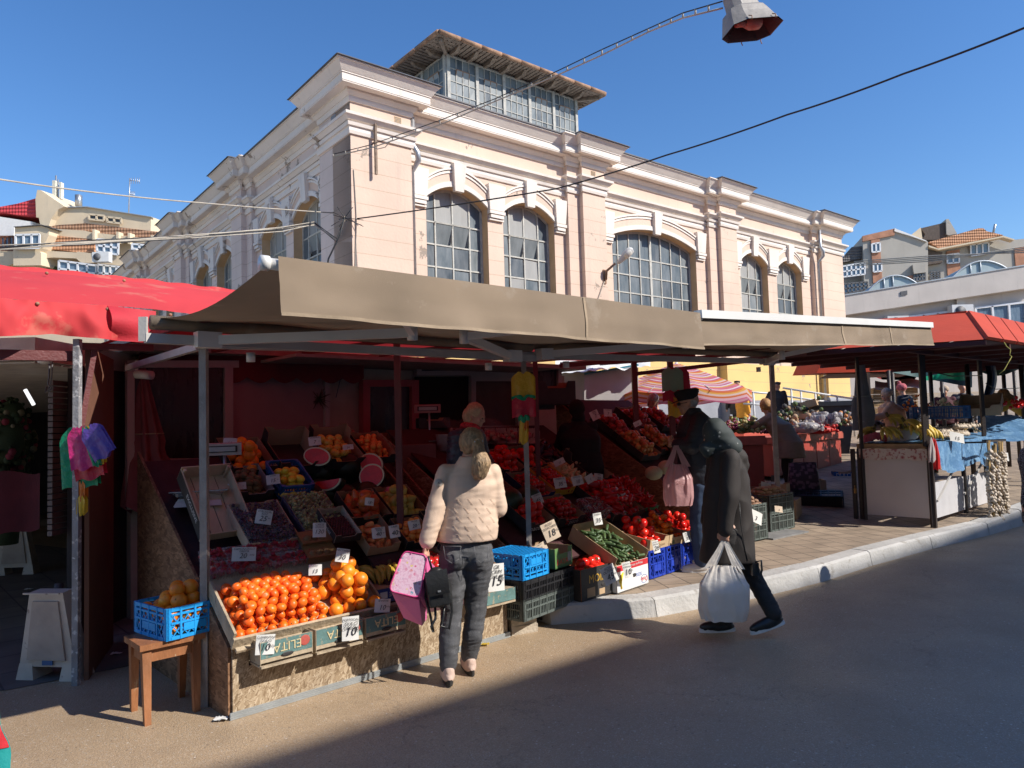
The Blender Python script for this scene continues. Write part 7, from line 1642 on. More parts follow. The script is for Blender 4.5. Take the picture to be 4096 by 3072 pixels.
ftray(PB, 1.50, .84, .58, .6, 'pepper', .034, 3, 'box of dark red peppers', 'dark red pepper heaped in the middle of the vegetable stand', 'pepper', .09, lie=True, fname='red_pepper', fgroup='red peppers')
ftray(PB, 2.05, .9, .3, .6, 'longpep', .022, 2, 'green edged tray of long red peppers', 'long red pointed pepper beside the chipboard panel', 'pepper', .05, mat('green_plastic', (.03, .2, .07), .5), lie=False, fname='long_pepper', fgroup='long peppers')
# top rows
ftray(PB, .10, 1.30, .32, .4, None, 0, 0, 'dark blue open box behind the awning post', '', '', .1, mat('navy_card', (.01, .03, .12), .6))
ftray(PB, .58, 1.25, .36, .42, 'vine', .028, 3, 'navy box of vine tomatoes with a card reading 45', 'vine tomato in the navy box below the card reading 45', 'tomato', .1, mat('navy_card', (.01, .03, .12), .6), fgroup='vine tomatoes below the card 45')
m_yb = mat('yellow_printed_card', (.75, .40, .03), .6)
ftray(PB, 1.0, 1.30, .34, .42, 'plumt', .024, 3, 'yellow and blue box of small plum tomatoes', 'small plum tomato in the yellow and blue box', 'tomato', .09, m_yb, lie=True, fname='plum_tomato', fgroup='plum tomatoes')
ftray(PB, 1.36, 1.36, .32, .42, 'zucchini', .026, 2, 'yellow edged box of pale zucchini', 'pale zucchini in the yellow edged box', 'zucchini', .09, m_yb, fgroup='zucchini')
ftray(PB, 1.78, 1.42, .40, .5, None, 0, 0, 'empty black printed box with bare brown inside', '', '', .12, backh=.2)
heap(on(PB, 1.78, 1.42, .04), -.12, .12, -.22, -.1, 'apricot', .024, 1, 'apricot', 'small orange fruit left in the nearly empty box', 'apricot', 'fruit in the nearly empty box')
ftray(PB, .62, 1.72, .36, .42, 'tomato', .036, 3, 'box of red tomatoes behind the beige jacket', 'red tomato in the box at the back behind the beige jacket', 'tomato', .09, fgroup='tomatoes at the back')
ftray(PB, 1.02, 1.76, .34, .42, 'tomato', .042, 3, 'box of large red tomatoes behind the awning post', 'large red tomato in the back box behind the awning post', 'tomato', .09, fgroup='large tomatoes at the back')
ftray(PB, 1.45, 1.85, .44, .44, 'eggplant', .034, 2, 'net covered box of dark eggplants', 'dark eggplant in the net covered box', 'eggplant', .09, fgroup='eggplants')
p = D(1255, 1010, 8.5); clump('cauliflower', p, (.09, .06, .09), 60, [mat('cauliflower_head', (.60, .46, .28), .8)], 'single pale cauliflower beside the dark clad person', 'cauliflower', (.015, .035), seed=50)
b = MB(on(PB, .72, 2.25, .1)); b.sheet(lambda u, v: ((u - .5) * .95, (v - .5) * .42, .08 + .05 * nz(u * 8, v * 8)), 30, 14); b.build('film', m_film, label='crumpled clear film over the salad packs', cat='film')
clump('salad_packs', PB @ Vector((.72, 2.25, .03)), (.5, .2, .08), 70, [mat('pinkish_salad', (.38, .07, .08), .6), mat('pale_salad', (.35, .22, .16), .6)], 'packs of pinkish salad under crumpled film at the back', 'salad', (.03, .06), seed=51, kind='stuff')
b = MB(MBf); b.box(.2, 2.3, 2.35, 2.65, 1.60, 1.63); b.box(.2, .24, 2.35, 2.65, .15, 1.6); b.box(2.26, 2.3, 2.35, 2.65, .15, 1.6); b.build('shelf', m_osbr, label='narrow shelf behind the vegetable stand carrying the small paper bags', cat='shelf')
for i in range(5):
  x = 1058 + 24 * i; p = D(x, 942, 8.35); M = TR(*p) @ RZ(-15) @ RX(-10); b = MB(M); b.sheet(lambda u, v: ((u - .5) * .12, .03 * math.sin(v * 3.1) - .02, (v - .5) * .17 + (.008 if int(u * 9) % 2 else 0) * (v > .9)), 9, 6); b.boxm(TR(0, .03, -.01), .11, .05, .15)
  o = b.build('paper_bag', mat('pinkish_paper', (.42, .25, .22), .8), label='small filled bag marked with a price, %s in the row' % ('first', 'second', 'third', 'fourth', 'fifth')[i], cat='bag', group='small bags marked 12')
  onto(o, M, lambda b: b.text(('12', '12', '15', '12', '12')[i], TR(0, -.03, .0) @ RX(90), .08), 'writing', m_ink)
# --- front row boxes
g0, g1 = G(1134, 1345, .14), G(1246, 1302, .14); dv = (g1 - g0).normalized(); azb = math.degrees(math.atan2(dv.x, dv.y)); nv = Vector((-dv.y, dv.x, 0)); Lc = (g1 - g0).length
Mk = lambda a, b_, z: TR(*(g0 + dv * a + nv * b_ + Vector((0, 0, z)))) @ RZ(90 - azb)
crate(Mk(Lc / 2, .20, 0), Lc, .38, .17, m_gcr, 'lower grey plastic crate standing on the bricks', 'dark crates on the bricks')
crate(Mk(Lc / 2, .20, .155), Lc, .38, .16, m_blkp, 'upper black plastic crate on the stack on the bricks', 'dark crates on the bricks')
crate(Mk(.17, .20, .325), .36, .40, .2, m_bcl, 'bright blue lattice crate turned upside down on the black crates', style='diamond', bottom_up=True)
M = Mk(Lc - .12, .22, .325); o = cbox(M, .26, .36, .17, mat('green_printed_card', (.10, .20, .06), .6), 'green printed box beside the upturned blue crate'); onto(o, M, lambda b: (b.text('RAYA', TR(-.02, -.182, .05) @ RX(90), .07, 0, 0), b.box(.06, .12, -.1825, -.18, .04, .12, 1)), 'writing', [mat('red_dot_print', (.6, .03, .03), .6), mat('grey_label', (.3, .3, .27), .7)])
m_brick = mat('grey_concrete_brick', (.42, .36, .28), .9, .15, 10, .5, 60)
gb = G(1107, 1376); gb2 = G(1170, 1365); dvb = (gb2 - gb).normalized(); azk = math.degrees(math.atan2(dvb.x, dvb.y))
for k in range(2):
  b = MB(TR(*(gb + Vector((0, .02, 0)))) @ RZ(90 - azk + 4 * k) @ TR(.12, .08, 0)); b.box(-.12, .12, -.07, .07, .0 + .069 * k, .068 + .069 * k)
  b.build('paving_brick', m_brick, label=('lower', 'upper')[k] + ' grey concrete brick propping the dark crates', cat='brick', group='bricks under the crates')
b = MB(Mk(Lc - .1, .3, -.14)); b.box(-.15, .1, -.1, .2, .02, .138); b.build('crate_support', m_kdark, label='dark block under the far end of the crates', cat='block')
def gbox(x0, y0, x1, y1, W, H, mo, label, z=.162, mi_=None, tilt=0):
  p, q = G(x0, y0, z), G(x1, y1, z); d = (q - p); L = d.length; d.normalize(); az = math.degrees(math.atan2(d.x, d.y)); n = Vector((-d.y, d.x, 0))
  M = TR(*((p + q) / 2 + n * W / 2)) @ RZ(90 - az); return cbox(M, L, W, H, mo, label, mi_=mi_, dips=False), M, L
m_orc = mat('orange_card_inner', (.55, .17, .07), .7, .06); m_whc = mat('white_printed_card', (.70, .70, .69), .6, .04); m_redp = mat('red_card_print', (.55, .02, .03), .6)
bx1, Mm, Lm = gbox(1257, 1301, 1331, 1278, .38, .27, m_kdark, 'black printed banana box of red peppers beside the white box', mi_=m_orc)
onto(bx1, Mm, lambda b: (b.text('MOIK', TR(-.02, -.192, .17) @ RX(90), .1, 0, 0), b.ball((.08, -.191, .1), (.05, .002, .02), 10, 1), b.box(-.17, -.06, -.192, -.19, .02, .1, 2), b.box(.0, .08, -.192, -.19, .02, .07, 2)), 'printed_mark', [mat('gold_print', (.60, .36, .04), .6), m_kdark, m_card])
heap(Mm @ TR(0, 0, .2), -Lm / 2 + .02, Lm / 2 - .02, -.17, .02, 'tomato', .032, 2, 'red_pepper', 'bright red round pepper in the black banana box', 'pepper', 'round peppers in the banana box', jit=.3)
b = MB(Mm @ TR(0, .19, .27) @ RX(28)); b.prism([(-Lm / 2, 0, 0), (Lm / 2, 0, 0), (Lm / 2, .30, 0), (-Lm / 2, .30, 0)], (0, 0, .006), 0); b.prism([(-Lm / 2, 0, .007), (Lm / 2, 0, .007), (Lm / 2, .30, .007), (-Lm / 2, .30, .007)], (0, 0, .003), 1); b.build('box_flap', [m_card, m_card], bx1)
b = MB(Mm); b.prism([(Lm / 2, -.19, .27), (Lm / 2, .19, .27), (Lm / 2, .44, .42), (Lm / 2, .2, .42)], (.006, 0, 0), 0); b.build('side_flap', m_orc, bx1)
bx2, Mw, Lw = gbox(1334, 1282, 1401, 1259, .38, .24, m_whc, 'white printed banana box of cucumbers with red band', mi_=m_card)
def dole(b):
  b.box(-Lw / 2 + .003, Lw / 2 - .003, -.1915, -.19, .185, .238, 1); b.text("Making the World & More", TR(.02, -.193, .213) @ RX(90) @ RZ(180), .028, 0, .3)
  b.text('Dole', TR(Lw / 2 - .075, -.193, .055) @ RX(90) @ RZ(180), .06, 1, .1)
  for k in range(26): a = k * 6.2832 / 26; b.ball((Lw / 2 - .075 + .055 * math.cos(a), -.191, .055 + .038 * math.sin(a)), (.007, .001, .003), 6, 3)
  for k in range(4): b.tube([(-Lw / 2 + .10 - .012 * k, -.192, .17 - .006 * k), (-Lw / 2 + .055 - .004 * k, -.193, .10), (-Lw / 2 + .06 + .004 * k, -.192, .03)], [.008, .013, .006], 6, 2)
  b.ball((.02, -.191, .115), (.04, .002, .018), 10, 4)
  for k in range(3): b.box(.05, .15, -.1912, -.19, .12 - .012 * k, .125 - .012 * k, 3)
onto(bx2, Mw, dole, 'printed_mark', [m_whc, m_redp, mat('yellow_print', (.75, .55, .03), .6), mat('blue_print', (.04, .12, .4), .6), m_kdark])
Mcu = Mw @ TR(-.02, -.16, .20) @ RX(27)
b = MB(Mcu); b.box(-Lw / 2, Lw / 2, 0, .55, -.01, 0); b.box(-Lw / 2 - .006, -Lw / 2, 0, .55, -.01, .13); b.box(Lw / 2, Lw / 2 + .006, 0, .55, -.01, .13); b.box(-Lw / 2, Lw / 2, .55, .556, -.01, .15); b.build('cardboard_box', m_card, label='brown cardboard box tilted up full of cucumbers', cat='box')
rcu = random.Random(8)
for k in range(120):
  L_ = k // 40; me = rcu.choice(FR['cucumber']); p = Mcu @ Vector((rcu.uniform(-Lw / 2 + .05, Lw / 2 - .05), rcu.uniform(.02, .5), .03 + .032 * L_ + rcu.uniform(0, .01)))
  place(me, 'cucumber', TR(*p) @ RX(25) @ RZ(rcu.gauss(-40, 38)) @ RX(rcu.uniform(-40, 40)) @ Matrix.Scale(rcu.uniform(.85, 1.1), 4), 'small knobbly cucumber in the tilted cardboard box', 'cucumber', 'cucumbers')
# blue crates with tomatoes / persimmons on top
m_bl2 = mat('cobalt_plastic', (.015, .05, .42), .4, .1)
gx = [G(1403, 1252, .16), G(1441, 1240, .16), G(1476, 1228, .16), G(1512, 1218, .16)]
for i in range(3):
  p, q = gx[i], gx[i + 1]; d = (q - p); L = max(.25, d.length - .01); d.normalize(); az = math.degrees(math.atan2(d.x, d.y)); n = Vector((-d.y, d.x, 0)); M = TR(*((p + q) / 2 + n * .28)) @ RZ(90 - az)
  crate(M, L, .55, .27, m_bl2, 'cobalt blue lattice crate standing on the paving under the %s' % ('tomatoes with the card reading 20', 'persimmons', 'far tomatoes behind the walking person')[i], 'cobalt blue crates', style='diamond')
m_kraft = mat('kraft_printed_card', (.50, .36, .21), .8, .08)
MF = TR(*((gx[0] + gx[1]) / 2)) @ RZ(90 - 43) @ TR(-.03, .19, .285) @ RX(9)
for i, (off, kind, r, lay, nm_, fl) in enumerate(((0, 'tomato', .046, 3, 'tomato', 'large sunlit tomato in the kraft box with the card reading 20'), (.36, 'persimmon', .037, 3, 'persimmon', 'orange persimmon in the kraft box with the card reading 30'), (.72, 'tomato', .042, 4, 'tomato', 'tomato in the last kraft box behind the walking person'))):
  M = MF @ TR(.36 / 2 - .1 + off, 0, 0); o = cbox(M, .35, .36, .12, m_kraft, 'kraft printed box of %s on a blue crate' % ('large tomatoes', 'persimmons', 'far tomatoes')[i], 'kraft boxes')
  onto(o, M, lambda b: (b.text('REZIDENT', TR(.04, -.182, .045) @ RX(90), .03, 0, 0), [b.ball((-.1 + .012 * (k % 3), -.181, .03 + .012 * (k // 3)), (.007, .001, .006), 6, 1) for k in range(9)]), 'printed_mark', [mat('brown_print', (.25, .15, .08), .7), mat('green_print', (.06, .15, .05), .7)])
  sc_b = M @ TR(0, 0, .02); heap(sc_b, (-.22, -.18, -.18)[i], .18, -.16, .36, kind, r, lay + 1, nm_, fl, nm_, '%s, kraft box %s' % (nm_, ('one', 'two', 'three')[i]), up=.72)
pcard(1189, 1147, 6.35, .15, .16, '18', ['ROSII', 'CIORCHINE'], 'kraft price card reading ROSII 18 lei leaning on the black tomato box', roll=-18, az=155, paper=m_paperb)
pcard(1167, 1183, 6.3, .13, .07, '20', ['PASTAI'], 'kraft price card reading PASTAI behind the upturned blue crate', roll=-22, az=155, paper=m_paperb, unit='')
pcard(1316, 1241, 6.42, .15, .15, '45', ['ROSII', 'OLTENIA'], 'white price card reading ROSII OLTENIA 45 on the black banana box', roll=-18, az=155)
pcard(1355, 1231, 6.62, .09, .14, '10', ['CASTRAVETI', 'ROMANIA'], 'white price card reading CASTRAVETI ROMANIA 10 on the white box', roll=-5, az=155)
pcard(1417, 1181, 7.12, .08, .12, '20', ['ROSII DE', 'GRADINA'], 'white price card reading 20 on the kraft tomato box', roll=-4, az=150)
pcard(1484, 1160, 7.45, .09, .1, '30', ['ROSII', 'LEMN'], 'grey price card reading 30 on the persimmon box', roll=-6, az=150)
pcard(1291, 1121, 6.8, .09, .11, '35', ['CHERRY'], 'white price card reading 35 on the cherry tomato punnets', roll=-3, az=155, unit='kg')
for a in ((1161, 1078, 7.35, .1, .09, '45', ['CHERRY'], 'card reading 45 by the navy tomato box', -15), (1210, 1043, 7.9, .13, .1, '35', ['CHERRY IT'], 'grey card reading 35 on the yellow and blue box', -4), (1247, 1038, 8.0, .12, .09, '10', ['DOVLECEI'], 'card reading DOVLECEI 10 over the zucchini', -8), (1274, 1034, 8.15, .1, .08, '1', [], 'blank looking card left of the card reading 25', -22), (1293, 1032, 8.3, .1, .08, '25', ['MERE'], 'card reading 25 on the black printed box', 10), (1208, 998, 8.4, .13, .06, '15', [], 'card reading 15 on the eggplant box', -20), (1342, 1074, 8.15, .12, .05, '6', [], 'small card over the long peppers', -15),
     (1285, 897, 9.6, .12, .11, '7', ['MERE', 'ROSII'], 'left card reading 7 lei above the red apples', -20), (1313, 892, 9.7, .11, .09, '7', ['FLORINA'], 'second card reading 7 lei above the red apples', 5), (1377, 915, 9.8, .12, .06, '15', [], 'pinkish card reading 15 among the apples', -20)):
  pcard(a[0], a[1], a[2] - .3, a[3] * 1.1, a[4] * 1.1, a[5], a[6], a[7], roll=a[8], az=155, tilt=-15, unit='lei')
# --- stand C (apples)
sC = thing('display_stand', 'reddish chipboard stand of apples in front of the man with the cap', 'produce stand', MBf @ Vector((2.7, .6, .15)))
b = MB(MBf); b.prism([(2.68, .15, .15), (2.68, 2.3, .15), (2.68, 2.3, 2.02), (2.68, .15, .62)], (-.02, 0, 0)); b.build('side_panel', m_osbr, sC)
b = MB(PC); b.box(2.7, 4.4, .2, 2.75, -.03, -.01); b.build('sloping_shelf', m_cloth, sC)
b = MB(MBf); b.box(2.7, 4.4, 2.3, 2.32, .15, 2.0); b.box(2.7, 4.4, .3, .32, .15, .6); b.build('board', m_osbr, sC)
for i, (x, y, L, W, kind, r, lay, bl, fl, g_) in enumerate(((1322, 922, .4, .5, 'apple', .036, 3, 'black box of red apples beside the dark clad person', 'red apple in the box beside the dark clad person', 'red apples left'), (1372, 905, .42, .5, 'apple', .040, 4, 'black box of large red apples at the back', 'large red apple in the middle box at the back', 'red apples middle'), (1418, 905, .34, .5, 'apple', .037, 3, 'box of red apples partly in the sun', 'sunlit red apple in the right box at the back', 'red apples right'),
   (1360, 962, .42, .55, 'bapple', .036, 3, 'black box of brownish apples', 'brownish blushed apple in the front box', 'blushed apples'), (1410, 950, .38, .55, 'bapple', .038, 3, 'black box of golden apples', 'golden blushed apple in the box left of the hanging bag', 'golden apples'), (1447, 968, .26, .4, 'yapple', .036, 3, 'box of bright yellow apples in the sun', 'bright yellow sunlit apple by the pink bag', 'yellow sunlit apples'), (1462, 915, .3, .4, 'apple', .036, 3, 'box of red apples behind the yellow bag', 'red apple in the box behind the yellow bag', 'red apples behind the bag'))):
  q = hit(PC, x, y, .08); q = (max(2.7 + L / 2, q[0]), min(q[1], 2.6)); ftray(PC, q[0], q[1], L, W, kind, r, lay, bl, fl, 'apple', .1, up=.72, fname='apple', fgroup=g_)
for i, (x, y) in enumerate(((1412, 1022), (1440, 1010), (1452, 1040))):
  p = D(x, y, 8.6 + .15 * i); place(FR['cabbage'][0], 'cabbage', TR(*p) @ RX(20 * i), ('pale cabbage at the foot of the apple stand', 'brownish cabbage behind the pale one', 'third cabbage beside the pink bag')[i], 'cabbage', 'cabbages')
# --- seller's counter bits
c = D(905, 1000, 8.0); b = MB(TR(c.x, c.y, 0) @ RZ(30)); b.box(-.5, .55, -.2, .3, .0, c.z + .13); b.build('seller_counter', m_osbr, label='reddish board counter carrying the seller\'s scale', cat='counter')
scale_(Vector((c.x - .02, c.y - .05, c.z + .135)), 165, 'scale with red display on the seller\'s counter', .42, mat('pinkish_scale', (.45, .22, .2), .5))
b = MB(); p = D(905, 990, 7.75); b.lathe([(.085, -.0), (.1, .17), (.105, .175)], 16, c=(p.x + .28, p.y + .05, c.z + .13)); b.build('plastic_tub', mat('tub_white', (.5, .42, .4), .5), label='white printed plastic tub beside the seller', cat='tub')
b = MB(TR(*D(898, 985, 7.55)) @ RZ(20)); b.box(-.19, .19, -.1, .1, -.14, .12); b.build('carton', mat('pink_card', (.20, .11, .10), .8), label='pale carton in front of the scale', cat='box')
cbox(TR(*D(935, 925, 8.3)) @ RZ(15), .35, .3, .12, m_kdark, 'dark tray on the seller\'s counter behind the scale')
cbox(TR(*D(1195, 875, 9.4)) @ RZ(15), .5, .35, .3, m_kdark, 'dark printed banana box stacked behind the vegetable stand', 'dark boxes behind the vegetable stand'); cbox(TR(*D(1160, 885, 9.4)) @ RZ(10), .4, .3, .26, m_kdark, 'dark box left of the printed banana box', 'dark boxes behind the vegetable stand')
# --- bundles of hanging carrier bags
def fold_bag(b, x, y, z, w_, h_, mi, rz=0, lean=0, d=.012, M0=None):
  o_ = b.M; b.M = (M0 or Matrix()) @ TR(x, y, z) @ RZ(rz) @ RY(lean)
  b.sheet(lambda u, v: ((u - .5) * w_ * (.5 + .5 * min(1, v * 7)), d * .6 * math.sin(u * 11 + x * 40) * v + .004 * mi, -h_ * v + .012 * math.sin(u * 9)), 16, 10, mi)
  b.sheet(lambda u, v: ((u - .5) * w_ * (.5 + .5 * min(1, v * 7)) + .01, .02 + d * .6 * math.sin(u * 9 + 1 + x * 30) * v + .004 * mi, -h_ * v * .97 + .012 * math.sin(u * 9)), 16, 10, mi); b.M = o_
def thin(n, c): return mat('thin_%s_bag_plastic' % n, c, .3, .1, 5, .7, 22, transl=.3)
mb_ = [thin('green', (.01, .34, .16)), thin('magenta', (.62, .04, .22)), thin('red', (.58, .02, .06)), thin('violet', (.14, .08, .42)), thin('yellow', (.72, .50, .04)), thin('orange', (.7, .2, .03)), thin('white_green', (.35, .5, .35))]
def bundle(x, y, Y, specs, label, tail):
  p = D(x, y, Y); M0 = TR(*p) @ RZ(-5); b = MB()
  for s_ in specs: fold_bag(b, *s_, M0=M0)
  b.build('bag_bundle', mb_, label=label, cat='bags', group='bundles of carrier bags hung on the posts')
bundle(176, 925, 5.08, [(-.06, .03, .0, .26, .42, 0, 0, -4), (.0, .0, .0, .22, .36, 2, 0, -10), (-.01, -.03, .0, .17, .29, 1, 0, -8), (.05, -.04, .0, .07, .28, 0, 0, -20), (.06, -.05, .0, .07, .27, 4, 0, -26), (.08, -.06, 0.0, .16, .24, 3, 0, -32), (-.015, .0, -.38, .06, .12, 5, 0, 0), (-.015, .0, -.48, .06, .12, 4, 0, 0)], 'bundle of green, magenta, red and violet carrier bags hung on the left post', 1)
bundle(1128, 805, 6.35, [(.0, .0, .0, .2, .25, 4, 0, 0), (.0, -.015, -.21, .2, .19, 2, 0, 0), (.0, -.01, -.205, .2, .03, 0, 0, 0), (.0, -.03, -.38, .09, .05, 0, 0, 0), (.0, -.03, -.4, .07, .22, 4, 0, 3), (.02, -.04, -.4, .03, .1, 5, 0, 3)], 'bundle of yellow and red carrier bags hung on the middle awning post', 1)
bundle(1452, 795, 8.2, [(.04, .03, .0, .28, .36, 2, 0, -3), (.0, .0, .0, .24, .27, 6, 0, 0), (.01, -.0, -.26, .26, .12, 2, 0, 0), (.02, -.01, -.33, .17, .22, 4, 0, 0), (.02, -.03, -.36, .05, .08, 5, 0, 0)], 'bundle of striped green and red carrier bags above the man with the cap', 1)
# yellow bag and litter
b = MB(); p = D(378, 1135, 5.75); b.ball(p, (.05, .04, .09), 10); b.build('yellow_bag', mb_[4], label='yellow bag stuck behind the left side panel', cat='bag')
for i, (x, y, c_, l_) in enumerate(((478, 1557, m_paper, 'white crumpled tissue at the corner of the fruit stand'), (62, 1275, m_paper, 'white scrap of paper on the dark slabs'), (252, 1415, m_paper, 'small white scrap before the stool'), (1046, 1395, mb_[4], 'yellow green leaf scrap behind the woman\'s feet'), (1010, 1413, m_paper, 'white scrap by the kick strip'))):
  p = G(x, y); b = MB(TR(p.x, p.y, .012)); b.sheet(lambda u, v: ((u - .5) * .08, (v - .5) * .05, .012 * nz(u * 9 + i, v * 9) + .004), 8, 6); b.build('litter', c_, label=l_, cat='litter')
# teal and red printed bag at the lower left edge
b = MB(); p = D(-8, 1596, 3.4); b.M = TR(*p) @ RZ(-15)
b.sheet(lambda u, v: ((-.1 + .17 * v ** .5 * u + .03), -.04 * math.sin(u * 3.1) + .01 * math.sin(v * 11), .22 - .36 * v), 14, 14, 0)
b.build('carrier_bag', [mat('teal_print', (.02, .30, .28), .5)], label='teal and red printed bag cut by the lower left edge', cat='bag'); o = COL.objects[-1]
b = MB(TR(*p) @ RZ(-15)); b.sheet(lambda u, v: ((-.095 + .165 * (v * .6 + .1) ** .5 * u + .03), -.005 - .04 * math.sin(u * 3.1) + .01 * math.sin((v * .6 + .1) * 11), .22 - .36 * (v * .6 + .1)), 14, 8, 0); me = b.mesh('printed_panel', mat('red_melon_print', (.62, .04, .05), .5, .25, 20), WM[o.name].inverted()); oo = bpy.data.objects.new('printed_panel', me); COL.objects.link(oo); oo.parent = o
# ================================================================== PEOPLE
def remesh(b, name, m, voxel, smooth=4, wr=0.0, wf=14, wz=1.0, seed=0, W=None):
  """join the closed shapes in b into one continuous skin"""
  me = b.mesh('tmp', m, W.inverted() if W else None); o = bpy.data.objects.new('tmp', me); COL.objects.link(o)
  md = o.modifiers.new('r', 'REMESH'); md.mode = 'VOXEL'; md.voxel_size = voxel; md.use_smooth_shade = True
  if smooth: s_ = o.modifiers.new('s', 'SMOOTH'); s_.factor = .5; s_.iterations = smooth
  dg = bpy.context.evaluated_depsgraph_get(); out = bpy.data.meshes.new_from_object(o.evaluated_get(dg))
  bpy.data.objects.remove(o); bpy.data.meshes.remove(me); out.name = name
  out.materials.clear(); out.materials.append(m)
  out.polygons.foreach_set('use_smooth', [True] * len(out.polygons)); out.polygons.foreach_set('material_index', [0] * len(out.polygons))
  if wr:
    ns = [v.normal.copy() for v in out.vertices]
    for v, n in zip(out.vertices, ns):
      p = v.co; a = noise.noise(Vector((p.x * wf + seed, p.y * wf, p.z * wf * wz))); c = 1 - abs(noise.noise(Vector((p.x * wf * .7 + 9, p.y * wf * .7 + seed, p.z * wf * 1.6 * wz)))) * 2
      v.co = p + n * wr * (a * .7 + c * .6)
  return out
def limb(b, pts, rs_, n=12):
  pts = [Vector(p) for p in pts]
  for i in range(len(pts) - 1):
    if (pts[i + 1] - pts[i]).length > 1e-4: b.tube([pts[i], pts[i + 1]], [rs_[i], rs_[i + 1]], n)
  for p, r in zip(pts, rs_): b.ball(p, r, n)
def loft(b, secs, n=24):   # secs: (center, rx, ry, yaw_az) horizontal ellipses from bottom to top
  vs = []; fs = []
  for c, rx, ry, az in secs:
    M = RZ(-az)
    for j in range(n):
      t_ = 2 * math.pi * j / n; vs.append(Vector(c) + M @ Vector((rx * math.cos(t_), ry * math.sin(t_), 0)))
  k = len(secs)
  for i in range(k - 1):
    for j in range(n): fs.append((i * n + j, i * n + (j + 1) % n, (i + 1) * n + (j + 1) % n, (i + 1) * n + j))
  fs.append(tuple(range(n))[::-1]); fs.append(tuple((k - 1) * n + j for j in range(n))); b.add(vs, fs, 0, True)
def hand(b, w_, d, palm_n, s=1.0, curl=50):
  """hand at wrist w_, pointing along d; palm faces palm_n; fingers curl towards the palm"""
  d = Vector(d).normalized(); pn = Vector(palm_n); pn = (pn - d * pn.dot(d)).normalized(); side = d.cross(pn)
  M = mat4(side, pn, d, Vector(w_)); o_ = b.M; b.M = M
  b.ball((0, 0, .045 * s), (.04 * s, .015 * s, .05 * s), 10)
  for i, (x, L) in enumerate(((-.03, .062), (-.01, .072), (.01, .068), (.03, .054))):
    p = Vector((x * s, 0, .082 * s)); a = 0; P = [p]
    for k in range(3): a += R(curl) * (.7 if k == 0 else 1); p = p + Vector((0, math.sin(a), math.cos(a))) * L * s * (.42 if k == 0 else .3); P.append(p)
    limb(b, P, [.0095 * s, .009 * s, .0085 * s, .0075 * s], 7)
  limb(b, [(-.028 * s, .005, .02 * s), (-.052 * s, .02 * s, .05 * s), (-.045 * s, .035 * s, .078 * s)], [.013 * s, .0105 * s, .009 * s], 7)
  b.M = o_
def headshape(b, M, s=1.0):
  o_ = b.M; b.M = M @ Matrix.Scale(s, 4)
  b.ball((0, -.012, .025), (.074, .092, .092), 16); b.ball((0, .022, -.035), (.058, .072, .078), 14); b.ball((0, .062, -.088), (.028, .026, .022), 10)
  b.ball((0, .098, -.022), (.012, .018, .014), 8); b.tube([(0, .088, .012), (0, .104, -.02)], [.007, .011], 8)
  b.ball((0, .082, .018), (.048, .014, .010), 8); b.ball((0, .089, -.06), (.022, .010, .0085), 8)
  for sx in (-1, 1): b.ball((sx * .074, -.006, -.01), (.008, .018, .028), 8); b.ball((sx * .04, .068, -.035), (.022, .02, .02), 8)
  b.M = o_
m_skin = mat('skin', (.52, .29, .20), .5, .08, 12, .08, 80, sss=.1)
m_eye = mat('eye_dark', (.03, .02, .02), .2, bmp=0)
def skel(base, H, az, lean=0, la=(0, 10, 8), ra=(0, 10, 8), stride=0, hp=0, hy=0, hipd=None):
  """joints in world space; la/ra = (forward swing, elbow bend, out) of the arms in degrees"""
  M = TR(*base) @ RZ(-az); J = {}; hz_ = .52 * H
  hip = Vector((0, 0, hz_)); J['hip'] = hip
  ln = R(lean); up_ = Vector((0, math.sin(ln), math.cos(ln))); ch = hip + up_ * .29 * H; J['chest'] = hip + up_ * .2 * H; J['neck'] = ch + up_ * .015 * H
  hd_ = J['neck'] + Vector((0, math.sin(ln * .7) + .12, math.cos(ln * .7))).normalized() * .095 * H; J['head'] = hd_
  for sx, k, (f_, e_, o_) in ((-1, 'L', la), (1, 'R', ra)):
    sh = ch + Vector((sx * .105 * H, 0, -.01 * H)); a = R(f_); u_ = Vector((sx * math.sin(R(o_)), math.sin(a), -math.cos(a))).normalized(); el = sh + u_ * .17 * H
    a2 = R(f_ + e_); v_ = Vector((sx * math.sin(R(o_)) * .3, math.sin(a2), -math.cos(a2))).normalized(); J['sh' + k], J['el' + k], J['wr' + k] = sh, el, el + v_ * .145 * H
    st_ = sx * stride; hp_ = hip + Vector((sx * .055 * H, 0, 0)); an = Vector((sx * .055 * H, st_, .05 * H)); kn_ = (hp_ + an) / 2 + Vector((0, .03 * H, .01)); J['hp' + k], J['kn' + k], J['an' + k] = hp_, kn_, an; J['to' + k] = an + Vector((0, .11 * H, -.035 * H))
  for k in J: J[k] = M @ J[k]
  J['M'] = M; J['az'] = az; J['H'] = H; J['hM'] = TR(*J['head']) @ RZ(-az - hy) @ RX(-hp); return J
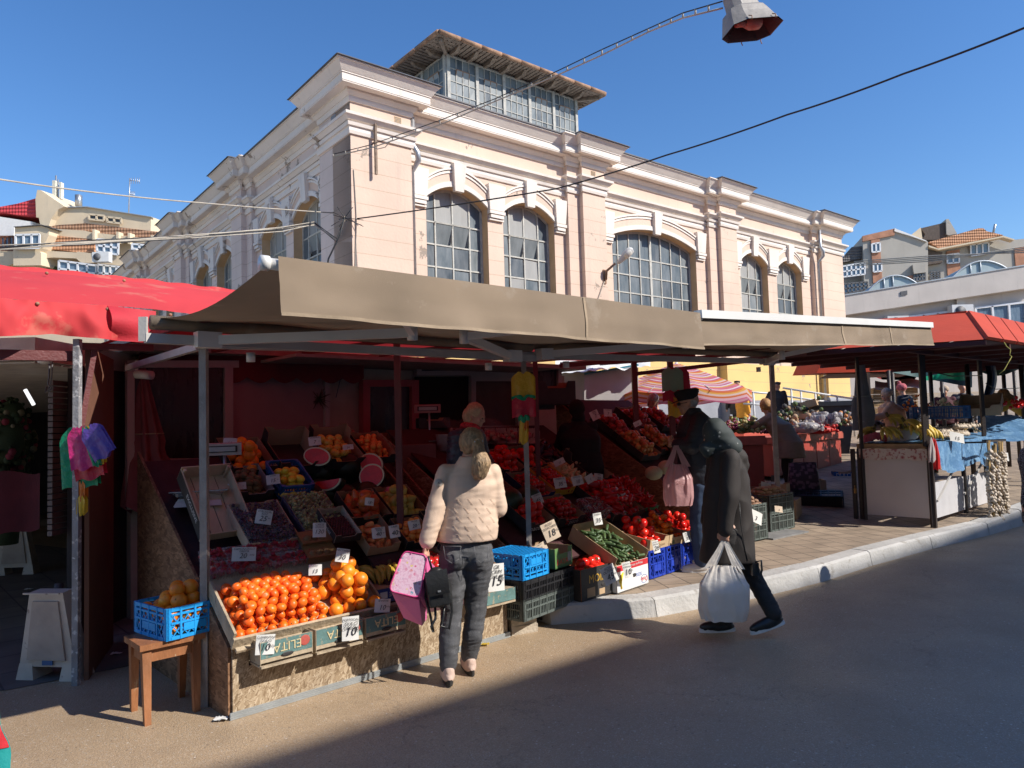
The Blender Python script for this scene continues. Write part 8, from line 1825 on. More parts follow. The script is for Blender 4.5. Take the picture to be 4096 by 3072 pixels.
def person(J, label, vox=.012, hands=True, curlL=50, curlR=50, palmL=None, palmR=None, group=None, base=None):
  H = J['H']; s = H / 1.72; b = MB(); fwd = RZ(-J['az']) @ Vector((0, 1, 0)); side = RZ(-J['az']) @ Vector((1, 0, 0))
  headshape(b, J['hM'], s); limb(b, [J['neck'] - Vector((0, 0, .04)), J['head'] - Vector((0, 0, .03)) - fwd * .01], [.055 * s, .05 * s])
  limb(b, [J['hip'], J['chest'], J['neck'] - Vector((0, 0, .06))], [.11 * s, .115 * s, .07 * s])
  for k in 'LR':
    limb(b, [J['neck'] - Vector((0, 0, .06)), J['sh' + k], J['el' + k], J['wr' + k]], [.05 * s, .045 * s, .036 * s, .026 * s])
    limb(b, [J['hip'], J['hp' + k], J['kn' + k], J['an' + k]], [.09 * s, .08 * s, .05 * s, .036 * s]); limb(b, [J['an' + k] - Vector((0, 0, .02)), J['to' + k]], [.035 * s, .022 * s])
    if hands:
      d = J['wr' + k] - J['el' + k]; pn = (palmL if k == 'L' else palmR) or (side * (1 if k == 'L' else -1)); hand(b, J['wr' + k], d, pn, s, curlL if k == 'L' else curlR)
    else: b.ball(J['wr' + k] + (J['wr' + k] - J['el' + k]).normalized() * .07, (.035, .025, .05), 8)
  c = base or ((J['anL'] + J['anR']) / 2); z = c.z - .05 * H; W = TR(c.x, c.y, z)
  me = remesh(b, 'person', m_skin, vox, 2, W=W); o = bpy.data.objects.new('person', me); COL.objects.link(o); o.matrix_world = W; WM[o.name] = W; tag(o, label, 'person', group)
  if vox < .02:
    for sx in (-1, 1):
      e = MB(J['hM'] @ Matrix.Scale(s, 4)); e.ball((sx * .03, .084, .0), (.012, .008, .006), 8); e.build('eye', m_eye, o)
  return o
def wear(o, name, fn, m, vox=.014, smooth=4, wr=.006, wf=14, wz=1.0, seed=0, label=None):
  b = MB(); fn(b); W = WM[o.name]; me = remesh(b, name, m, vox, smooth, wr, wf, wz, seed, W)
  c = bpy.data.objects.new(name, me); COL.objects.link(c); c.parent = o; WM[c.name] = W
  if label: c['label'] = label
  return c
def coatfn(J, s, hem, rx, ry, fl=1.0, sl=True, hood=False, collar=True, lo=None):
  def fn(b):
    az = J['az']; hip, ch, nk = J['hip'], J['chest'], J['neck']; dn = Vector((0, 0, -hem)) + (lo or Vector())
    loft(b, [(hip + dn, rx * fl, ry * fl, az), (hip + dn * .5, rx * (1 + (fl - 1) * .5), ry * (1 + (fl - 1) * .5), az), (hip, rx, ry, az), (hip.lerp(ch, .5), rx * .93, ry * .95, az), (ch, rx * 1.03, ry * 1.05, az), (nk - Vector((0, 0, .09 * s)), rx * .95, ry * .9, az), (nk - Vector((0, 0, .03 * s)), rx * .55, ry * .6, az), (nk + Vector((0, 0, .015)), .07 * s, .07 * s, az)])
    if sl:
      for k in 'LR':
        d = (J['wr' + k] - J['el' + k]).normalized(); limb(b, [nk - Vector((0, 0, .08 * s)), J['sh' + k], J['sh' + k].lerp(J['el' + k], .5), J['el' + k], J['wr' + k] - d * .0], [.07 * s, .07 * s, .068 * s, .06 * s, .048 * s])
    if collar: loft(b, [(nk - Vector((0, 0, .05)), .10 * s, .10 * s, az), (nk + Vector((0, 0, .035 * s)), .078 * s, .085 * s, az)])
    if hood: b.ball(nk - RZ(-az) @ Vector((0, .09, .02)), (.13 * s, .08 * s, .09 * s), 12)
  return fn
def trousers(J, s, r=(.1, .095, .075, .055)):
  def fn(b):
    for k in 'LR': limb(b, [J['hip'] + Vector((0, 0, .03)), J['hp' + k] - Vector((0, 0, .03)), J['kn' + k], J['an' + k] + Vector((0, 0, .02))], [r[0] * s, r[1] * s, r[2] * s, r[3] * s])
  return fn
def shoe(o, J, k, m_up, m_sole, s=1.0, sh=.028, d=None, heel=0):
  a, t_ = J['an' + k], J['to' + k]; d = Vector(t_ - a); pit = math.degrees(math.atan2(-(d.z + .035 * J['H']), Vector((d.x, d.y, 0)).length)); az = math.degrees(math.atan2(d.x, d.y))
  M = TR(a.x, a.y, a.z - .05 * J['H'] * math.cos(R(pit))) @ RZ(-az) @ RX(-pit)
  def up_(b): b.M = M; limb(b, [(0, -.03, .055), (0, .06, .05), (0, .15, .035)], [.042, .043, .036]); b.ball((0, -.02, .08), (.042, .05, .05), 10); b.ball((0, .055, .042), (.05, .145, .045), 14)
  def so(b): b.M = M; b.prism([(.042 * math.cos(t) * (1 if math.sin(t) > 0 else .85), .055 + .145 * math.sin(t), 0) for t in [k_ * 6.2832 / 20 for k_ in range(20)]], (0, 0, sh))
  c = wear(o, 'shoe', up_, m_up, .008, 3, 0); b = MB(); so(b); b.build('sole', m_sole, c); return c
m_jeans = mat('washed_black_denim', (.085, .085, .09), .8, .3, 8, .4, 400, rgb2=(.15, .15, .155), thr=.6)
m_beigej = mat('beige_jacket', (.66, .49, .37), .65, .06, 5, .12, 200); m_blkc = mat('black_wool', (.028, .025, .024), .8, .15, 4, .2, 200); m_brnc = mat('dark_brown_coat', (.024, .018, .015), .75, .15, 4, .2, 250)
m_hairb = mat('ash_blond_hair', (.33, .22, .125), .5, .45, 30, .5, 60, stretch=(3, 3, .4)); m_hairg = mat('grey_hair', (.42, .40, .38), .6, .3, 30, .5, 60, stretch=(3, 3, .6)); m_hairl = mat('light_blond_hair', (.55, .42, .25), .5, .3, 30, .5, 60, stretch=(3, 3, .5))
m_blks = mat('black_leather', (.02, .02, .02), .35, .15, 6, .15); m_whs = mat('white_sole', (.65, .64, .62), .6); m_blkso = mat('black_sole', (.02, .02, .02), .5)
m_beigsh = mat('beige_suede', (.58, .42, .34), .8)
# ---- woman in the beige jacket, seen from behind
az = -6; J = skel(Vector((-.42, 5.03, 0)), 1.68, az)
def P_(x, y, Y): return D(x, y, Y)
J.update(head=P_(1018, 966, 4.99), neck=P_(1016, 1004, 5.0), chest=P_(1013, 1075, 5.02), hip=P_(1007, 1185, 5.03),
  shL=P_(963, 1022, 4.98), elL=P_(940, 1105, 4.93), wrL=P_(922, 1172, 4.90), shR=P_(1062, 1020, 5.02), elR=P_(1076, 1098, 5.06), wrR=P_(1066, 1085, 5.30),
  hpL=P_(981, 1205, 5.02), knL=P_(975, 1325, 4.99), anL=P_(968, 1447, 4.93), toL=P_(955, 1474, 5.0), hpR=P_(1034, 1205, 5.04), knR=P_(1028, 1318, 5.10), anR=P_(1014, 1428, 5.13), toR=P_(1012, 1446, 5.28))
J['anL'].z = .095; J['toL'] = J['anL'] + Vector((-.03, .14, -.055)); J['anR'].z = .09; J['toR'] = J['anR'] + Vector((-.04, .14, -.05)); J['hM'] = TR(*J['head']) @ RZ(-az + 8) @ RX(-22)
w1 = person(J, 'woman in a beige jacket and dark jeans seen from behind at the fruit stand', .009, curlL=75)
azr = RZ(-az)
def jk(b):
  h = J['hip']; c = J['chest']; n = J['neck']
  loft(b, [(P_(1008, 1166, 5.03), .205, .15, az), (P_(1010, 1140, 5.03), .212, .158, az), (P_(1012, 1090, 5.03), .195, .15, az), (P_(1015, 1050, 5.02), .20, .145, az), (P_(1016, 1026, 5.01), .185, .12, az), (P_(1017, 1012, 5.0), .14, .10, az), (P_(1017, 1002, 5.0), .10, .09, az), (P_(1018, 990, 4.99), .075, .078, az)])
  for k in 'LR':
    pts = [n - Vector((0, 0, .06)), J['sh' + k], J['sh' + k].lerp(J['el' + k], .5), J['el' + k], J['wr' + k] - (J['wr' + k] - J['el' + k]).normalized() * .01]; limb(b, pts, [.06, .064, .066, .064, .054], 14)
  loft(b, [(P_(1017, 1006, 5.0), .11, .105, az), (P_(1019, 985, 4.99), .085, .09, az)])
wear(w1, 'jacket', jk, m_beigej, .009, 3, .006, 9, 1.8, 1)
from mathutils.bvhtree import BVHTree
jm = [c for c in w1.children if c.name.startswith('jacket')][0].data; BV = BVHTree.FromPolygons([v.co for v in jm.vertices], [tuple(p.vertices) for p in jm.polygons]); Wi = WM[w1.name].inverted()
b = MB()   # stitched chevrons on the back
for r_ in range(5):
  for k in range(4):
    x = 978 + 24 * k + (0 if r_ % 2 else 8); y = 1078 + 19 * r_
    if x > 1058: continue
    for o_ in (0, 2.2):
      L_ = []
      for i_ in range(5):
        g_ = P_(x + o_ + 9 * i_ / 4, y + 13 * i_ / 4, 4.80); h_ = BV.ray_cast(Wi @ g_, (Wi.to_3x3() @ (g_ - CAM)).normalized())
        if h_[0] is not None: L_.append(WM[w1.name] @ h_[0])
      if len(L_) > 1: b.tube(L_, .0018, 4)
b.build('stitching', mat('stitch_thread', (.60, .445, .335), .8), w1)  # thread slightly darker than the jacket cloth
b = MB(); q = P_(947, 1043, 4.88); b.M = TR(*q) @ RZ(20) @ RX(8) @ RX(90); b.lathe([(.028, -.002), (.028, .002)], 20); b.text('A', TR(0, 0, .004), .02, 1, 0) ; b.build('sleeve_patch', [mat('patch_white', (.62, .58, .52), .7), m_ink], w1)
wear(w1, 'jeans', lambda b: (b.ball(P_(1007, 1190, 5.03), (.185, .13, .13), 16), b.ball(P_(984, 1205, 4.99), (.095, .11, .10), 12), b.ball(P_(1031, 1205, 5.01), (.095, .11, .10), 12), [limb(b, [J['hp' + k] , J['kn' + k] + Vector((0, 0, .12)), J['kn' + k], (J['kn' + k] + J['an' + k]) / 2 - Vector((0, .02, 0)), J['an' + k] + Vector((0, 0, .03))], [.105, .088, .072, .07, .058], 14) for k in 'LR']), m_jeans, .009, 3, .006, 16, 1.6, 4)
b = MB()
for x0, x1 in ((958, 996), (1024, 1056)):
  P4 = [P_(x, y, 4.865) for x, y in ((x0, 1180), (x1, 1180), (x1 - 4, 1207), ((x0 + x1) / 2, 1217), (x0 + 4, 1207))]
  for i in range(5): b.tube([P4[i], P4[(i + 1) % 5]], .002, 4)
b.build('pocket_stitching', mat('grey_stitch', (.16, .16, .165), .8), w1)
wear(w1, 'hair', lambda b: (b.ball(J['hM'] @ Vector((0, -.028, .03)), (.086, .092, .098), 16), [limb(b, [J['hM'] @ Vector((.03, -.11, -.0)), P_(1036, 985, 4.86), P_(1040, 1000, 4.85), P_(1036, 1018, 4.86), P_(1034, 1030, 4.87)], [.028, .05, .062, .056, .02], 12)]), m_hairb, .008, 3, .006, 40, .25, 3)
rh = random.Random(77); b = MB()
crown = J['hM']; tie = J['hM'] @ Vector((.03, -.118, .0)); pt_ = [tie, P_(1036, 985, 4.86), P_(1040, 1000, 4.85), P_(1037, 1018, 4.86), P_(1034, 1036, 4.87)]; rr__ = [.02, .048, .060, .052, .03]
for k in range(110):
  a = rh.uniform(3.0, 6.4); w_ = rh.uniform(.92, 1.06); j_ = rh.uniform(-.35, .35); end = rh.uniform(.75, 1.1)
  pts = [p + Vector((math.cos(a + j_ * i) * r_ * w_, math.sin(a + j_ * i) * r_ * w_, rh.uniform(-.004, .004))) for i, (p, r_) in enumerate(zip(pt_, rr__))]
  pts[-1] = pts[-2].lerp(pts[-1], end); b.tube(pts, [.0015, .0028, .003, .0024, .0006], 4)
for k in range(90):
  th = rh.uniform(-2.6, -.5) ; ph = rh.uniform(.1, 1.35); s0 = Vector((math.cos(th) * math.cos(ph) * .0885, -.028 + math.sin(th) * math.cos(ph) * .0945, .03 + math.sin(ph) * .100)); mid_ = s0.lerp(Vector((.03, -.118, 0)), .5); mid_ = (mid_ - Vector((0, -.028, .03))); mid_ = Vector((0, -.028, .03)) + Vector((mid_.x / .0885, mid_.y / .0945, mid_.z / .1)).normalized() * .0935
  b.tube([crown @ s0, crown @ mid_, tie], [.0008, .0022, .0012], 4)
b.build('hair_strands', [mat('ash_blond_strands', (.42, .29, .17), .4, .3, 60, bmp=0)], w1)
b = MB(J['hM'] @ TR(.03, -.115, .0) @ RX(60)); b.tube([(.026 * math.cos(k * .5), .026 * math.sin(k * .5), 0) for k in range(14)], .006, 6); b.build('hair_tie', mat('pale_blue_elastic', (.45, .58, .65), .6), w1)
for k in 'LR': shoe(w1, J, k, m_beigsh, m_blkso, sh=.04)
# pink printed bag and black backpack hang from the left hand
H_ = J['wrL'] + Vector((-.01, .0, -.10))
m_pk = mat('pink_nylon', (.72, .16, .36), .5, .08)
def pkp():
  m, t, bb = nodes_mat('pink_printed_fabric'); co = objco(t); v = N(t, 'TexVoronoi'); v.inputs['Scale'].default_value = 34; t.links.new(co, v.inputs['Vector']); sp_ = t.nodes.new('ShaderNodeSeparateColor'); t.links.new(v.outputs[1], sp_.inputs[0])
  c = ramp(t, sp_.outputs[0], [(.0, (.10, .35, .42)), (.18, (.70, .38, .50)), (.5, (.74, .48, .58)), (.8, (.62, .10, .22)), (.93, (.72, .55, .2))]); c = mixc(t, mth(t, 'GREATER_THAN', v.outputs[0], .36), c, (.76, .52, .62)); c = mixc(t, mth(t, 'MULTIPLY', mth(t, 'GREATER_THAN', tex(t, 'TexVoronoi', co, 90), .62), 1.0), c, (.68, .40, .52))
  t.links.new(c, bb.inputs['Base Color']); bb.inputs['Roughness'].default_value = .35; return m
pbg = thing('printed_bag', 'pink bag with small colourful print hanging from the woman\'s left hand', 'bag', P_(885, 1300, 4.85))
Fc = [P_(x, y, Y) for x, y, Y in ((878, 1195, 4.78), (921, 1196, 4.78), (914, 1288, 4.74), (898, 1290, 4.74), (843, 1283, 4.72), (848, 1262, 4.72))]
def rounded(c4, k=.16, n=5):
  out = []
  for i in range(4):
    p0, p1, p2 = c4[i - 1], c4[i], c4[(i + 1) % 4]; a = p1.lerp(p0, k); c = p1.lerp(p2, k)
    for j in range(n + 1): t_ = j / n; out.append((a * (1 - t_) ** 2 + p1 * 2 * t_ * (1 - t_) + c * t_ * t_))
  return out
C4_ = [P_(872, 1190, 4.80), P_(923, 1200, 4.80), P_(906, 1292, 4.74), P_(839, 1276, 4.74)]; rr4 = rounded(C4_, .2)
b = MB(); b.prism(rr4, (0, .01, 0), 0); b.build('printed_front', pkp(), pbg)
b = MB(); b.prism([p + Vector((0, .012, 0)) for p in rr4], (.06, .16, -.12), 0); b.prism([P_(846, 1280, 4.76), P_(905, 1296, 4.76), P_(912, 1352, 4.86), P_(872, 1335, 4.88)], (.02, .12, .02), 0); b.build('body', m_pk, pbg)
b = MB(); b.tube(rr4 + [rr4[0]], .005, 6); b.build('piping', mat('magenta_piping', (.62, .06, .22), .4), pbg)
for dx_ in (0, 18):
  b = MB(); a, c = P_(884 + dx_, 1196, 4.80), P_(905 + dx_, 1203, 4.84); P4 = [a, a.lerp(H_, .5) + Vector((-.012, 0, .01)), H_ + Vector((0, 0, .03)), c.lerp(H_, .5), c]
  for p, q in zip(P4, P4[1:]): b.bar(p, q, .03, .005)
  b.build('strap', m_pk, pbg)
bp = thing('backpack', 'small black leather backpack hanging beside the pink bag', 'backpack', P_(945, 1310, 4.80))
cB = P_(945, 1262, 4.80)
def bag_(b): b.M = TR(*cB) @ RZ(10) @ RY(-8); b.ball((0, 0, -.02), (.088, .055, .135), 16); b.boxm(TR(0, 0, -.05), .15, .09, .17)
W = WM[bp.name]; bb_ = MB(); bag_(bb_); me = remesh(bb_, 'body', m_blks, .008, 5, .003, 18, 1, 3, W); o = bpy.data.objects.new('body', me); COL.objects.link(o); o.parent = bp
b = MB(TR(*cB) @ RZ(10) @ RY(-8)); b.sheet(lambda u, v: ((u - .5) * .145 * (1 - .1 * v), -.055 - .018 * math.sin(v * 2.6) - .004, .10 - .155 * v - .018 * (2 * u - 1) ** 2 * 0), 10, 10); b.build('flap', m_blks, bp)
b = MB(TR(*cB) @ RZ(10) @ RY(-8)); b.box(-.008, .012, -.079, -.072, -.035, -.024); b.build('clasp', m_pipe, bp)
b = MB(TR(*cB) @ RZ(10) @ RY(-8)); b.tube([(-.02, 0, .1), (-.025, -.005, .15), (-.03, .0, .19)], .008, 6)
for x in (-.07, .06): b.tube([(x, .03, .08), (x * 1.3, .03, -.06), (x * 1.1, .03, -.2), (x * .8 - .02, .01, -.3), (x * .5 - .05, .0, -.33 + abs(x)), (x * .4 - .02, .02, -.22), (x * .5, .03, -.12)], .009, 5)
b.build('strap', m_blks, bp)
# ---- bent person walking with the white carrier bag
def C3(x, y): return (1404 + x / 2.794, 810 + y / 2.794)
Y = 5.85; q = lambda x, y, dy=0: D(*C3(x, y), Y + dy)
J = skel(Vector((1.75, 5.85, 0)), 1.70, -84)
J.update(head=q(392, 372, .03), neck=q(440, 462, .03), chest=q(455, 620, .05), hip=q(480, 880, .06), shL=q(490, 508, -.12), elL=q(482, 735, -.17), wrL=q(458, 932, -.17), shR=q(400, 500, .17), elR=q(380, 700, .2), wrR=q(350, 880, .2),
  hpL=q(480, 930, -.04), knL=q(455, 1170, -.05), anL=q(440, 1478, .02), hpR=q(500, 930, .1), knR=q(620, 1210, .02), anR=q(752, 1468, -.1))
J['anL'] = D(1563, 1338, 5.88); J['anL'].z = .10; J['toL'] = J['anL'] + Vector((-.16, 0, -.06)); J['anR'] = D(1672, 1334, 5.74); J['anR'].z = .16; J['toR'] = J['anR'] + Vector((-.15, -.01, -.10))
J['hM'] = TR(*J['head']) @ RZ(84) @ RX(-28)
w2 = person(J, 'stooped walker in a dark hooded coat and floral headscarf carrying a white bag', .009, curlL=80)
def coat2(b):
  S_ = [(q(468, 1125, .05), .215, .19), (q(470, 1000, .05), .205, .18), (q(472, 880, .06), .19, .17), (q(462, 740, .05), .175, .165), (q(462, 620, .05), .165, .17), (q(462, 560, .04), .15, .165), (q(456, 510, .03), .12, .14), (q(440, 470, .03), .085, .10), (q(428, 445, .03), .07, .08)]
  loft(b, [(c, ry_, rx_, -84) for c, rx_, ry_ in S_])
  limb(b, [q(445, 500, 0), J['shL'], J['shL'].lerp(J['elL'], .5), J['elL'], J['wrL']], [.07, .072, .075, .07, .055], 14); limb(b, [q(430, 500, .05), J['shR'], J['elR'], J['wrR']], [.07, .075, .07, .055])
  limb(b, [q(470, 470, .02), q(530, 500, .02), q(562, 545, .02)], [.075, .08, .05])
wear(w2, 'coat', coat2, m_brnc, .010, 10, .020, 7, .4, 5)
b = MB(); b.tube([q(540, 770, -.13), q(548, 900, -.135), q(575, 1060, -.13), q(590, 1120, -.12)], .003, 5); b.build('side_seam', m_blks, w2)
def scarf(b):
  b.ball(J['hM'] @ Vector((0, -.02, .03)), (.102, .122, .12), 16); b.ball(J['hM'] @ Vector((0, -.05, -.05)), (.09, .10, .11), 14); b.ball(J['hM'] @ Vector((0, -.06, -.13)), (.10, .11, .09), 14); limb(b, [J['hM'] @ Vector((0, .02, -.09)), q(330, 440, 0), q(345, 480, .0)], [.065, .05, .035])
def fl():
  m, t, bb = nodes_mat('black_floral_scarf'); co = objco(t, (1, 1, 1)); v = N(t, 'TexVoronoi'); v.inputs['Scale'].default_value = 20; t.links.new(co, v.inputs['Vector']); n = tex(t, 'TexNoise', co, 90, i_Detail=2.0)
  f_ = mth(t, 'LESS_THAN', mth(t, 'ADD', v.outputs[0], mth(t, 'MULTIPLY', n, .3)), .33); t.links.new(mixc(t, f_, (.035, .045, .043), (.24, .25, .24)), bb.inputs['Base Color']); bb.inputs['Roughness'].default_value = .75; return m
wear(w2, 'headscarf', scarf, fl(), .011, 24, .006, 12, .6, 6)
wear(w2, 'trousers', trousers(J, 1, (.09, .09, .07, .062)), m_blkc, .010, 3, .005, 16, 1.6, 8)
for k in 'LR': shoe(w2, J, k, m_blks, m_whs, sh=.028)
def carrier(name, M, w_, h_, dep, m, label, cat='bag', hx=.35, text_=None, seed=0):
  """full carrier bag: M at the hand, body hanging below"""
  t_ = thing(name, label, cat, M.to_translation() - Vector((0, 0, h_))); rr_ = random.Random(seed)
  def f_(u, v):
    a = 2 * math.pi * u; top_ = .32; zz = -top_ * h_ - v * h_ * (1 - top_); k = min(1, .55 + v * 1.3) * (1 - .12 * max(0, v - .8) * 5); ca, sa = math.cos(a), math.sin(a)
    x = w_ / 2 * k * math.copysign(abs(ca) ** .75, ca); y = dep / 2 * k * math.copysign(abs(sa) ** .75, sa) * (.25 + .75 * min(1, v * 2.2)); n = noise.noise(Vector((ca * 3 + seed, sa * 3, v * 2))); n2 = math.sin(ca * 22 + seed) * max(0, 1 - v * 1.3)
    x += .02 * n; y += .02 * n + .008 * n2; return (x, y, zz + .012 * n)
  b = MB(M); b.sheet(f_, 72, 26); b.poly([f_(i / 24, 1) for i in range(24)]); b.build('body', m, t_)
  for sx in (-1, 1):
    b = MB(M); b.sheet(lambda u, v: (sx * (.01 + .27 * w_ * v ** 1.2) + (u - .5) * (.035 + .15 * w_ * v), .004 * math.sin(u * 30) - .012 * sx * v, -.0 - .36 * h_ * v), 8, 10); b.build('handle', m, t_)
  if text_: b = MB(M @ TR(0, -dep / 2 - .012, -.62 * h_) @ RX(90)); b.text(text_, Matrix(), .05, 0, 0); b.build('print', mat('faint_print', (.35, .12, .12), .6), t_)
  return t_
hb = J['wrL'] + (J['wrL'] - J['elL']).normalized() * .085
m_wbag = mat('white_bag_plastic', (.88, .82, .74), .4, .03, 4, .4, 18, transl=.3)
carrier('carrier_bag', TR(*hb) @ RZ(4) @ RY(3), .38, .60, .2, m_wbag, 'bulging white carrier bag held by the stooped walker', seed=3)
b = MB(); b.tube([q(635, 1130, -.1), q(672, 1120, -.12), q(676, 1180, -.12), q(660, 1240, -.12), q(648, 1180, -.1)], .008, 6); b.boxm(TR(*q(632, 1170, -.08)), .05, .06, .1); b.build('handbag', m_blks, label='small black handbag strap swinging behind the stooped walker', cat='bag')
# ---- man with the black cap
Y = 7.55; J = skel(Vector((1.9, 7.55, .15)), 1.78, -72)
J.update(head=q(232, 168), neck=q(262, 232), chest=q(285, 400), hip=q(300, 630), shL=q(310, 282, -.15), elL=q(250, 430, -.2), wrL=q(165, 420, -.12), shR=q(260, 290, .2), elR=q(210, 440, .2), wrR=q(150, 400, .1),
  hpL=q(300, 660, -.06), knL=q(290, 900, -.06), hpR=q(310, 660, .1), knR=q(300, 900, .12))
J['anL'] = D(1515, 1222, 7.5); J['anL'].z = .24; J['toL'] = J['anL'] + Vector((-.16, .02, -.06)); J['anR'] = J['anL'] + Vector((.1, .3, 0)); J['toR'] = J['anR'] + Vector((-.15, .05, -.06))
J['hM'] = TR(*J['head']) @ RZ(78) @ RX(-8) @ Matrix.Scale(1.05, 4)
w3 = person(J, 'man in a black cap and dark jacket holding out a pink carrier bag', .010, curlL=70)
def jk3(b):
  loft(b, [(q(295, 655), .15, .19, -72), (q(292, 560), .16, .2, -72), (q(288, 440), .17, .21, -72), (q(285, 330), .17, .215, -72), (q(278, 275), .14, .17, -72), (q(262, 225), .085, .09, -72), (q(255, 200), .075, .08, -72)])
  for k in 'LR': limb(b, [J['neck'] - Vector((0, 0, .08)), J['sh' + k], J['el' + k], J['wr' + k]], [.09, .09, .085, .06], 14)
wear(w3, 'jacket', jk3, mat('navy_black_jacket', (.02, .022, .03), .55, .2, 4, .2), .012, 3, .008, 10, 2.5, 11)
b = MB(J['hM']); b.lathe([(.088, .03), (.096, .06), (.112, .095), (.114, .12), (.09, .135), (.001, .14)], 20, sc=(.92, 1.08), cap=True); b.prism([(-.06, .08, .035), (.06, .08, .035), (.05, .15, .02), (0, .165, .018), (-.05, .15, .02)], (0, 0, .008)); b.build('cap', mat('black_cap_wool', (.015, .014, .015), .9, .2), w3)
wear(w3, 'hair', lambda b: b.ball(J['hM'] @ Vector((0, -.02, .0)), (.078, .088, .06), 12), m_hairg, .009, 2, 0)
b = MB(J['hM']); b.tube([(-.045, .092, .002), (-.015, .1, .002)], .016, 8); b.tube([(.045, .092, .002), (.015, .1, .002)], .016, 8); b.tube([(.076, -.01, .005), (.06, .085, .005)], .003, 5); b.tube([(-.076, -.01, .005), (-.06, .085, .005)], .003, 5); b.build('sunglasses', m_blks, w3)
wear(w3, 'jeans', trousers(J, 1, (.1, .1, .085, .07)), mat('blue_denim', (.03, .055, .11), .8, .2, 8, .3, 300), .012, 3, .006)
for k in 'LR': shoe(w3, J, k, mat('off_white_sneaker', (.62, .58, .54), .6), m_whs, sh=.03)
Y = 7.35; carrier('carrier_bag', TR(*q(160, 425)) @ RZ(0), .30, .60, .14, mat('pink_bag_plastic', (.72, .42, .42), .35, .08, 5, .5, 16, transl=.35, alpha=.85), 'translucent pink carrier bag held out by the man in the cap', text_='SRL', seed=8)
# ---- seller
def C6(x, y): return (810 + x / 5.12, 837 + y / 5.12)
q6 = lambda x, y, Y: D(*C6(x, y), Y)
Ys = 6.75; J = skel(Vector((q6(1100, 900, Ys).x, Ys, .25)), 1.66, 75, hp=30, hy=0)
J.update(head=q6(1115, 312, Ys), neck=q6(1060, 440, Ys + .02), chest=q6(1010, 640, Ys + .05), hip=q6(1000, 980, Ys + .1), shR=q6(910, 560, Ys - .12), elR=q6(890, 800, Ys - .15), wrR=q6(1080, 900, Ys - .1), shL=q6(1120, 540, Ys + .2), elL=q6(1180, 760, Ys + .22), wrL=q6(1290, 900, Ys + .1))
J['hM'] = TR(*J['head']) @ RZ(-108) @ RX(-22)
w4 = person(J, 'blond seller in a navy quilted jacket and red scarf looking down behind the fruit stand', .010)
wear(w4, 'jacket', lambda b: (loft(b, [(q6(1000, 1050, Ys + .1), .2, .15, 75), (q6(1005, 800, Ys + .06), .2, .16, 75), (q6(1010, 620, Ys + .04), .19, .16, 75), (q6(1020, 520, Ys + .04), .17, .13, 75), (q6(1045, 450, Ys + .03), .09, .085, 75)]), [limb(b, [J['neck'] - Vector((0, 0, .08)), J['sh' + k], J['el' + k], J['wr' + k]], [.08, .085, .08, .055], 14) for k in 'LR']), mat('navy_puffy_jacket', (.05, .06, .085), .4, .25, 6, .3, 20), .011, 2, .014, 16, 4, 13)
wear(w4, 'scarf', lambda b: b.tube([J['neck'] + Vector((.075 * math.cos(k * .52), .075 * math.sin(k * .52), .01 + .01 * math.sin(k))) for k in range(13)], .03, 8), mat('red_patterned_scarf', (.52, .03, .04), .7, .5, 40), .01, 2, .004)
wear(w4, 'hair', lambda b: (b.ball(J['hM'] @ Vector((0, -.026, .038)), (.085, .092, .082), 16), b.ball(J['hM'] @ Vector((0, -.05, -.02)), (.078, .06, .085), 14)), m_hairl, .008, 3, .004, 40, .3, 5)
b = MB(J['hM']); b.ball((.078, .0, -.045), .006, 8); b.build('earring', mat('gold_stud', (.6, .4, .1), .3, metal=1), w4)
wear(w4, 'trousers', trousers(J, 1), m_blkc, .02, 2, 0)
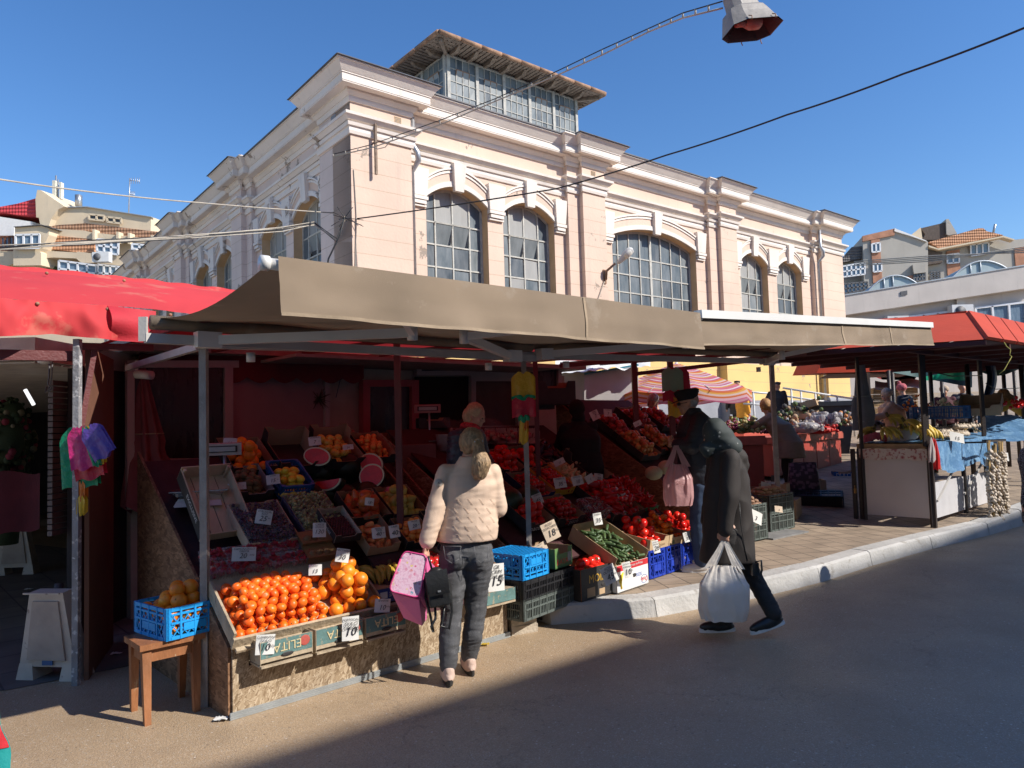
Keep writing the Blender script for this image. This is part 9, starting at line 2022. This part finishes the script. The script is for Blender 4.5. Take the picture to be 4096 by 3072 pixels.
# ---- simple background people
def bgp(hx, hy, Y, az, H, label, top, topc, legc, headc=None, headn='hair', lean=0, la=(0, 10, 8), ra=(0, 10, 8), hem=.12, rx=.2, ry=.15, fl=1.0, hs=1.0, stride=0, hp=0, vox=.02, hat=None, base_z=None, topn='coat', hdy=0, wrk=.006):
  h = D(hx, hy, Y); J = skel(Vector((0, 0, 0)), H, az, lean, la, ra, stride, hp)
  off = h - J['head']; off2 = Vector((off.x, off.y, (base_z if base_z is not None else off.z)))
  M = TR(*off2)
  for k in J:
    if isinstance(J[k], Vector): J[k] = J[k] + off2
  J['hM'] = M @ J['hM']; o = person(J, label, vox, hands=vox < .016); s = H / 1.72
  wear(o, topn, coatfn(J, s, hem, rx * s, ry * s, fl), topc, max(.014, vox * .9), 3, wrk, 10, 2, int(hx))
  wear(o, 'trousers', trousers(J, s), legc, max(.016, vox), 2, 0)
  if headc:
    if hat == 'cap': b = MB(J['hM']); b.lathe([(.088, .03), (.1, .07), (.1, .1), (.001, .12)], 14, sc=(.92, 1.05)); b.prism([(-.05, .07, .035), (.05, .07, .035), (0, .15, .02)], (0, 0, .008)); b.build(headn, headc, o)
    elif hat == 'scarf': wear(o, headn, lambda b: (b.ball(J['hM'] @ Vector((0, -.02, .03)), (.1, .115, .115), 12), b.ball(J['hM'] @ Vector((0, -.06, -.08)), (.085, .08, .08), 10), b.ball(J['hM'] @ Vector((0, .03, -.11)), (.06, .05, .05), 10)), headc, .014, 2, .004)
    elif hat == 'knit': wear(o, headn, lambda b: b.ball(J['hM'] @ Vector((0, -.02, .05)), (.1, .115, .09), 12), headc, .012, 2, .005, 30)
    elif hat == 'long': wear(o, headn, lambda b: (b.ball(J['hM'] @ Vector((0, -.025, .03)), (.09, .1, .1), 12), b.ball(J['hM'] @ Vector((0, -.06, -.08)), (.09, .06, .1), 12)), headc, .013, 2, .006, 30, .3)
    else: wear(o, headn, lambda b: b.ball(J['hM'] @ Vector((0, -.028, .04)), (.084, .092, .086), 12), headc, .011, 2, .005, 40)
  return o, J
pure_blk = mat('matte_black_cloth', (.008, .008, .009), .95)
bgp(1245, 888, 8.8, -20, 1.72, 'figure all in black with a dark hood standing in the deep shade between the stands', 0, pure_blk, pure_blk, pure_blk, 'hood', lean=14, la=(35, 50, 5), ra=(35, 50, 5), rx=.24, ry=.2, hem=.25, hat='scarf', vox=.014, topn='coat')
o, J = bgp(1411, 868, 11.0, -80, 1.75, 'grey haired man in a black jacket bending over the apples behind the hanging bags', 0, m_blkc, m_blkc, m_hairg, lean=18, la=(30, 20, 5), ra=(40, 30, 5), hp=28, vox=.014, topn='jacket')
o, J = bgp(1603, 846, 22.0, 60, 1.62, 'woman with auburn hair in a mustard yellow coat carrying a pink bag by the steps', 0, mat('mustard_coat', (.78, .36, .03), .6, .06), m_blkc, mat('auburn_hair', (.30, .12, .07), .6, .2, 30), hat='long', hem=.20, rx=.2, fl=1.1, base_z=1.08, vox=.018)
pk_ = J['wrR'] + Vector((0, 0, -.05)); carrier('carrier_bag', TR(*pk_), .3, .45, .2, mat('bright_pink_plastic', (.80, .22, .30), .4, .1, 5, .5, transl=.3), 'bright pink carrier bag of the woman in mustard yellow', seed=5)
carrier('carrier_bag', TR(*(J['wrL'] + Vector((.25, 0, .1)))), .22, .6, .1, m_wbag, 'long white bag hanging behind the woman in mustard yellow', seed=6)
bgp(1592, 823, 22.8, 20, 1.80, 'man in a black leather jacket and peaked cap seen from behind near the hall wall', 0, m_blks, m_blkc, m_blkc, 'cap', hat='cap', base_z=1.12, la=(-10, 20, 25), ra=(10, 20, 25), rx=.25, hem=.22, vox=.018, topn='jacket')
bgp(1679, 834, 19.5, 40, 1.72, 'man in a dark jacket and flat cap leaning forward behind the grey awning post', 0, m_blkc, m_blkc, mat('dark_grey_cap', (.05, .05, .055), .9), 'cap', hat='cap', lean=18, la=(-15, 30, 25), ra=(5, 5, 10), rx=.24, hem=.18, vox=.018, topn='jacket')
o, J = bgp(1655, 891, 12.5, -60, 1.76, 'old woman in a patterned headscarf and grey brown coat bending over the red counter', 0, mat('grey_brown_coat', (.27, .19, .135), .8, .08), m_blkc, mat('ochre_patterned_scarf', (.30, .13, .04), .7, .5, 40, rgb2=(.45, .28, .1), thr=.5), 'headscarf', lean=30, la=(60, 20, 5), ra=(55, 25, 5), hp=40, hem=.26, rx=.25, ry=.22, fl=1.15, hat='scarf', base_z=.36, vox=.014)
o, J = bgp(1915, 854, 13.8, -75, 1.60, 'seated woman in a quilted peach coat and knitted beige hat behind the bananas', 0, mat('peach_quilted_coat', (.52, .28, .18), .6, .1), m_blkc, mat('beige_knit', (.45, .36, .30), .9, .2, 30, .6, 60), 'knitted_hat', lean=12, la=(40, 50, 10), ra=(30, 60, 10), hp=12, hem=.05, rx=.27, ry=.24, hat='knit', vox=.014, wrk=.012)
o, J = bgp(1948, 842, 15.5, -30, 1.62, 'woman in dark clothes with a pink bobble hat among the far stalls', 0, mat('dark_navy_coat', (.015, .018, .03), .8), pure_blk, mat('pink_knit', (.55, .14, .16), .9, .3, 40, .8, 60, stretch=(3, 3, .5)), 'bobble_hat', lean=15, hp=25, rx=.24, hat='knit', vox=.016)
b = MB(J['hM']); b.ball((0, -.02, .16), .04, 10); b.build('bobble', mat('pink_knit', (.5, .1, .1)), o)
bgp(2040, 845, 17, 200, 1.6, 'person in a maroon coat with a cream hat behind the cabbages', 0, mat('maroon_coat', (.07, .012, .02), .8), pure_blk, mat('cream_hat', (.48, .38, .28), .9), 'hat', hat='knit', vox=.02)
bgp(2079, 838, 17.5, 190, 1.75, 'grey haired man in a checked jacket under the green tarp', 0, mat('checked_jacket', (.09, .09, .10), .8, .6, 60), pure_blk, m_hairg, vox=.02, topn='jacket')
bgp(2168, 856, 13.6, -60, 1.55, 'stooping person in a mustard green jacket with a brown headscarf at the right', 0, mat('mustard_green_jacket', (.32, .25, .03), .7, .1), pure_blk, mat('brown_scarf', (.22, .12, .04), .8, .4, 30), 'headscarf', lean=50, hp=30, la=(60, 10, 5), ra=(60, 10, 5), rx=.24, ry=.2, hat='scarf', vox=.018, topn='jacket')
def speck():
  m, t, bb = nodes_mat('speckled_coat'); co = objco(t); n = tex(t, 'TexNoise', co, 110, i_Detail=3.0); t.links.new(ramp(t, n, [(.5, (.015, .013, .016)), (.6, (.35, .33, .36))]), bb.inputs['Base Color']); bb.inputs['Roughness'].default_value = .95; return m
bgp(2243, 800, 6.9, -20, 1.7, 'person in a black and white speckled coat cut by the right edge', 0, speck(), pure_blk, m_hairb, la=(3, 8, 7), ra=(0, 10, 8), rx=.26, ry=.2, hem=.25, base_z=0.0, vox=.014)
